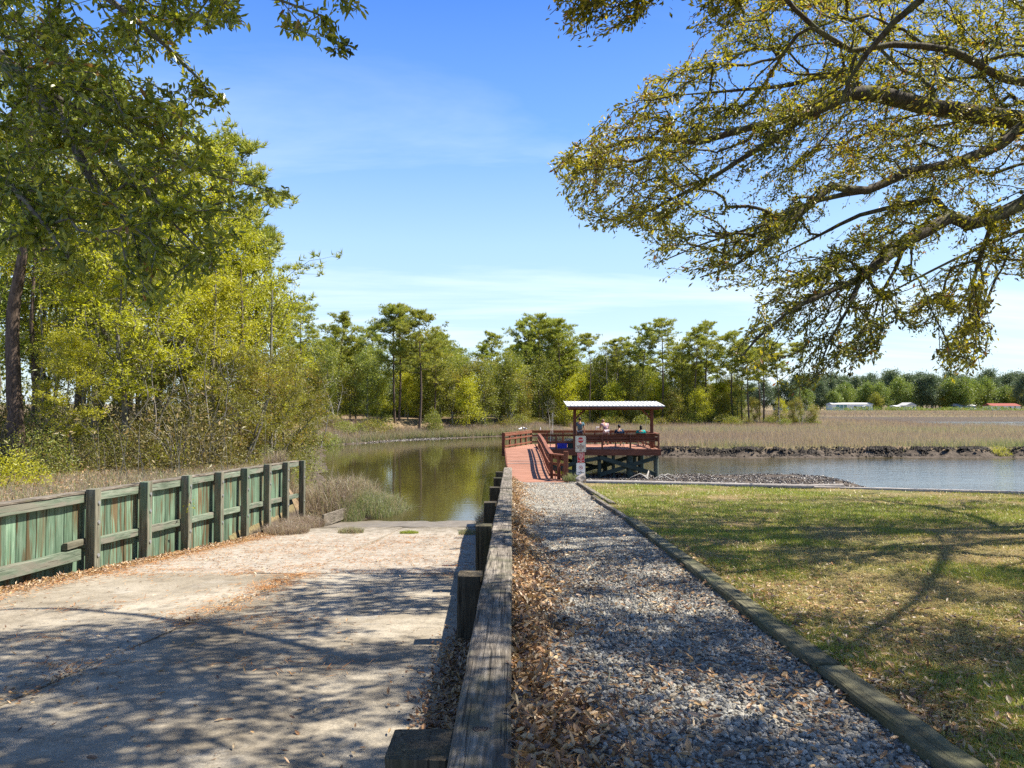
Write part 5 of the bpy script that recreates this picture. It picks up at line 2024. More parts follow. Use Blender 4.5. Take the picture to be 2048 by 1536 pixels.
K['bush2'] = Kind(bush(32, 1.6, 1.4, 4200, .07), 'grey_bark', 'brush_leaf', 'brown_bush', 'bush')
K['bush3'] = Kind(bush(33, 1.3, 1.2, 3600, .085), 'grey_bark', 'spring_leaf', 'yellow_green_bush', 'bush')
K['fbush1'] = Kind(bush(34, 2.4, 2.2, 2600, .20), 'grey_bark', 'green_leaf', 'bank_bush', 'bush')
K['fbush2'] = Kind(bush(35, 2.2, 2.4, 2200, .20), 'grey_bark', 'olive_leaf', 'bank_bush', 'bush')
K['far1'] = Kind(broad_tree(16, 11, 3.6, 2.0, 300, 26, .25, 12, .17, (.02, 0), .35, back=1.2), 'grey_bark', 'green_leaf', 'hardwood_tree')
K['far2'] = Kind(broad_tree(17, 9, 3.4, 1.2, 280, 26, .25, 10, .14, (-.03, .02), .35, back=1.2), 'grey_bark', 'spring_leaf', 'yellow_green_tree')
K['far3'] = Kind(broad_tree(18, 8, 3.2, .8, 280, 26, .23, 10, .14, (.04, .02), .35, back=1.2, multi=2), 'grey_bark', 'olive_leaf', 'olive_tree')
K['fbare'] = Kind((broad_tree(19, 7, 2.6, .8, 220, 1, .05, 9, .10, (.03, .02), .1, multi=3)[0], bush(92, .5, .5, 60, .1, 2)[1]), 'pale_wood', 'olive_leaf', 'bare_tree')


def zb(x, y):
    return float(Hfar(np.array([x]), np.array([y]))[0])


def at(px, D):
    return (px - 1024) / F * D


def put_px(kind, px, D, sc, label, group=None, **k):
    x = at(px, D)
    return K[kind].put(x, D, zb(x, D) - .05, sc, label, group, **k)


ASK = []          # (object, words before, words after, px): labels are settled once all are placed


def size_word(v, a, b):
    return 'small' if v < a else ('large' if v > b else 'middling')


def nat(i, kind, px, D, sc, where):
    noun = {'d2': 'dark tree', 'd3': 'brownish tree', 'd1': 'bright green tree'}[kind]
    o = put_px(kind, px, D, sc, '', 'trees closing the far horizon')
    after = ('on the ridge ' if where == 'horizon' else 'on the skyline ') + far_mark(px)
    ASK.append((o, noun, after, px))


far_marks = [(1600, 'past the wooded point'), (1650, 'left of the long white house'), (1700, 'over the long white house'), (1755, 'past the long white house'), (1820, 'over the small white house'),
             (1875, 'over the mid shore'), (1930, 'over the parked cars'), (1985, 'over the red roof'), (2040, 'at the right edge'),
             (560, 'behind the near woods'), (640, 'behind the first far pine'), (720, 'left of the twin pines'), (800, 'behind the twin pines'), (880, 'right of the twin pines'), (985, 'behind the lone pine'),
             (1070, 'behind the tall pine cluster'), (1170, 'behind the flat crowned pine'), (1240, 'behind the shelter roof'), (1330, 'behind the round headed pine'), (1420, 'behind the row of pines'), (1500, 'behind the bare pine stems')]


def far_mark(px):
    return min(far_marks, key=lambda m: abs(m[0] - px))[1]


near_marks = [(-30, 'at the very left edge'), (40, 'by the tall dark trunk'), (110, 'left of the first fence post'), (195, 'behind the first fence post'), (297, 'behind the second fence post'), (379, 'behind the third fence post'),
              (443, 'behind the fourth fence post'), (494, 'behind the fifth fence post'), (540, 'behind the sixth fence post'), (590, 'behind the last fence posts')]
ORD = ['first', 'second', 'third', 'fourth', 'fifth', 'sixth', 'seventh', 'eighth', 'ninth', 'tenth', 'eleventh', 'twelfth', 'thirteenth', 'fourteenth', 'fifteenth', 'sixteenth']


def settle_labels():
    by = {}
    for a in ASK:
        by.setdefault((a[1], a[2]), []).append(a)
    for (b, c), lst in by.items():
        lst.sort(key=lambda a: a[3])
        for k, a in enumerate(lst):
            a[0]['label'] = (b + ' ' + c) if len(lst) == 1 else '%s from the left, %s %s' % (ORD[min(k, 15)], b, c)


# the trunk that stands clear at the left edge
K['tall'] = Kind(broad_tree(26, 17, 3.6, 8.5, 420, 26, .12, 12, .31, (.0, .0), .12, back=.9), 'pine_bark', 'green_leaf', 'tall_tree')
put_px('tall', 40, 25.5, 1.0, 'tall dark straight trunk of the tree nearest the left edge of the bank', rz=0.3)
put_px('mid1', 185, 27.5, 1.12, 'grey barked hardwood with a straight trunk behind the fence, second from the left', rz=1)
put_px('gum2', 240, 25, 1.0, 'fresh leaved sweetgum arching over the fence near its first post', rz=2.2)
put_px('gum1', 60, 33, 1.05, 'broad yellow green sweetgum standing behind the tall dark trunk', rz=.4)
put_px('gum1', 330, 31, 1.0, 'bright yellow green sweetgum behind the middle of the green fence', rz=3.6)
put_px('gum1', 470, 37, 1.0, 'bright yellow green sweetgum in front of the pine at the right end of the woods', rz=5.0)
put_px('gum2', 520, 42, 1.15, 'yellow green sweetgum last of the near woods beside the creek', rz=.9)
put_px('gum2', 420, 30, .95, 'low sweetgum with fresh leaves behind the far half of the fence', rz=4.1)
put_px('gum2', 140, 23, .5, 'small sweetgum sapling with fresh leaves close behind the fence', rz=1.9)
put_px('gum1', 215, 40, 1.15, 'tall yellow green sweetgum deep in the near woods', rz=2.9)
put_px('mid1', 90, 42, 1.3, 'mid green hardwood deep in the woods near the left edge', rz=.2)
put_px('mid1', 300, 44, 1.3, 'mid green hardwood deep in the woods behind the sweetgums', rz=2.6)
put_px('mid1', 400, 47, 1.15, 'mid green hardwood behind the tallest pine of the near woods', rz=4.4)
put_px('mid1', -30, 30, 1.2, 'mid green hardwood cut by the left edge of the picture', rz=4.0)
put_px('pine1', 455, 41, 1.10, 'tallest pine of the near woods with tufted crown against the sky', rz=.6)
put_px('pine3', 505, 42, .90, 'pine with long level boughs at the right end of the near woods', rz=2.1)
put_px('pine2', 290, 44, 1.02, 'pine with dark crown rising above the sweetgums', rz=3.3)
put_px('gum1', 360, 37, 1.38, 'tallest sweetgum of the near woods, yellow green against the sky', rz=1.3)
put_px('gum1', 250, 34, 1.25, 'tall sweetgum rising behind the hanging dark boughs', rz=5.6)
put_px('pine1', 150, 38, 1.15, 'pine hidden behind the leafy boughs at the upper left', rz=4.2)
put_px('pine3', 20, 40, 1.15, 'pine deep in the woods behind the tall dark trunk', rz=5.2)
put_px('shrubby', 470, 29, 1.0, 'tangled shrubby tree with a leaning dark stem behind the far end of the fence', rz=0)
put_px('shrubby', 545, 33, 1.0, 'rusty leaved shrubby tree leaning over the creek', rz=1.2)
put_px('shrubby', 590, 40, .95, 'rusty leaved shrubby tree at the right tip of the near bank', rz=2.4)
put_px('shrubby', 380, 30, .9, 'tangled shrubby tree behind the middle fence posts', rz=3.0)
put_px('shrubby', 560, 46, 1.1, 'olive shrubby tree farther along the creek behind the rusty one', rz=4.1)
put_px('shrubby', 260, 33, 1.0, 'olive shrubby tree in the shade under the sweetgums', rz=5.1)
put_px('bare', 110, 23.5, .62, 'bare pale twiggy sapling reaching across the tall dark trunk', rz=.5)
put_px('bare', 300, 26, .75, 'bare twiggy tree among the trunks behind the fence', rz=2)
put_px('bare', 430, 26, .75, 'bare grey twiggy tree behind the far posts of the fence', rz=3.9)
K['bare2'] = Kind((broad_tree(95, 7.5, 1.4, 3.0, 60, 1, .05, 6, .10, (.03, .02), .1, multi=2)[0], bush(93, .4, .3, 30, .05, 2)[1]), 'pale_wood', 'olive_leaf', 'bare_tree')
put_px('bare2', 640, 72, .85, 'pale dead tree with forked bare stem standing at the waterline', rz=1.1)
for i, (px, D, s_, k_, lab) in enumerate([
        (10, 17.5, .85, 'bush3', 'yellow green bush at the left edge just behind the fence'), (75, 21, .8, 'bush1', 'green bush at the foot of the tall dark trunk'),
        (150, 23, .8, 'bush2', 'brown bush behind the first fence post'), (215, 24, .9, 'bush1', 'green bush behind the second fence post'),
        (280, 24.5, .9, 'bush2', 'brown bush with bare stems behind the fence cap'), (335, 25, .85, 'bush3', 'yellow green bush behind the third fence post'),
        (395, 26.5, 1.0, 'bush2', 'brown bush just behind the fifth fence post'), (430, 28, 1.0, 'bush1', 'green bush behind the fence where it nears the creek'),
        (480, 29, 1.1, 'bush2', 'rusty bush behind the last plank of the fence'), (530, 31, 1.1, 'bush1', 'green bush at the corner of the near bank'),
        (565, 35, 1.1, 'bush2', 'rusty bush hanging over the water at the corner'), (590, 42, 1.2, 'bush1', 'green bush low over the creek past the corner'),
        (600, 50, 1.4, 'bush2', 'brown bush along the creek well past the corner'), (20, 26, 1.2, 'bush2', 'brown bush in the undergrowth left of the tall trunk'),
        (120, 29, 1.4, 'bush1', 'green bush in the shade between the trunks'), (230, 31, 1.4, 'bush2', 'brown bush deep among the trunks'), (340, 33, 1.4, 'bush1', 'green bush deep behind the fence middle'),
        (440, 35, 1.4, 'bush2', 'brown bush deep behind the leaning shrub')]):
    put_px(k_, px, D, s_, lab)
gu = 'bushes filling the shade of the near woods'
for i in range(26):
    px, D = random.uniform(-60, 600), random.uniform(24, 44)
    x = at(px, D)
    if x > float(x_edge(D)) - .6:
        continue
    k_ = random.choice(['bush1', 'bush2', 'bush2', 'bush2', 'bush3'])
    sc_ = random.uniform(1.0, 1.7)
    o = put_px(k_, px, D, sc_, '', gu)
    ASK.append((o, size_word(sc_, 1.45, 1.75) + {'bush1': ' green bush', 'bush2': ' brown bush', 'bush3': ' yellow green bush'}[k_], min(near_marks, key=lambda m: abs(m[0] - px))[1], px))
# thin trunks of the wood interior
gt = 'slender trunks inside the near woods'
polem = [MB().tube([Vector((0, 0, -.3)), Vector((.1 * s_, .05, 3)), Vector((-.05, .12 * s_, 6)), Vector((.2 * s_, 0, 10))], [.12, .10, .08, .04], 7, wob=.05).mesh('trunk', M['grey_bark' if s_ > 0 else 'pine_bark'], True) for s_ in (1, -1, 1.8)]
for i in range(26):
    px, D = random.uniform(-20, 560), random.uniform(28, 46)
    x = at(px, D)
    if x > float(x_edge(D)) - .8:
        continue
    t_ = thing('slender_tree', 'slender grey trunk inside the shady near woods', 'tree', (x, D, zb(x, D)), random.uniform(0, 6), gt)
    s_ = random.uniform(.5, 1.25)
    ASK.append((t_, ('thin' if s_ < .85 else 'stout') + ' straight trunk', min(near_marks, key=lambda m: abs(m[0] - px))[1], px))
    t_.scale = (s_, s_, random.uniform(.7, 1.1))
    link('trunk', random.choice(polem), t_)
# the far side of the wood, one mass
def leaf_mass(name, pts, leaf, size, label, cat, mat, seed=0, shape=LEAF2):
    mb = MB()
    n = len(pts)
    nz = fbm(pts[:, 0] * .3, pts[:, 1] * .3, pts[:, 2] * .5, 3)
    tint = np.clip(rng.random(n) * .6 + nz - .3, 0, 1)
    put_leaves(mb, pts, rand_dirs(n), size, shape, tint=tint, jitter=1.2)
    return tag(mb.obj(name, M[mat]), label, cat, kind='stuff')


n = 40000
y = rng.uniform(38, 62, n)
x = x_edge(y) - 2.5 - rng.random(n) * 34
z = 2.2 + rng.random(n) ** .9 * 11.5
k = fbm(x * .25, y * .25, z * .25, 3) > .46
leaf_mass('distant_woods', np.stack([x, y, z], -1)[k], None, .30, 'deep green mass of woods behind the near trees', 'woods', 'green_leaf')
# undergrowth, vines and bracken on the floor of the wood
n = 42000
y = rng.uniform(20, 44, n)
x = x_edge(y) - .5 - rng.random(n) * 24
k = fbm(x * .7, y * .7, 0, 3) > .42
x, y = x[k], y[k]
z = Hfar(x, y) + rng.random(len(x)) ** 1.3 * 3.0 * fbm(x * .5, y * .5, 4, 3) * 1.5
leaf_mass('undergrowth', np.stack([x, y, z], -1), None, .13, 'tangled undergrowth of leaves and brambles on the wood floor', 'undergrowth', 'brush_leaf')
# dry canes and tall dead stems
def canes():
    mb = MB()
    n = 240
    y = rng.uniform(17, 40, n)
    x = x_edge(y) - .3 - rng.random(n) ** 1.2 * 16
    z = Hfar(x, y)
    for i in range(n):
        h = random.uniform(.7, 2.8)
        a = random.uniform(0, 6.28)
        l_ = random.uniform(.05, .55) * h
        p0 = Vector((x[i], y[i], z[i]))
        p1 = p0 + Vector((math.cos(a) * l_ * .3, math.sin(a) * l_ * .3, h * .6))
        p2 = p0 + Vector((math.cos(a) * l_, math.sin(a) * l_, h * random.uniform(.8, 1)))
        mb.tube([p0, p1, p2], [.010, .008, .004], 3)
    tag(mb.obj('dry_canes', M['grey_bark']), 'dry pale canes and dead stems standing in the undergrowth', 'canes', kind='stuff')


canes()

# short yellow grass on the bank behind the fence, reeds around the foot of the ramp
def reeds(name, x, y, z, h, w, tint, label, lean=(.1, .6), two=True, mat='dry_reed', cat='reeds'):
    mb = MB()
    blades(mb, x, y, z, h, w, rng.uniform(lean[0], lean[1], len(x)), tint, two)
    return tag(mb.obj(name, M[mat]), label, cat, kind='stuff')


n = 16000
y = rng.uniform(10, 27, n)
x = -8.2 - rng.random(n) ** 1.5 * 5
reeds('bank_grass', x, y, Hfar(x, y), rng.uniform(.06, .28, n), np.full(n, .012), rng.random(n) * .9, 'short grass on the bank behind the green fence', cat='grass')


def clump(cx, cy, rx, ry, n, h0, h1, tmu, zf, w=.010, lean=(.1, .8)):
    a, r = rng.uniform(0, 2 * PI, n), np.sqrt(rng.random(n))
    x, y = cx + np.cos(a) * r * rx, cy + np.sin(a) * r * ry
    return x, y, zf(x, y), rng.uniform(h0, h1, n) * (1.05 - .4 * r), np.full(n, w), np.clip(rng.normal(tmu, .26, n), 0, 1), rng.uniform(lean[0], lean[1], n)


def clumps(name, lst, label, cat='reeds', kind='stuff', mat='dry_reed'):
    mb = MB()
    for c in lst:
        x, y, z, h, w, t_, le = clump(*c[:9], **(c[9] if len(c) > 9 else {}))
        blades(mb, x, y, z, h, w, le, t_, True)
    o = mb.obj(name, M[mat])
    return tag(o, label, cat, kind=kind)


zg = lambda x, y: Hfar(x, y)
zr_ = lambda x, y: np.maximum(zramp(y), Hfar(x, y))
clumps('marsh_reeds', [(-7.4, 28.6, 1.2, 2.6, 2300, 1.0, 2.1, .35, zg, dict(w=.018)), (-6.4, 30.2, .9, 1.4, 1500, .8, 1.7, .45, zg, dict(w=.018)), (-5.6, 29.0, .9, 1.1, 1500, .6, 1.35, .82, zg, dict(w=.017)), (-4.9, 30.4, .8, 1.2, 1300, .6, 1.4, .7, zg, dict(w=.017)), (-6.3, 27.6, .6, .9, 1200, .4, .85, .85, zg, dict(w=.012)), (-8.6, 31, 1.3, 3, 2600, .8, 1.5, .25, zg, dict(w=.014)), (-4.5, 29.2, .5, .7, 700, .4, .8, .8, zg, dict(w=.012)),
                       (-7.3, 26.6, .7, 1.4, 1700, .5, 1.0, .3, zg, dict(w=.012))],
       'bed of dry and green marsh reeds on the bank at the foot of the boat ramp')
clumps('fence_reeds', [(-8.6, 27.4, .9, 1.6, 1500, .6, 1.5, .3, zg, dict(w=.016)), (-8.4, 25.8, .5, .8, 700, .5, 1.2, .35, zg, dict(w=.015))], 'dry reeds seen through the open rails at the end of the fence')
clumps('grass_tuft', [(-7.0, 22.3, .62, .9, 1500, .25, .65, .22, zr_, dict(w=.010, lean=(.5, 1.5)))], 'dry drooping grass tuft against the seventh fence post', 'grass tuft', 'thing')
clumps('grass_tuft', [(-7.2, 24.6, .7, .8, 1500, .3, .75, .2, zr_, dict(w=.010, lean=(.5, 1.5)))], 'dry drooping grass tuft at the last fence post', 'grass tuft', 'thing')
clumps('grass_tuft', [(-5.05, 22.4, .42, .35, 700, .12, .34, .62, zr_, dict(lean=(.3, 1.1)))], 'green and straw grass tuft on the ramp beside the sunken board', 'grass tuft', 'thing')
clumps('grass_tuft', [(-3.2, 22.2, .30, .22, 620, .06, .17, .97, zr_, dict(lean=(.3, 1.2)))], 'small bright green grass tuft in the middle of the ramp', 'grass tuft', 'thing', 'grass')
clumps('grass_tuft', [(-1.35, 22.0, .3, .35, 420, .1, .26, .7, zr_)], 'thin green grass tuft on the ramp near the timber wall', 'grass tuft', 'thing')
clumps('wall_reeds', [(-.85, 23.4, .32, 1.3, 1100, .35, .95, .38, zr_), (-.8, 25.8, .3, 1.2, 700, .4, .9, .45, zg), (-.62, 21.6, .18, .7, 380, .2, .5, .7, zr_)], 'reeds growing between the timber wall and the water')
clumps('grass_tuft', [(2.15, 25.8, .30, .2, 420, .12, .5, .85, lambda x, y: zpath(y) + 0 * x, dict(lean=(.2, .9)))], 'green weeds growing at the foot of the sign post', 'weeds', 'thing')

# oyster shells on the mud in front of the bulkhead
M['shell'] = leaf_mat('oyster_shells', [(0, (.03, .024, .02)), (.45, (.075, .06, .05)), (.75, (.15, .125, .105)), (1, (.40, .37, .33))], .0, .05, .5)
n = 46000
x = rng.uniform(-1, 28, n)
y = rng.uniform(33, 50, n)
h = Hfar(x, y)
cl = fbm(x * 1.1, y * .8, 4, 3)
k = (h > -.10 + .06 * rng.random(n)) & (cl > .38 + .14 * sstep(14, 25, x)) & (x < 22.5)
x, y, h = x[k], y[k], h[k]
n = len(x)
mb = MB()
SH_T = (OCT * (1.0, .55, .9), OCTF)
stamp(mb, SH_T[0], SH_T[1], np.stack([x, y, np.maximum(h, -.03)], -1), frames(rand_dirs(n), rand_dirs(n) * .8 + (0, 0, .5)), rng.uniform(.05, .15, n), rng.random(n) ** 1.5)
tag(mb.obj('oyster_bed', M['shell']), 'bed of dark oyster shells on the mud between bulkhead and pier', 'oysters', kind='stuff')
n = 9000
x = rng.uniform(-19, -3, n)
y = y_shore(x) - .3 + rng.normal(0, .8, n)
k = rng.random(n) < np.exp(-((x + 12.5) / 3.2) ** 2) * .5
x, y = x[k], y[k]
mb = MB()
stamp(mb, SH_T[0], SH_T[1], np.stack([x, y, np.maximum(Hfar(x, y), -.02) + .02], -1), frames(rand_dirs(len(x)), rand_dirs(len(x)) * .8 + (0, 0, .5)), rng.uniform(.08, .2, len(x)), rng.random(len(x)) * .55 + .40)
tag(mb.obj('shell_bank', M['shell']), 'strip of pale shells along the waterline of the far left bank', 'shells', kind='stuff')

# ------------------------------------------------------------------ marsh grass on the far side
def marsh():
    mb = MB()
    # front band and the plain behind it
    n = 250000
    y = scatter_y(n, 59.5, 380, 1.55)
    x = (rng.random(n) * 1.0) * (.80 * y + 8) - 6
    df = y - y_shore(x)
    yc, hw = chan(x)
    z = Hfar(x, y)
    k = (df > 1.4) & (z > .12) & ((x > 4) | (y > 200)) & ~((x < 46) & (y > 124))
    k &= ~((x < 9) & (df > 12))
    x, y, z, df = x[k], y[k], z[k], df[k]
    n = len(x)
    band = fbm(x * .02, y * .06, 2, 3)
    band2 = fbm(x * .10, y * .25, 5, 3)
    # greener near the creek edges, straw inland
    tint = .20 + .45 * np.exp(-(df - 1.5) / 3.5) + (band - .48) * 1.1 + (band2 - .5) * .6 + rng.normal(0, .16, n)
    yc, hw = chan(x)
    tint += .3 * np.exp(-np.abs(np.abs(y - yc) - hw) / 3) * (x > 48)
    h = rng.uniform(.45, 1.0, n) * (.7 + .6 * band2) * np.where(y > 115, .8, 1.0) * np.where((x > 78) & (y > 97) & (y < 215), .22, 1.0)
    w = .03 * (y / 60)
    blades(mb, x, y, z - .02, h, w, rng.uniform(.05, .6, n), np.clip(tint + .12, 0, 1), False, .34)
    tag(mb.obj('marsh_grass', M['dry_reed']), 'wide plain of straw coloured salt marsh grass beyond the creek', 'marsh grass', kind='stuff')
    # grasses at the foot of the wooded far left bank
    mb = MB()
    n = 42000
    x = rng.uniform(-24, 12, n)
    y = y_shore(x) + .6 + rng.random(n) ** 1.3 * np.where((x > -17) & (x < -1), 5.5, 13)
    k = rng.random(n) < .35 + .65 * sstep(.4, .6, fbm(x * .5, y * .5, 3)) * 1.0
    x, y = x[k], y[k]
    n = len(x)
    tint = np.clip(.82 - (y - y_shore(x)) * .09 + rng.normal(0, .22, n), 0, 1)
    blades(mb, x, y, Hfar(x, y), rng.uniform(.4, 1.15, n), .045 * (y / 80), rng.uniform(.1, .7, n), tint, False, .2)
    tag(mb.obj('bank_reeds', M['dry_reed']), 'green and straw reeds along the foot of the wooded far bank', 'reeds', kind='stuff')


marsh()
n = 7500
x = rng.uniform(10, 62, n)
df = rng.normal(.95, .4, n)
x, y = x, y_shore(x) + df
k = rng.random(n) < .35 + sstep(.4, .6, fbm(x * .35, 0, 5))
x, y = x[k], y[k]
z = Hfar(x, y)
M['peat'] = plain('dark_peat_mud', (.035, .026, .018), .8, .25, nscale=6, namt=.6)
mb = MB()
TM = stone_tmpl(2)
stamp(mb, OCT * (1.3, 1, 1), OCTF, np.stack([x, y, z], -1), frames(rand_dirs(len(x)) * (1, 1, .2), np.tile((0, 0, 1.), (len(x), 1))), rng.uniform(.08, .30, len(x)), rng.random(len(x)))
tag(mb.obj('peat_clods', M['peat']), 'dark crumbling peat along the undercut marsh bank', 'mud', kind='stuff')
put_px('bush3', 1992, 60.8, .95, 'low grey green bush at the marsh edge near the right of the creek', sz=.7)

# ------------------------------------------------------------------ far bank woods
random.seed(99)
pines = [  # px, D, kind, scale, label
    (600, 92, 'pine1', .92, 'pine with open crown standing first to the right of the near woods'), (640, 100, 'pine3', .75, 'shorter pine close behind the first pine of the far bank'),
    (682, 97, 'pine2', .92, 'narrow pine, second crown along the far bank'), (712, 99, 'pine3', .74, 'broad low pine left of the twin pines'),
    (790, 96, 'pine3', .98, 'left one of the twin leaning pines on the far bank'), (798, 98, 'pine1', .94, 'dark pine trunk just behind the left twin pine'), (838, 94, 'pine1', .98, 'right one of the twin pines, straight trunk down to the bank'),
    (868, 100, 'pine3', .80, 'pine with bushy crown right of the twin pines'), (985, 128, 'pine2', .90, 'lone pine crown poking above the olive trees'),
    (1052, 118, 'pine2', 1.03, 'left pine of the tall cluster above the boardwalk'), (1078, 120, 'pine1', 1.08, 'tallest middle pine of the cluster above the boardwalk'), (1095, 123, 'pine3', 1.15, 'broad pine in the cluster above the boardwalk'),
    (1118, 119, 'pine1', 1.02, 'right pine of the tall cluster beside the shelter roof'), (1138, 124, 'pine3', .95, 'lower pine at the right edge of the tall cluster'), (1180, 117, 'pine4', 1.0, 'thin pine with a small flat crown on a bare crooked trunk'),
    (1233, 121, 'pine2', .88, 'short pine above the middle of the shelter roof'), (1262, 126, 'pine3', .86, 'low pine right of the dead snag'), (1290, 122, 'pine2', .96, 'pine leaning against the tall one above the right end of the roof'),
    (1325, 120, 'pine1', 1.06, 'tall round headed pine above the right end of the shelter roof'), (1362, 126, 'pine3', .92, 'pine just right of the tall round headed one'), (1392, 121, 'pine2', .98, 'pine with two tiered crown above the marsh'),
    (1415, 124, 'pine1', .95, 'bushy pine in the row above the marsh'), (1436, 128, 'pine2', .86, 'smaller pine in the row above the marsh'), (1466, 121, 'pine1', .90, 'pine standing on bare stems where the wood thins out'),
    (1484, 125, 'pine2', .93, 'slim pine behind the hanging oak leaves'), (1498, 119, 'pine3', .86, 'pine with dark crown under the hanging oak leaves'), (1518, 127, 'pine2', .86, 'straight slim pine next to the double trunk'),
    (1527, 122, 'pine1', .84, 'pine forming a double trunk at the end of the wood'), (1554, 120, 'pine2', .82, 'pine standing alone near the tip of the wooded point'), (1603, 122, 'pine4', .93, 'last pine on the point, tall bare trunk under the oak twigs')]
for px, D, k_, s_, lab in pines:
    put_px(k_, px, D, s_, lab)
hard = [(578, 84, 'far2', .85), (618, 88, 'far3', .9), (655, 90, 'far1', .85), (700, 93, 'far3', .8), (735, 92, 'far1', .8), (755, 95, 'far2', .72), (815, 101, 'far2', .8), (880, 102, 'far1', .9), (905, 104, 'far3', 1.0),
        (935, 100, 'far2', .82), (945, 106, 'far3', 1.1), (968, 104, 'far1', .85), (1000, 110, 'far3', 1.15), (1020, 108, 'far1', 1.0), (1040, 112, 'far3', .95), (1085, 116, 'far1', 1.0), (1130, 116, 'far2', .85), (1160, 120, 'far2', .95),
        (1200, 122, 'far1', 1.0), (1222, 118, 'far2', .8), (1250, 120, 'far3', .9), (1275, 119, 'far1', .82), (1308, 122, 'far2', .82), (1345, 119, 'far3', .75), (1375, 122, 'far1', .8), (1402, 118, 'far2', .66), (1440, 122, 'far3', .6),
        (1475, 121, 'far1', .5), (1510, 123, 'far3', .5), (1560, 121, 'far2', .45), (1590, 119, 'far3', .55), (1625, 121, 'far3', .45)]
words_h = {'far1': 'mid green hardwood', 'far2': 'yellow green hardwood', 'far3': 'olive brown hardwood'}
marks = [(560, 'behind the near woods'), (600, 'by the first far pine'), (640, 'beyond the pale dead tree'), (690, 'under the narrow second pine'), (730, 'over the dark bank hollow'), (775, 'left of the twin pines'),
         (830, 'between the twin pines'), (880, 'above the round green cedar'), (915, 'right of the round green cedar'), (955, 'above the bare slope'), (990, 'under the lone pine crown'), (1022, 'left of the boardwalk rail'),
         (1060, 'left in the pine cluster'), (1110, 'in the tall pine cluster'), (1145, 'left of the shelter roof'), (1185, 'under the flat crowned pine'), (1210, 'behind the shelter roof'), (1240, 'above the roof middle'),
         (1270, 'right of the snag'), (1300, 'over the roof right end'), (1340, 'right of the roof'), (1370, 'behind the marsh edge'), (1400, 'by the two tiered pine'), (1440, 'by the smaller row pine'),
         (1480, 'among the bare pine stems'), (1520, 'by the double pine trunk'), (1570, 'on the wooded point'), (1640, 'at the point tip')]


def mark(px):
    return min(marks, key=lambda m: abs(m[0] - px))[1]


used = {}
for px, D, k_, s_ in hard:
    lab = words_h[k_] + ' ' + mark(px)
    if lab in used:
        lab = 'second ' + lab
    used[lab] = 1
    put_px(k_, px, D, s_, lab)
# understory and wood behind, each tree its own
grp = 'trees filling the far wood behind the front row'
for i in range(120):
    px = random.uniform(560, 1470)
    D = (104 if px < 900 else 120) + random.uniform(4, 34)
    k_ = random.choice(['far1', 'far3', 'far1', 'far2', 'pine3', 'pine2'])
    s_ = random.uniform(.85, 1.12) * (1.0 if px < 1150 else .85) * (.85 if k_.startswith('pine') else 1.05)
    o = put_px(k_, px, D, s_, '', grp)
    ASK.append((o, {'far1': 'green hardwood', 'far2': 'yellowish hardwood', 'far3': 'olive hardwood', 'pine3': 'broad pine', 'pine2': 'narrow pine'}[k_] + ' of the second row', mark(px), px))
gs = 'shrubs in the shade of the far wood'
for i in range(90):
    px = 570 + i * 10.2 + random.uniform(-8, 8)
    D = (104 if px < 900 else 119) + random.uniform(6, 26)
    k_ = random.choice(['fbush1', 'fbush1', 'fbush2'])
    o = put_px(k_, px, D, random.uniform(1.0, 1.7), '', gs)
    ASK.append((o, ('green' if k_ == 'fbush1' else 'olive') + ' shrub of the shade', mark(px), px))
gb = 'bushes along the edge of the far bank'
for i in range(64):
    px = random.uniform(640, 1640)
    base_ = np.interp(px, [640, 900, 1000, 1060, 1150, 1640], [82, 98, 104, 108, 112, 116])
    D = base_ + random.uniform(-1, 9)
    x = at(px, D)
    if zb(x, D) < .5 or (780 < px < 1010 and random.random() < .8):
        continue
    k_ = random.choice(['fbush1', 'fbush2', 'fbush2'])
    sc_ = random.uniform(.55, 1.0)
    o = put_px(k_, px, D, sc_, '', gb)
    ASK.append((o, size_word(sc_, .7, .87) + (' green' if k_ == 'fbush1' else ' olive') + ' bank bush', mark(px), px))
for px, D, s_, lab in [(655, 76, .75, 'green bush low at the waterline beyond the near woods'), (690, 84, .7, 'dark green bush drooping to the water on the far left bank'), (718, 86, .62, 'rounded dark bush on the mud left of the pale shells')]:
    put_px('fbush1', px, D, s_, lab)
for px, D, s_, lab in [(672, 88, .9, 'bare grey thicket on the far bank above the pale shells'), (905, 103, .8, 'bare branching thicket right of the round cedar'), (968, 104, .8, 'bare branching shrub on the slope left of the boardwalk'),
                       (1018, 108, .7, 'bare pale shrub just left of the boardwalk rail'), (1100, 113, .75, 'bare pale shrub behind the pier'), (1215, 121, 2.0, 'tall bare snag with a crooked top above the shelter roof'),
                       (1560, 117, .6, 'bare twisted shrub on the marsh point'), (1600, 117, .65, 'bare twisted shrub farther out on the marsh point')]:
    put_px('fbare', px, D, s_, lab)
# round clipped looking cedar
ced = bush(36, 3.4, 1.55, 9000, .14, 3)
K['cedar'] = Kind(ced, 'grey_bark', 'green_leaf', 'cedar_bush', 'bush')
x = at(865, 95)
K['cedar'].put(x, 95, zb(x, 95) - .3, 1.0, 'dense round bright green cedar bush on the far bank', sz=1.05)
for px0, D0, px1, D1, nm, lab in [(765, 90.5, 791, 90.5, 'fallen_log', 'white fallen log lying at the far waterline')]:
    mb = MB().tube([P(px0, 866, D0), P((px0 + px1) / 2, 865.5, D0), P(px1, 866, D1)], [.09, .1, .08], 7)
    tag(mb.obj(nm, M['pale_pile']), lab, 'log')

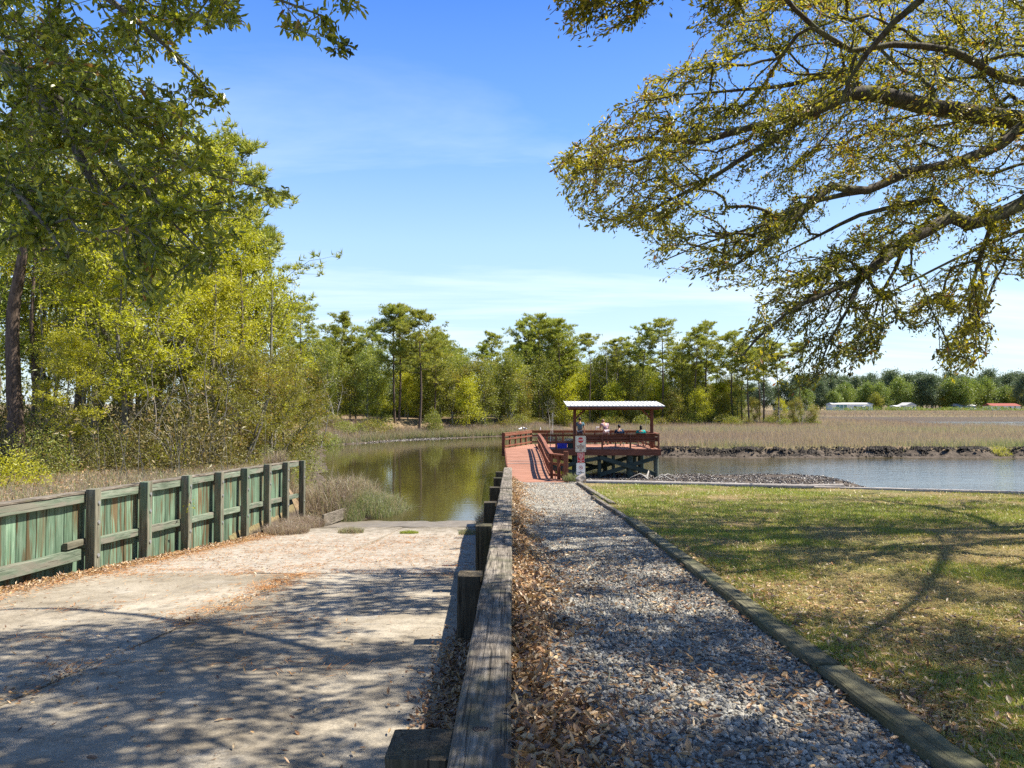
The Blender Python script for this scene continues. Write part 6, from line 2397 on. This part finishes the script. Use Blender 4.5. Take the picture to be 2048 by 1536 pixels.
# ------------------------------------------------------------------ the distant shore on the right
M['far_dark'] = leaf_mat('distant_dark_leaves', [(0, (.06, .10, .045)), (.6, (.11, .155, .07)), (1, (.18, .21, .085))], .3, .04)
M['far_bright'] = leaf_mat('distant_bright_leaves', [(0, (.11, .17, .025)), (.6, (.20, .26, .035)), (1, (.30, .32, .06))], .35, .04)
K['d1'] = Kind(broad_tree(51, 14, 6.0, 2.0, 420, 20, .62, 14, .3, (0, 0), .8, back=2.5), 'grey_bark', 'far_bright', 'round_tree')
K['d2'] = Kind(broad_tree(52, 16, 5.5, 3.0, 420, 20, .62, 14, .3, (.02, 0), .8, back=2.5), 'grey_bark', 'far_dark', 'dark_tree')
K['d3'] = Kind(broad_tree(53, 12, 5.5, 2.0, 300, 14, .6, 12, .3, (-.02, 0), .8, back=2.5), 'grey_bark', 'olive_leaf', 'olive_tree')
far = [(1612, 455, 'd2', 1.0, 'dark tree at the left start of the distant shore'), (1640, 430, 'd2', .95, 'dark tree left of the long white house'), (1668, 425, 'd1', .72, 'low green tree left of the long white house'),
       (1690, 440, 'd1', 1.0, 'bright green round tree behind the long white house'), (1712, 470, 'd2', 1.1, 'dark tree behind the bright green round one'), (1735, 442, 'd1', 1.05, 'yellow green tree above the right end of the long white house'),
       (1752, 420, 'd3', .75, 'pinkish brown tree in front of the long white house'), (1760, 436, 'd1', .95, 'yellow green tree between the two white houses'), (1785, 452, 'd2', 1.28, 'tallest dark tree of the distant shore'),
       (1800, 440, 'd1', 1.15, 'tall yellow green tree left of the small white house'), (1815, 455, 'd2', 1.18, 'dark tree above the small white house'), (1842, 440, 'd2', 1.1, 'dark tree right of the small white house'),
       (1862, 436, 'd2', 1.15, 'broad dark green tree in the middle of the distant shore'), (1885, 445, 'd3', 1.1, 'brownish tree beside the broad dark green one'), (1902, 438, 'd1', 1.15, 'broad bright green tree right of the middle of the shore'),
       (1928, 432, 'd1', 1.1, 'bright green tree over the parked cars'), (1945, 440, 'd1', 1.1, 'green tree in front of the red roofed house'), (1972, 444, 'd1', 1.12, 'yellowish green tree behind the red roofed house'),
       (1990, 460, 'd2', 1.05, 'dark tree behind the red roofed house'), (2012, 450, 'd1', .9, 'pale green tree at the right end of the shore'), (2035, 440, 'd3', 1.0, 'brown crowned tree at the right edge of the shore'), (2052, 430, 'd2', 1.1, 'dark tree cut by the right edge of the picture')]
for px, D, k_, s_, lab in far:
    put_px(k_, px, D, s_ * 1.17, lab)
# far ridge: trees that close the horizon
for i in range(95):
    px, D = 1590 + i * 5.2 + random.uniform(-6, 6), random.uniform(520, 640)
    nat(i, random.choice(['d2', 'd2', 'd2', 'd3']), px, D, random.uniform(1.15, 1.75), 'horizon')
for i in range(70):
    px, D = 540 + i * 15.5 + random.uniform(-6, 6), random.uniform(340, 420)
    nat(i, random.choice(['d2', 'd2', 'd1']), px, D, random.uniform(.7, .95), 'behind')
# hedge line along the distant shore
n = 16000
x = rng.uniform(150, 330, n)
y = 384 + rng.normal(0, 2.5, n)
k = fbm(x * .08, y * .1, 3) > .43
x, y = x[k], y[k]
leaf_mass('shore_scrub', np.stack([x, y, .8 + rng.random(len(x)) * 2.4 * fbm(x * .1, y * .1, 3) * 1.6], -1), None, .6, 'low green scrub along the distant marsh edge', 'scrub', 'far_bright')

M['siding'] = plain('white_siding', (.70, .71, .72), .7, .3, nscale=3)
M['roof_grey'] = plain('grey_shingles', (.45, .44, .42), .8, .2, nscale=3)
M['roof_red'] = plain('red_roof', (.24, .06, .045), .8, .2, nscale=3)
M['glass_teal'] = plain('teal_window', (.06, .20, .22), .15, .6)
M['blue_shed'] = plain('blue_siding', (.16, .30, .42), .7, .3, nscale=3)
M['dark_glass'] = plain('dark_window', (.04, .05, .06), .15, .6)


def house(name, label, px0, px1, D, wall_h, roof_h, wall='siding', roofm='roof_grey', wins=(), depth=8, gable=False, pitch_over=.5):
    x0, x1 = at(px0, D), at(px1, D)
    xc, w = (x0 + x1) / 2, x1 - x0
    t_ = thing(name, label, 'house' if w > 6 else 'shed', (xc, D, .8))
    mb = MB().box((0, depth / 2, wall_h / 2), (w, depth, wall_h))
    mb.obj('wall', M[wall], t_)
    mb = MB()
    o_ = pitch_over
    if gable:   # ridge runs away from the viewer
        v = [(-w / 2 - o_, -o_, wall_h - .1), (w / 2 + o_, -o_, wall_h - .1), (0, -o_, wall_h + roof_h), (-w / 2 - o_, depth + o_, wall_h - .1), (w / 2 + o_, depth + o_, wall_h - .1), (0, depth + o_, wall_h + roof_h)]
        mb.add(v, [(0, 1, 2), (3, 5, 4)])
        mb.add(v, [(0, 2, 5, 3), (1, 4, 5, 2), (0, 3, 4, 1)])
    else:
        v = [(-w / 2 - o_, -o_, wall_h - .05), (w / 2 + o_, -o_, wall_h - .05), (w / 2 + o_, depth + o_, wall_h - .05), (-w / 2 - o_, depth + o_, wall_h - .05), (-w / 2, depth / 2, wall_h + roof_h), (w / 2, depth / 2, wall_h + roof_h)]
        mb.add(v, [(0, 1, 5, 4), (2, 3, 4, 5), (3, 2, 1, 0)])
        mb.add(v, [(0, 4, 3), (1, 2, 5)])
    mb.obj('roof', M[roofm], t_)
    for kind_, cx, cz, ww, hh in wins:
        fr = MB().box((0, 0, 0), (ww + .3, .10, hh + .3)).obj('window' if kind_ != 'door' else 'door', M['siding'], t_, False, (cx, -.06, cz))
        MB().box((0, -.06, 0), (ww, .04, hh)).obj('pane', M['glass_teal' if kind_ == 'teal' else 'dark_glass'], fr)
    return t_


house('long_white_house', 'long white house with teal windows on the distant shore', 1664, 1745, 418, 3.6, .9, wins=[('teal', -8.6, 2.1, 1.8, 2.2), ('teal', -6.4, 2.1, 1.8, 2.2), ('teal', -4.2, 2.1, 1.8, 2.2), ('door', 5.4, 1.3, 1.0, 2.2), ('w', 8.6, 1.9, 1.6, 1.4), ('w', 1.6, 1.9, 1.6, 1.4)])
house('blue_shed', 'small blue shed at the right end of the long white house', 1729, 1737, 412, 2.2, .7, 'blue_shed', 'roof_grey', wins=[('door', 0, 1, .9, 1.8)], depth=3, gable=True, pitch_over=.15)
house('small_white_house', 'small white gabled house between the dark distant trees', 1812, 1832, 420, 3.0, 1.6, wins=[('w', -1.6, 1.6, 1.0, 1.2), ('door', 1.4, 1.2, 1.0, 2.2)], gable=True, depth=9)
house('low_grey_shed', 'low grey shed under the dark distant trees', 1792, 1809, 424, 2.4, .5, 'roof_grey', 'siding', wins=[('w', 0, 1.4, 1.2, 1)])
house('tan_roofed_house', 'low house with a pale roof behind the distant trees', 1915, 1950, 430, 2.6, 1.5, 'blue_shed', 'roof_grey', wins=[('w', -2, 1.5, 1.4, 1.2), ('w', 2, 1.5, 1.4, 1.2)])
house('red_roofed_house', 'long low white house with red roof at the right of the distant shore', 1982, 2040, 420, 2.7, 1.4, 'siding', 'roof_red', wins=[('w', -6, 1.6, 1.4, 1.2), ('w', -2, 1.6, 1.4, 1.2), ('w', 2.6, 1.6, 1.4, 1.2), ('door', 5.4, 1.2, 1, 2.1)])
house('grey_blue_house', 'grey house half hidden by trees left of the distant houses', 1556, 1600, 425, 2.8, 1.2, 'blue_shed', 'roof_grey', wins=[('w', -3, 1.6, 1.4, 1.2), ('w', 2, 1.6, 1.4, 1.2)])


def far_car(px, D, mat, label):
    t_ = thing('parked_car', label, 'car', (at(px, D), D, .8))
    mb = MB()
    prof = [(-2.2, .35), (2.2, .35), (2.25, .85), (1.3, 1.0), (.75, 1.45), (-.9, 1.48), (-1.7, 1.0), (-2.2, .9)]
    v = [(x, -.85, z) for x, z in prof] + [(x, .85, z) for x, z in prof]
    mb.add(v, [(k, (k + 1) % 8, 8 + (k + 1) % 8, 8 + k) for k in range(8)])
    mb.add(v, [tuple(range(8)), tuple(range(15, 7, -1))])
    mb.obj('body', mat, t_)
    mb = MB().box((-.1, -.87, 1.2), (1.9, .03, .34))
    mb.obj('side_window', M['dark_glass'], t_)
    for wx in (-1.4, 1.4):
        MB().tube([(wx, -.9, .32), (wx, -.7, .32)], .32, 10).obj('wheel', M['dark_glass'], t_)
    return t_


far_car(1906, 392, plain('dark_blue_paint', (.05, .07, .14), .3), 'dark car parked below the pale roofed distant house')
far_car(1930, 390, plain('red_paint', (.4, .03, .03), .3), 'red car parked near the white car on the distant shore')
far_car(1955, 392, plain('white_paint', (.75, .76, .78), .3), 'white car parked in front of the red roofed distant house')

# ------------------------------------------------------------------ people and things on the platform
def skin_obj(name, joints, edges, mat, parent, root=0, sub=1):
    """smooth tapering body grown over a skeleton: joints {i: (x, y, z, r)}"""
    bm = bmesh.new()
    vs = [bm.verts.new(j[:3]) for j in joints]
    for a, b in edges:
        bm.edges.new((vs[a], vs[b]))
    me = bpy.data.meshes.new(name)
    bm.to_mesh(me)
    bm.free()
    o = link(name, me, parent)
    md = o.modifiers.new('skin', 'SKIN')
    for i, j in enumerate(joints):
        sv = me.skin_vertices[0].data[i]
        r = j[3]
        sv.radius = r if hasattr(r, '__len__') else (r, r)
        sv.use_root = (i == root)
    md.use_smooth_shade = True
    ss = o.modifiers.new('sub', 'SUBSURF')
    ss.levels = ss.render_levels = sub
    me.materials.append(mat)
    dg = bpy.context.evaluated_depsgraph_get()
    me2 = bpy.data.meshes.new_from_object(o.evaluated_get(dg))
    o.modifiers.clear()
    o.data = me2
    me2.name = name
    return o


def ellipsoid(name, c, r, mat, parent, n=12):
    mb = MB()
    v, f = [], []
    for i in range(n + 1):
        th = PI * i / n
        for k in range(n * 2):
            a = PI * k / n
            v.append((c[0] + r[0] * math.sin(th) * math.cos(a), c[1] + r[1] * math.sin(th) * math.sin(a), c[2] + r[2] * math.cos(th)))
    m = n * 2
    for i in range(n):
        for k in range(m):
            f.append((i * m + k, (i + 1) * m + k, (i + 1) * m + (k + 1) % m, i * m + (k + 1) % m))
    mb.add(v, f)
    return mb.obj(name, mat, parent, True)


skin_m = plain('skin', (.42, .22, .15), .5, .3, nscale=4)
M['denim'] = plain('dark_shorts', (.05, .06, .09), .9, .1)
M['hair_dark'] = plain('dark_hair', (.02, .014, .01), .6, .3)
M['shoe'] = plain('dark_shoe', (.05, .045, .045), .7, .2)


def hand(j, e, wrist, d, r=.012):
    """five short fingers from the wrist along d"""
    d = Vector(d).normalized()
    s_ = d.cross(Vector((0, 1, .2))).normalized()
    w = Vector(wrist[1])
    palm = w + d * .07
    j.append((*palm, .034)); ip = len(j) - 1
    e.append((wrist[0], ip))
    for k, (off, L_) in enumerate(((-.03, .065), (-.010, .08), (.010, .078), (.03, .062))):
        a = palm + s_ * off + d * .035
        b = a + d * L_ + Vector((0, -.015, -.01))
        j.append((*a, r)); j.append((*b, r * .8))
        e.append((ip, len(j) - 2)); e.append((len(j) - 2, len(j) - 1))
    a = w + d * .04 + s_ * -.045
    j.append((*a, r)); j.append((*(a + d * .05 - s_ * .02), r * .8))
    e.append((ip, len(j) - 2)); e.append((len(j) - 2, len(j) - 1))


def person(label, loc, rz, J, shirt, pants, hair, cap=None, long_hair=False, skin=None):
    """J: joint positions in body space; the figure looks along +y"""
    sk = skin or skin_m
    t_ = thing('person', label, 'person', loc, rz)
    t_.scale = (1.09, 1.09, 1.03)
    V = {k: Vector(v) for k, v in J.items()}
    j = [(*V['pelvis'], (.14, .11)), (*V['waist'], (.125, .09)), (*V['chest'], (.155, .105)), (*V['neck'], .052), (*(V['head'] + (V['neck'] - V['head']) * .45), .06)]
    e = [(0, 1), (1, 2), (2, 3), (3, 4)]
    for s_ in 'LR':
        i0 = len(j)
        j += [(*V['sh' + s_], .058), (*V['el' + s_], .042), (*V['wr' + s_], .028)]
        e += [(2, i0), (i0, i0 + 1), (i0 + 1, i0 + 2)]
        hand(j, e, (i0 + 2, V['wr' + s_]), V['wr' + s_] - V['el' + s_])
        i0 = len(j)
        j += [(*V['hip' + s_], .085), (*V['kn' + s_], .058), (*V['an' + s_], .038), (*(V['an' + s_] + Vector(J.get('toe', (0, .16, -.045)))), .032)]
        e += [(0, i0), (i0, i0 + 1), (i0 + 1, i0 + 2), (i0 + 2, i0 + 3)]
    body = skin_obj('body', j, e, sk, t_)
    h = V['head']
    ellipsoid('head', h, (.078, .098, .122), sk, t_, 8)
    fwd = Vector((0, 1, 0))
    for s_ in (-1, 1):
        ellipsoid('ear', h + Vector((.078 * s_, 0, -.005)), (.012, .022, .032), sk, t_, 5)
        ellipsoid('eye', h + Vector((.03 * s_, .088, .012)), (.013, .010, .009), M['hair_dark'], t_, 5)
    ellipsoid('nose', h + Vector((0, .10, -.018)), (.014, .022, .024), sk, t_, 5)
    ellipsoid('mouth', h + Vector((0, .088, -.058)), (.026, .010, .007), plain('lips', (.35, .12, .10), .5), t_, 5)
    if hair is not None:
        ellipsoid('hair', h + Vector((0, -.018, .025)), (.087, .100, .112), hair, t_, 8)
        if long_hair:
            ellipsoid('hair', h + Vector((0, -.07, -.10)), (.085, .055, .16), hair, t_, 8)
    if cap is not None:
        ellipsoid('cap', h + Vector((0, 0, .055)), (.090, .108, .082), cap, t_, 8)
        mb = MB().box((h.x, h.y + .13, h.z + .045), (.13, .11, .014))
        mb.obj('cap_brim', cap, t_)
    # shirt with short sleeves
    c = [(*(V['pelvis'] + Vector((0, 0, .02))), (.160, .125)), (*V['waist'], (.155, .118)), (*V['chest'], (.178, .125)), (*(V['neck'] - Vector((0, 0, .045))), .075)]
    ce = [(0, 1), (1, 2), (2, 3)]
    for s_ in 'LR':
        i0 = len(c)
        c += [(*V['sh' + s_], .076), (*V['sh' + s_].lerp(V['el' + s_], .7), .062)]
        ce += [(2, i0), (i0, i0 + 1)]
    skin_obj('shirt', c, ce, shirt, t_)
    c = [(*V['pelvis'], (.158, .128))]
    ce = []
    for s_ in 'LR':
        i0 = len(c)
        c += [(*V['hip' + s_], .105), (*V['hip' + s_].lerp(V['kn' + s_], .95), .082)]
        ce += [(0, i0), (i0, i0 + 1)]
    skin_obj('shorts', c, ce, pants, t_)
    for s_ in 'LR':
        a = V['an' + s_] + Vector((0, .07, -.055))
        ellipsoid('shoe', a, (.05, .13, .045), M['shoe'], t_, 6)
    return t_


STAND = dict(pelvis=(0, 0, .95), waist=(0, .0, 1.10), chest=(0, .01, 1.33), neck=(0, .01, 1.50), head=(0, .03, 1.66), shL=(-.20, 0, 1.42), shR=(.20, 0, 1.42), elL=(-.25, .02, 1.14), elR=(.26, .0, 1.14),
             wrL=(-.24, .14, .92), wrR=(.27, .05, .90), hipL=(-.09, 0, .90), hipR=(.09, 0, .90), knL=(-.11, .03, .50), knR=(.11, .0, .50), anL=(-.12, .0, .09), anR=(.12, -.03, .09))
BEND = dict(pelvis=(0, -.05, .95), waist=(0, .02, 1.08), chest=(0, .16, 1.27), neck=(-.02, .26, 1.40), head=(-.04, .36, 1.52), shL=(-.20, .20, 1.33), shR=(.20, .18, 1.34), elL=(-.27, .32, 1.08), elR=(.27, .28, 1.08),
            wrL=(-.16, .50, 1.02), wrR=(.15, .48, 1.02), hipL=(-.09, -.05, .90), hipR=(.09, -.05, .90), knL=(-.12, .02, .50), knR=(.12, .02, .50), anL=(-.13, -.05, .09), anR=(.13, .0, .09))
SIT = dict(pelvis=(0, 0, .50), waist=(0, -.02, .66), chest=(0, .02, .88), neck=(0, .05, 1.05), head=(0, .10, 1.20), shL=(-.20, .02, .97), shR=(.20, .02, .97), elL=(-.29, .10, .70), elR=(.29, .10, .70),
           wrL=(-.18, .30, .62), wrR=(.18, .30, .62), hipL=(-.10, .04, .48), hipR=(.10, .04, .48), knL=(-.14, .46, .50), knR=(.14, .46, .50), anL=(-.14, .50, .09), anR=(.15, .52, .09))
M['shirt_blue'] = plain('grey_blue_shirt', (.10, .19, .24), .9, .1, nscale=6)
M['shirt_navy'] = plain('navy_shirt', (.012, .035, .085), .9, .1, nscale=6)
M['shirt_teal'] = plain('teal_shirt', (.01, .33, .30), .9, .1, nscale=6)
t = NT('floral_top')
v_ = t.n('ShaderNodeTexVoronoi', {'Vector': t.coord(), 'Scale': 16.0}).outputs['Color']
q_ = t.n('ShaderNodeSeparateColor', {0: v_}).outputs[0]
M['floral'] = t.finish(t.ramp(q_, [(0, (.10, .09, .16)), (.4, (.38, .22, .20)), (.7, (.50, .36, .34)), (1, (.16, .14, .26))]), .9, spec=.1)
M['shorts_grey'] = plain('pale_grey_shorts', (.42, .38, .40), .9, .1)
z0 = DZ
person('person standing by the left shelter post in a grey blue t-shirt, hands at sides', (at(1158, 46.5) + .05, 46.5, z0), -.1, STAND, M['shirt_blue'], M['denim'], M['hair_dark'])
person('person in patterned top and pale shorts bending over the far rail', (at(1211, 47.4), 47.3, z0), .25, BEND, M['floral'], M['shorts_grey'], plain('light_brown_hair', (.22, .12, .08), .6))
person('person seated in navy shirt and dark cap looking out over the creek', (at(1238.5, 45.4), 45.4, z0 + .04), 0, SIT, M['shirt_navy'], M['denim'], M['hair_dark'], M['shirt_navy'])
person('person seated in teal shirt with long dark hair near the right shelter post', (at(1281.5, 45.4), 45.4, z0), -.15, SIT, M['shirt_teal'], M['shorts_grey'], M['hair_dark'], None, True)

M['chair_frame'] = plain('dark_chair_frame', (.03, .03, .035), .4, .4)
M['chair_cloth'] = plain('dark_chair_cloth', (.02, .022, .03), .9, .1)


def camp_chair(x, y, label, rz=0):
    t_ = thing('camp_chair', label, 'chair', (x, y, z0), rz, 'folding chairs on the platform')
    MB().box((0, .06, .40), (.50, .44, .02)).obj('seat', M['chair_cloth'], t_)
    mb = MB().box((0, 0, 0), (.50, .02, .44))
    mb.obj('backrest', M['chair_cloth'], t_, False, (0, -.22, .66)).rotation_euler = (.22, 0, 0)
    for sx in (-1, 1):
        MB().tube([(sx * .26, -.28, 0), (sx * .26, .26, .60)], .014, 6).obj('leg', M['chair_frame'], t_, True)
        MB().tube([(sx * .26, .28, 0), (sx * .26, -.20, .45), (sx * .26, -.30, .90)], .014, 6).obj('leg', M['chair_frame'], t_, True)
        MB().box((sx * .27, .02, .61), (.06, .48, .025)).obj('armrest', M['chair_cloth'], t_)
    MB().tube([(-.26, .26, .05), (.26, -.26, .05)], .010, 5).obj('stretcher', M['chair_frame'], t_, True)
    return t_


camp_chair(at(1238.5, 45.4), 45.38, 'dark folding chair under the person in navy')
camp_chair(at(1281.5, 45.4), 45.38, 'dark folding chair under the person in teal', -.15)

# blue crate with a tan bag and a dark bin beside it
M['blue_plastic'] = plain('blue_plastic', (.010, .035, .55), .35, .5)
M['dark_green_plastic'] = plain('dark_green_plastic', (.01, .05, .045), .5, .4)
M['cream'] = plain('cream_cloth', (.62, .50, .30), .9, .1)


def tub(name, label, cat, x0, x1, y, h, dpt, mat, lid=None):
    w = x1 - x0
    t_ = thing(name, label, cat, ((x0 + x1) / 2, y, z0))
    mb = MB()
    a, b = .94, 1.0
    v = [(-w / 2 * a, -dpt / 2 * a, 0), (w / 2 * a, -dpt / 2 * a, 0), (w / 2 * a, dpt / 2 * a, 0), (-w / 2 * a, dpt / 2 * a, 0), (-w / 2, -dpt / 2, h), (w / 2, -dpt / 2, h), (w / 2, dpt / 2, h), (-w / 2, dpt / 2, h)]
    ins = [(x * .9, y_ * .9, z_) for x, y_, z_ in v[4:]] + [(x * .86, y_ * .86, .04) for x, y_, z_ in v[:4]]
    mb.add(v + ins, [(0, 1, 5, 4), (1, 2, 6, 5), (2, 3, 7, 6), (3, 0, 4, 7), (3, 2, 1, 0), (4, 5, 9, 8), (5, 6, 10, 9), (6, 7, 11, 10), (7, 4, 8, 11), (8, 9, 13, 12), (9, 10, 14, 13), (10, 11, 15, 14), (11, 8, 12, 15), (12, 13, 14, 15)])
    mb.obj('tub', mat, t_)
    rim_ = MB()
    for p, q in (((-w / 2, -dpt / 2), (w / 2, -dpt / 2)), ((w / 2, -dpt / 2), (w / 2, dpt / 2)), ((w / 2, dpt / 2), (-w / 2, dpt / 2)), ((-w / 2, dpt / 2), (-w / 2, -dpt / 2))):
        rim_.beam((p[0], p[1], h), (q[0], q[1], h), .05, .04)
    rim_.obj('rim', mat, t_)
    for s_ in (-1, 1):
        MB().box((s_ * (w / 2 + .02), 0, h * .75), (.04, .16, .04)).obj('handle', mat, t_)
    return t_


tub('blue_storage_box', 'bright blue plastic box on the deck by the walkway rail', 'box', at(1114, 43.9), at(1134, 43.9), 43.95, .36, .42, M['blue_plastic'])
tub('dark_bin', 'dark green plastic bin right of the blue box', 'bin', at(1135, 44.0), at(1146, 44.0), 44.05, .38, .40, M['dark_green_plastic'])
b_ = thing('cream_bag', 'cream cloth bag lying on top of the boxes by the rail', 'bag', (at(1139, 44.2), 44.2, z0 + .42))
ellipsoid('sack', (0, 0, .05), (.30, .16, .11), M['cream'], b_, 8)
MB().tube([(-.1, 0, .15), (0, 0, .24), (.1, 0, .15)], .012, 5).obj('strap', M['cream'], b_, True)
# white bracket on the far rail and rods
M['white_pvc'] = plain('white_plastic', (.78, .78, .76), .4, .4)
b_ = thing('rod_holder', 'white plastic rod holder fixed on the far rail beside the bending person', 'rod holder', (at(1192, 48.4), 48.4, z0 + RH + .02))
MB().tube([(0, 0, 0), (0, 0, .22)], .03, 8).obj('tube', M['white_pvc'], b_, True)
MB().tube([(0, 0, .19), (.22, 0, .19)], .028, 8).obj('arm', M['white_pvc'], b_, True)
M['rod'] = plain('rod_black', (.06, .05, .05), .4, .4)


def rod(p, q, label, mat, name='fishing_rod'):
    p, q = Vector(p), Vector(q)
    t_ = thing(name, label, 'fishing rod', tuple(p))
    d = q - p
    MB().tube([Vector((0, 0, 0)), d * .22], .017, 6).obj('handle', M['rod'], t_, True)
    MB().tube([d * .2, d * .6, d + Vector((0, 0, -.02))], [.011, .008, .004], 5).obj('blank', mat, t_, True)
    MB().tube([d * .16 + Vector((.0, 0, -.02)), d * .16 + Vector((0, 0, -.10))], .03, 7).obj('reel', M['rod'], t_, True)


rod((at(1105, 47.9), 47.9, z0 + .1), (at(1105.5, 48.6), 48.5, z0 + 2.15), 'pale upright fishing rod leaning on the rail left of the shelter', M['white_pvc'])
rod((at(1288, 45.9), 46.0, z0 + .75), (at(1295, 49.5), 49.5, z0 + 2.1), 'dark fishing rod held up beside the person in teal', M['rod'])
rod((at(1100, 44.9), 44.8, z0 + .0), (at(1102, 45.6), 45.5, z0 + 1.2), 'thin rod leaning near the walkway corner', M['white_pvc'])
t_ = thing('rail_bottle', 'small white bottle on the far rail left of the shelter', 'bottle', (at(1081, 48.2), 48.45, z0 + RH + .02))
MB().tube([(0, 0, 0), (0, 0, .14)], .035, 8).obj('bottle_body', M['white_pvc'], t_, True)
MB().tube([(0, 0, .14), (0, 0, .2)], .016, 6).obj('neck', M['white_pvc'], t_, True)

# gulls perched on the left rail end
M['gull'] = plain('gull_white', (.72, .72, .70), .7, .2)
M['gull_wing'] = plain('gull_grey', (.35, .36, .38), .7, .2)
for gx, gy, rz_, lab in ((.55, 46.6, 1.1, 'white gull perched on the left rail of the walkway'), (.85, 47.35, 2.4, 'white gull perched farther along the left rail')):
    t_ = thing('gull', lab, 'bird', (gx, gy, z0 + RH + .02), rz_)
    skin_obj('body', [(-.20, 0, .12, .012), (-.10, 0, .13, .04), (.02, 0, .14, .06), (.10, 0, .17, .045), (.14, 0, .22, .028), (.175, 0, .235, .02), (.02, .03, .06, .012), (.02, .03, .0, .008), (.02, -.03, .06, .012), (.02, -.03, .0, .008)],
             [(0, 1), (1, 2), (2, 3), (3, 4), (4, 5), (2, 6), (6, 7), (2, 8), (8, 9)], M['gull'], t_, 2)
    for s_ in (-1, 1):
        ellipsoid('wing', (-.06, .052 * s_, .145), (.14, .014, .04), M['gull_wing'], t_, 6)
    MB().tube([(.18, 0, .232), (.225, 0, .222)], [.011, .003], 5).obj('beak', M['cream'], t_)

# twig and a small branch on the path, rope of roots left out
mb = MB().tube([(.52, 4.35, zpath(4.3) + .10), (.60, 4.55, zpath(4.5) + .075), (.66, 4.85, zpath(4.8) + .055), (.655, 5.2, zpath(5.2) + .05)], [.007, .009, .007, .004], 6)
tag(mb.obj('fallen_twig', M['grey_bark'], None, True), 'curved grey twig lying across leaves and gravel on the path', 'twig')
# leafless sprig with yellow leaves caught on the fence
g_ = MB()
for k in range(14):
    put_leaves(g_, np.array([(-7.62 + random.gauss(0, .06), 16.9 + random.gauss(0, .14), 2.15 + random.gauss(0, .08))]), rand_dirs(1), .09)
t_ = thing('hanging_sprig', 'sprig of yellow green leaves caught on the third fence post', 'sprig', (0, 0, 0))
g_.obj('leaves', M['spring_leaf'], t_)
MB().tube([(-7.68, 17.1, 2.5), (-7.62, 16.95, 2.3), (-7.62, 16.8, 2.1)], .006, 4).obj('stem', M['grey_bark'], t_)
# weathered block at the corner of the bulkhead
blk = beam_part('corner_block', (2.30, 25.1, 1.80), (2.55, 25.2, 1.95), .20, .18, M['pale_cap'], None, 400, 3, .02)
tag(blk, 'broken pale timber block at the corner of the lawn bulkhead', 'timber block')
# driftwood pile at the pier foot
for i in range(5):
    a = random.uniform(0, 3.1)
    x_, y_ = 8.3 + random.uniform(-.8, .8), 40.5 + random.uniform(-1, 1)
    l_ = random.uniform(.8, 1.6)
    mb = MB().tube([(x_, y_, .25), (x_ + math.cos(a) * l_ * .5, y_ + math.sin(a) * .3, .42 + random.random() * .3), (x_ + math.cos(a) * l_, y_ + math.sin(a) * .5, .25)], [.05, .04, .02], 5)
    o = tag(mb.obj('driftwood', M['pale_wood'], None, True), '', 'driftwood', 'driftwood branches by the pier')
    ASK.append((o, 'bleached driftwood branch', 'on the oyster bed by the right pilings', x_))
settle_labels()
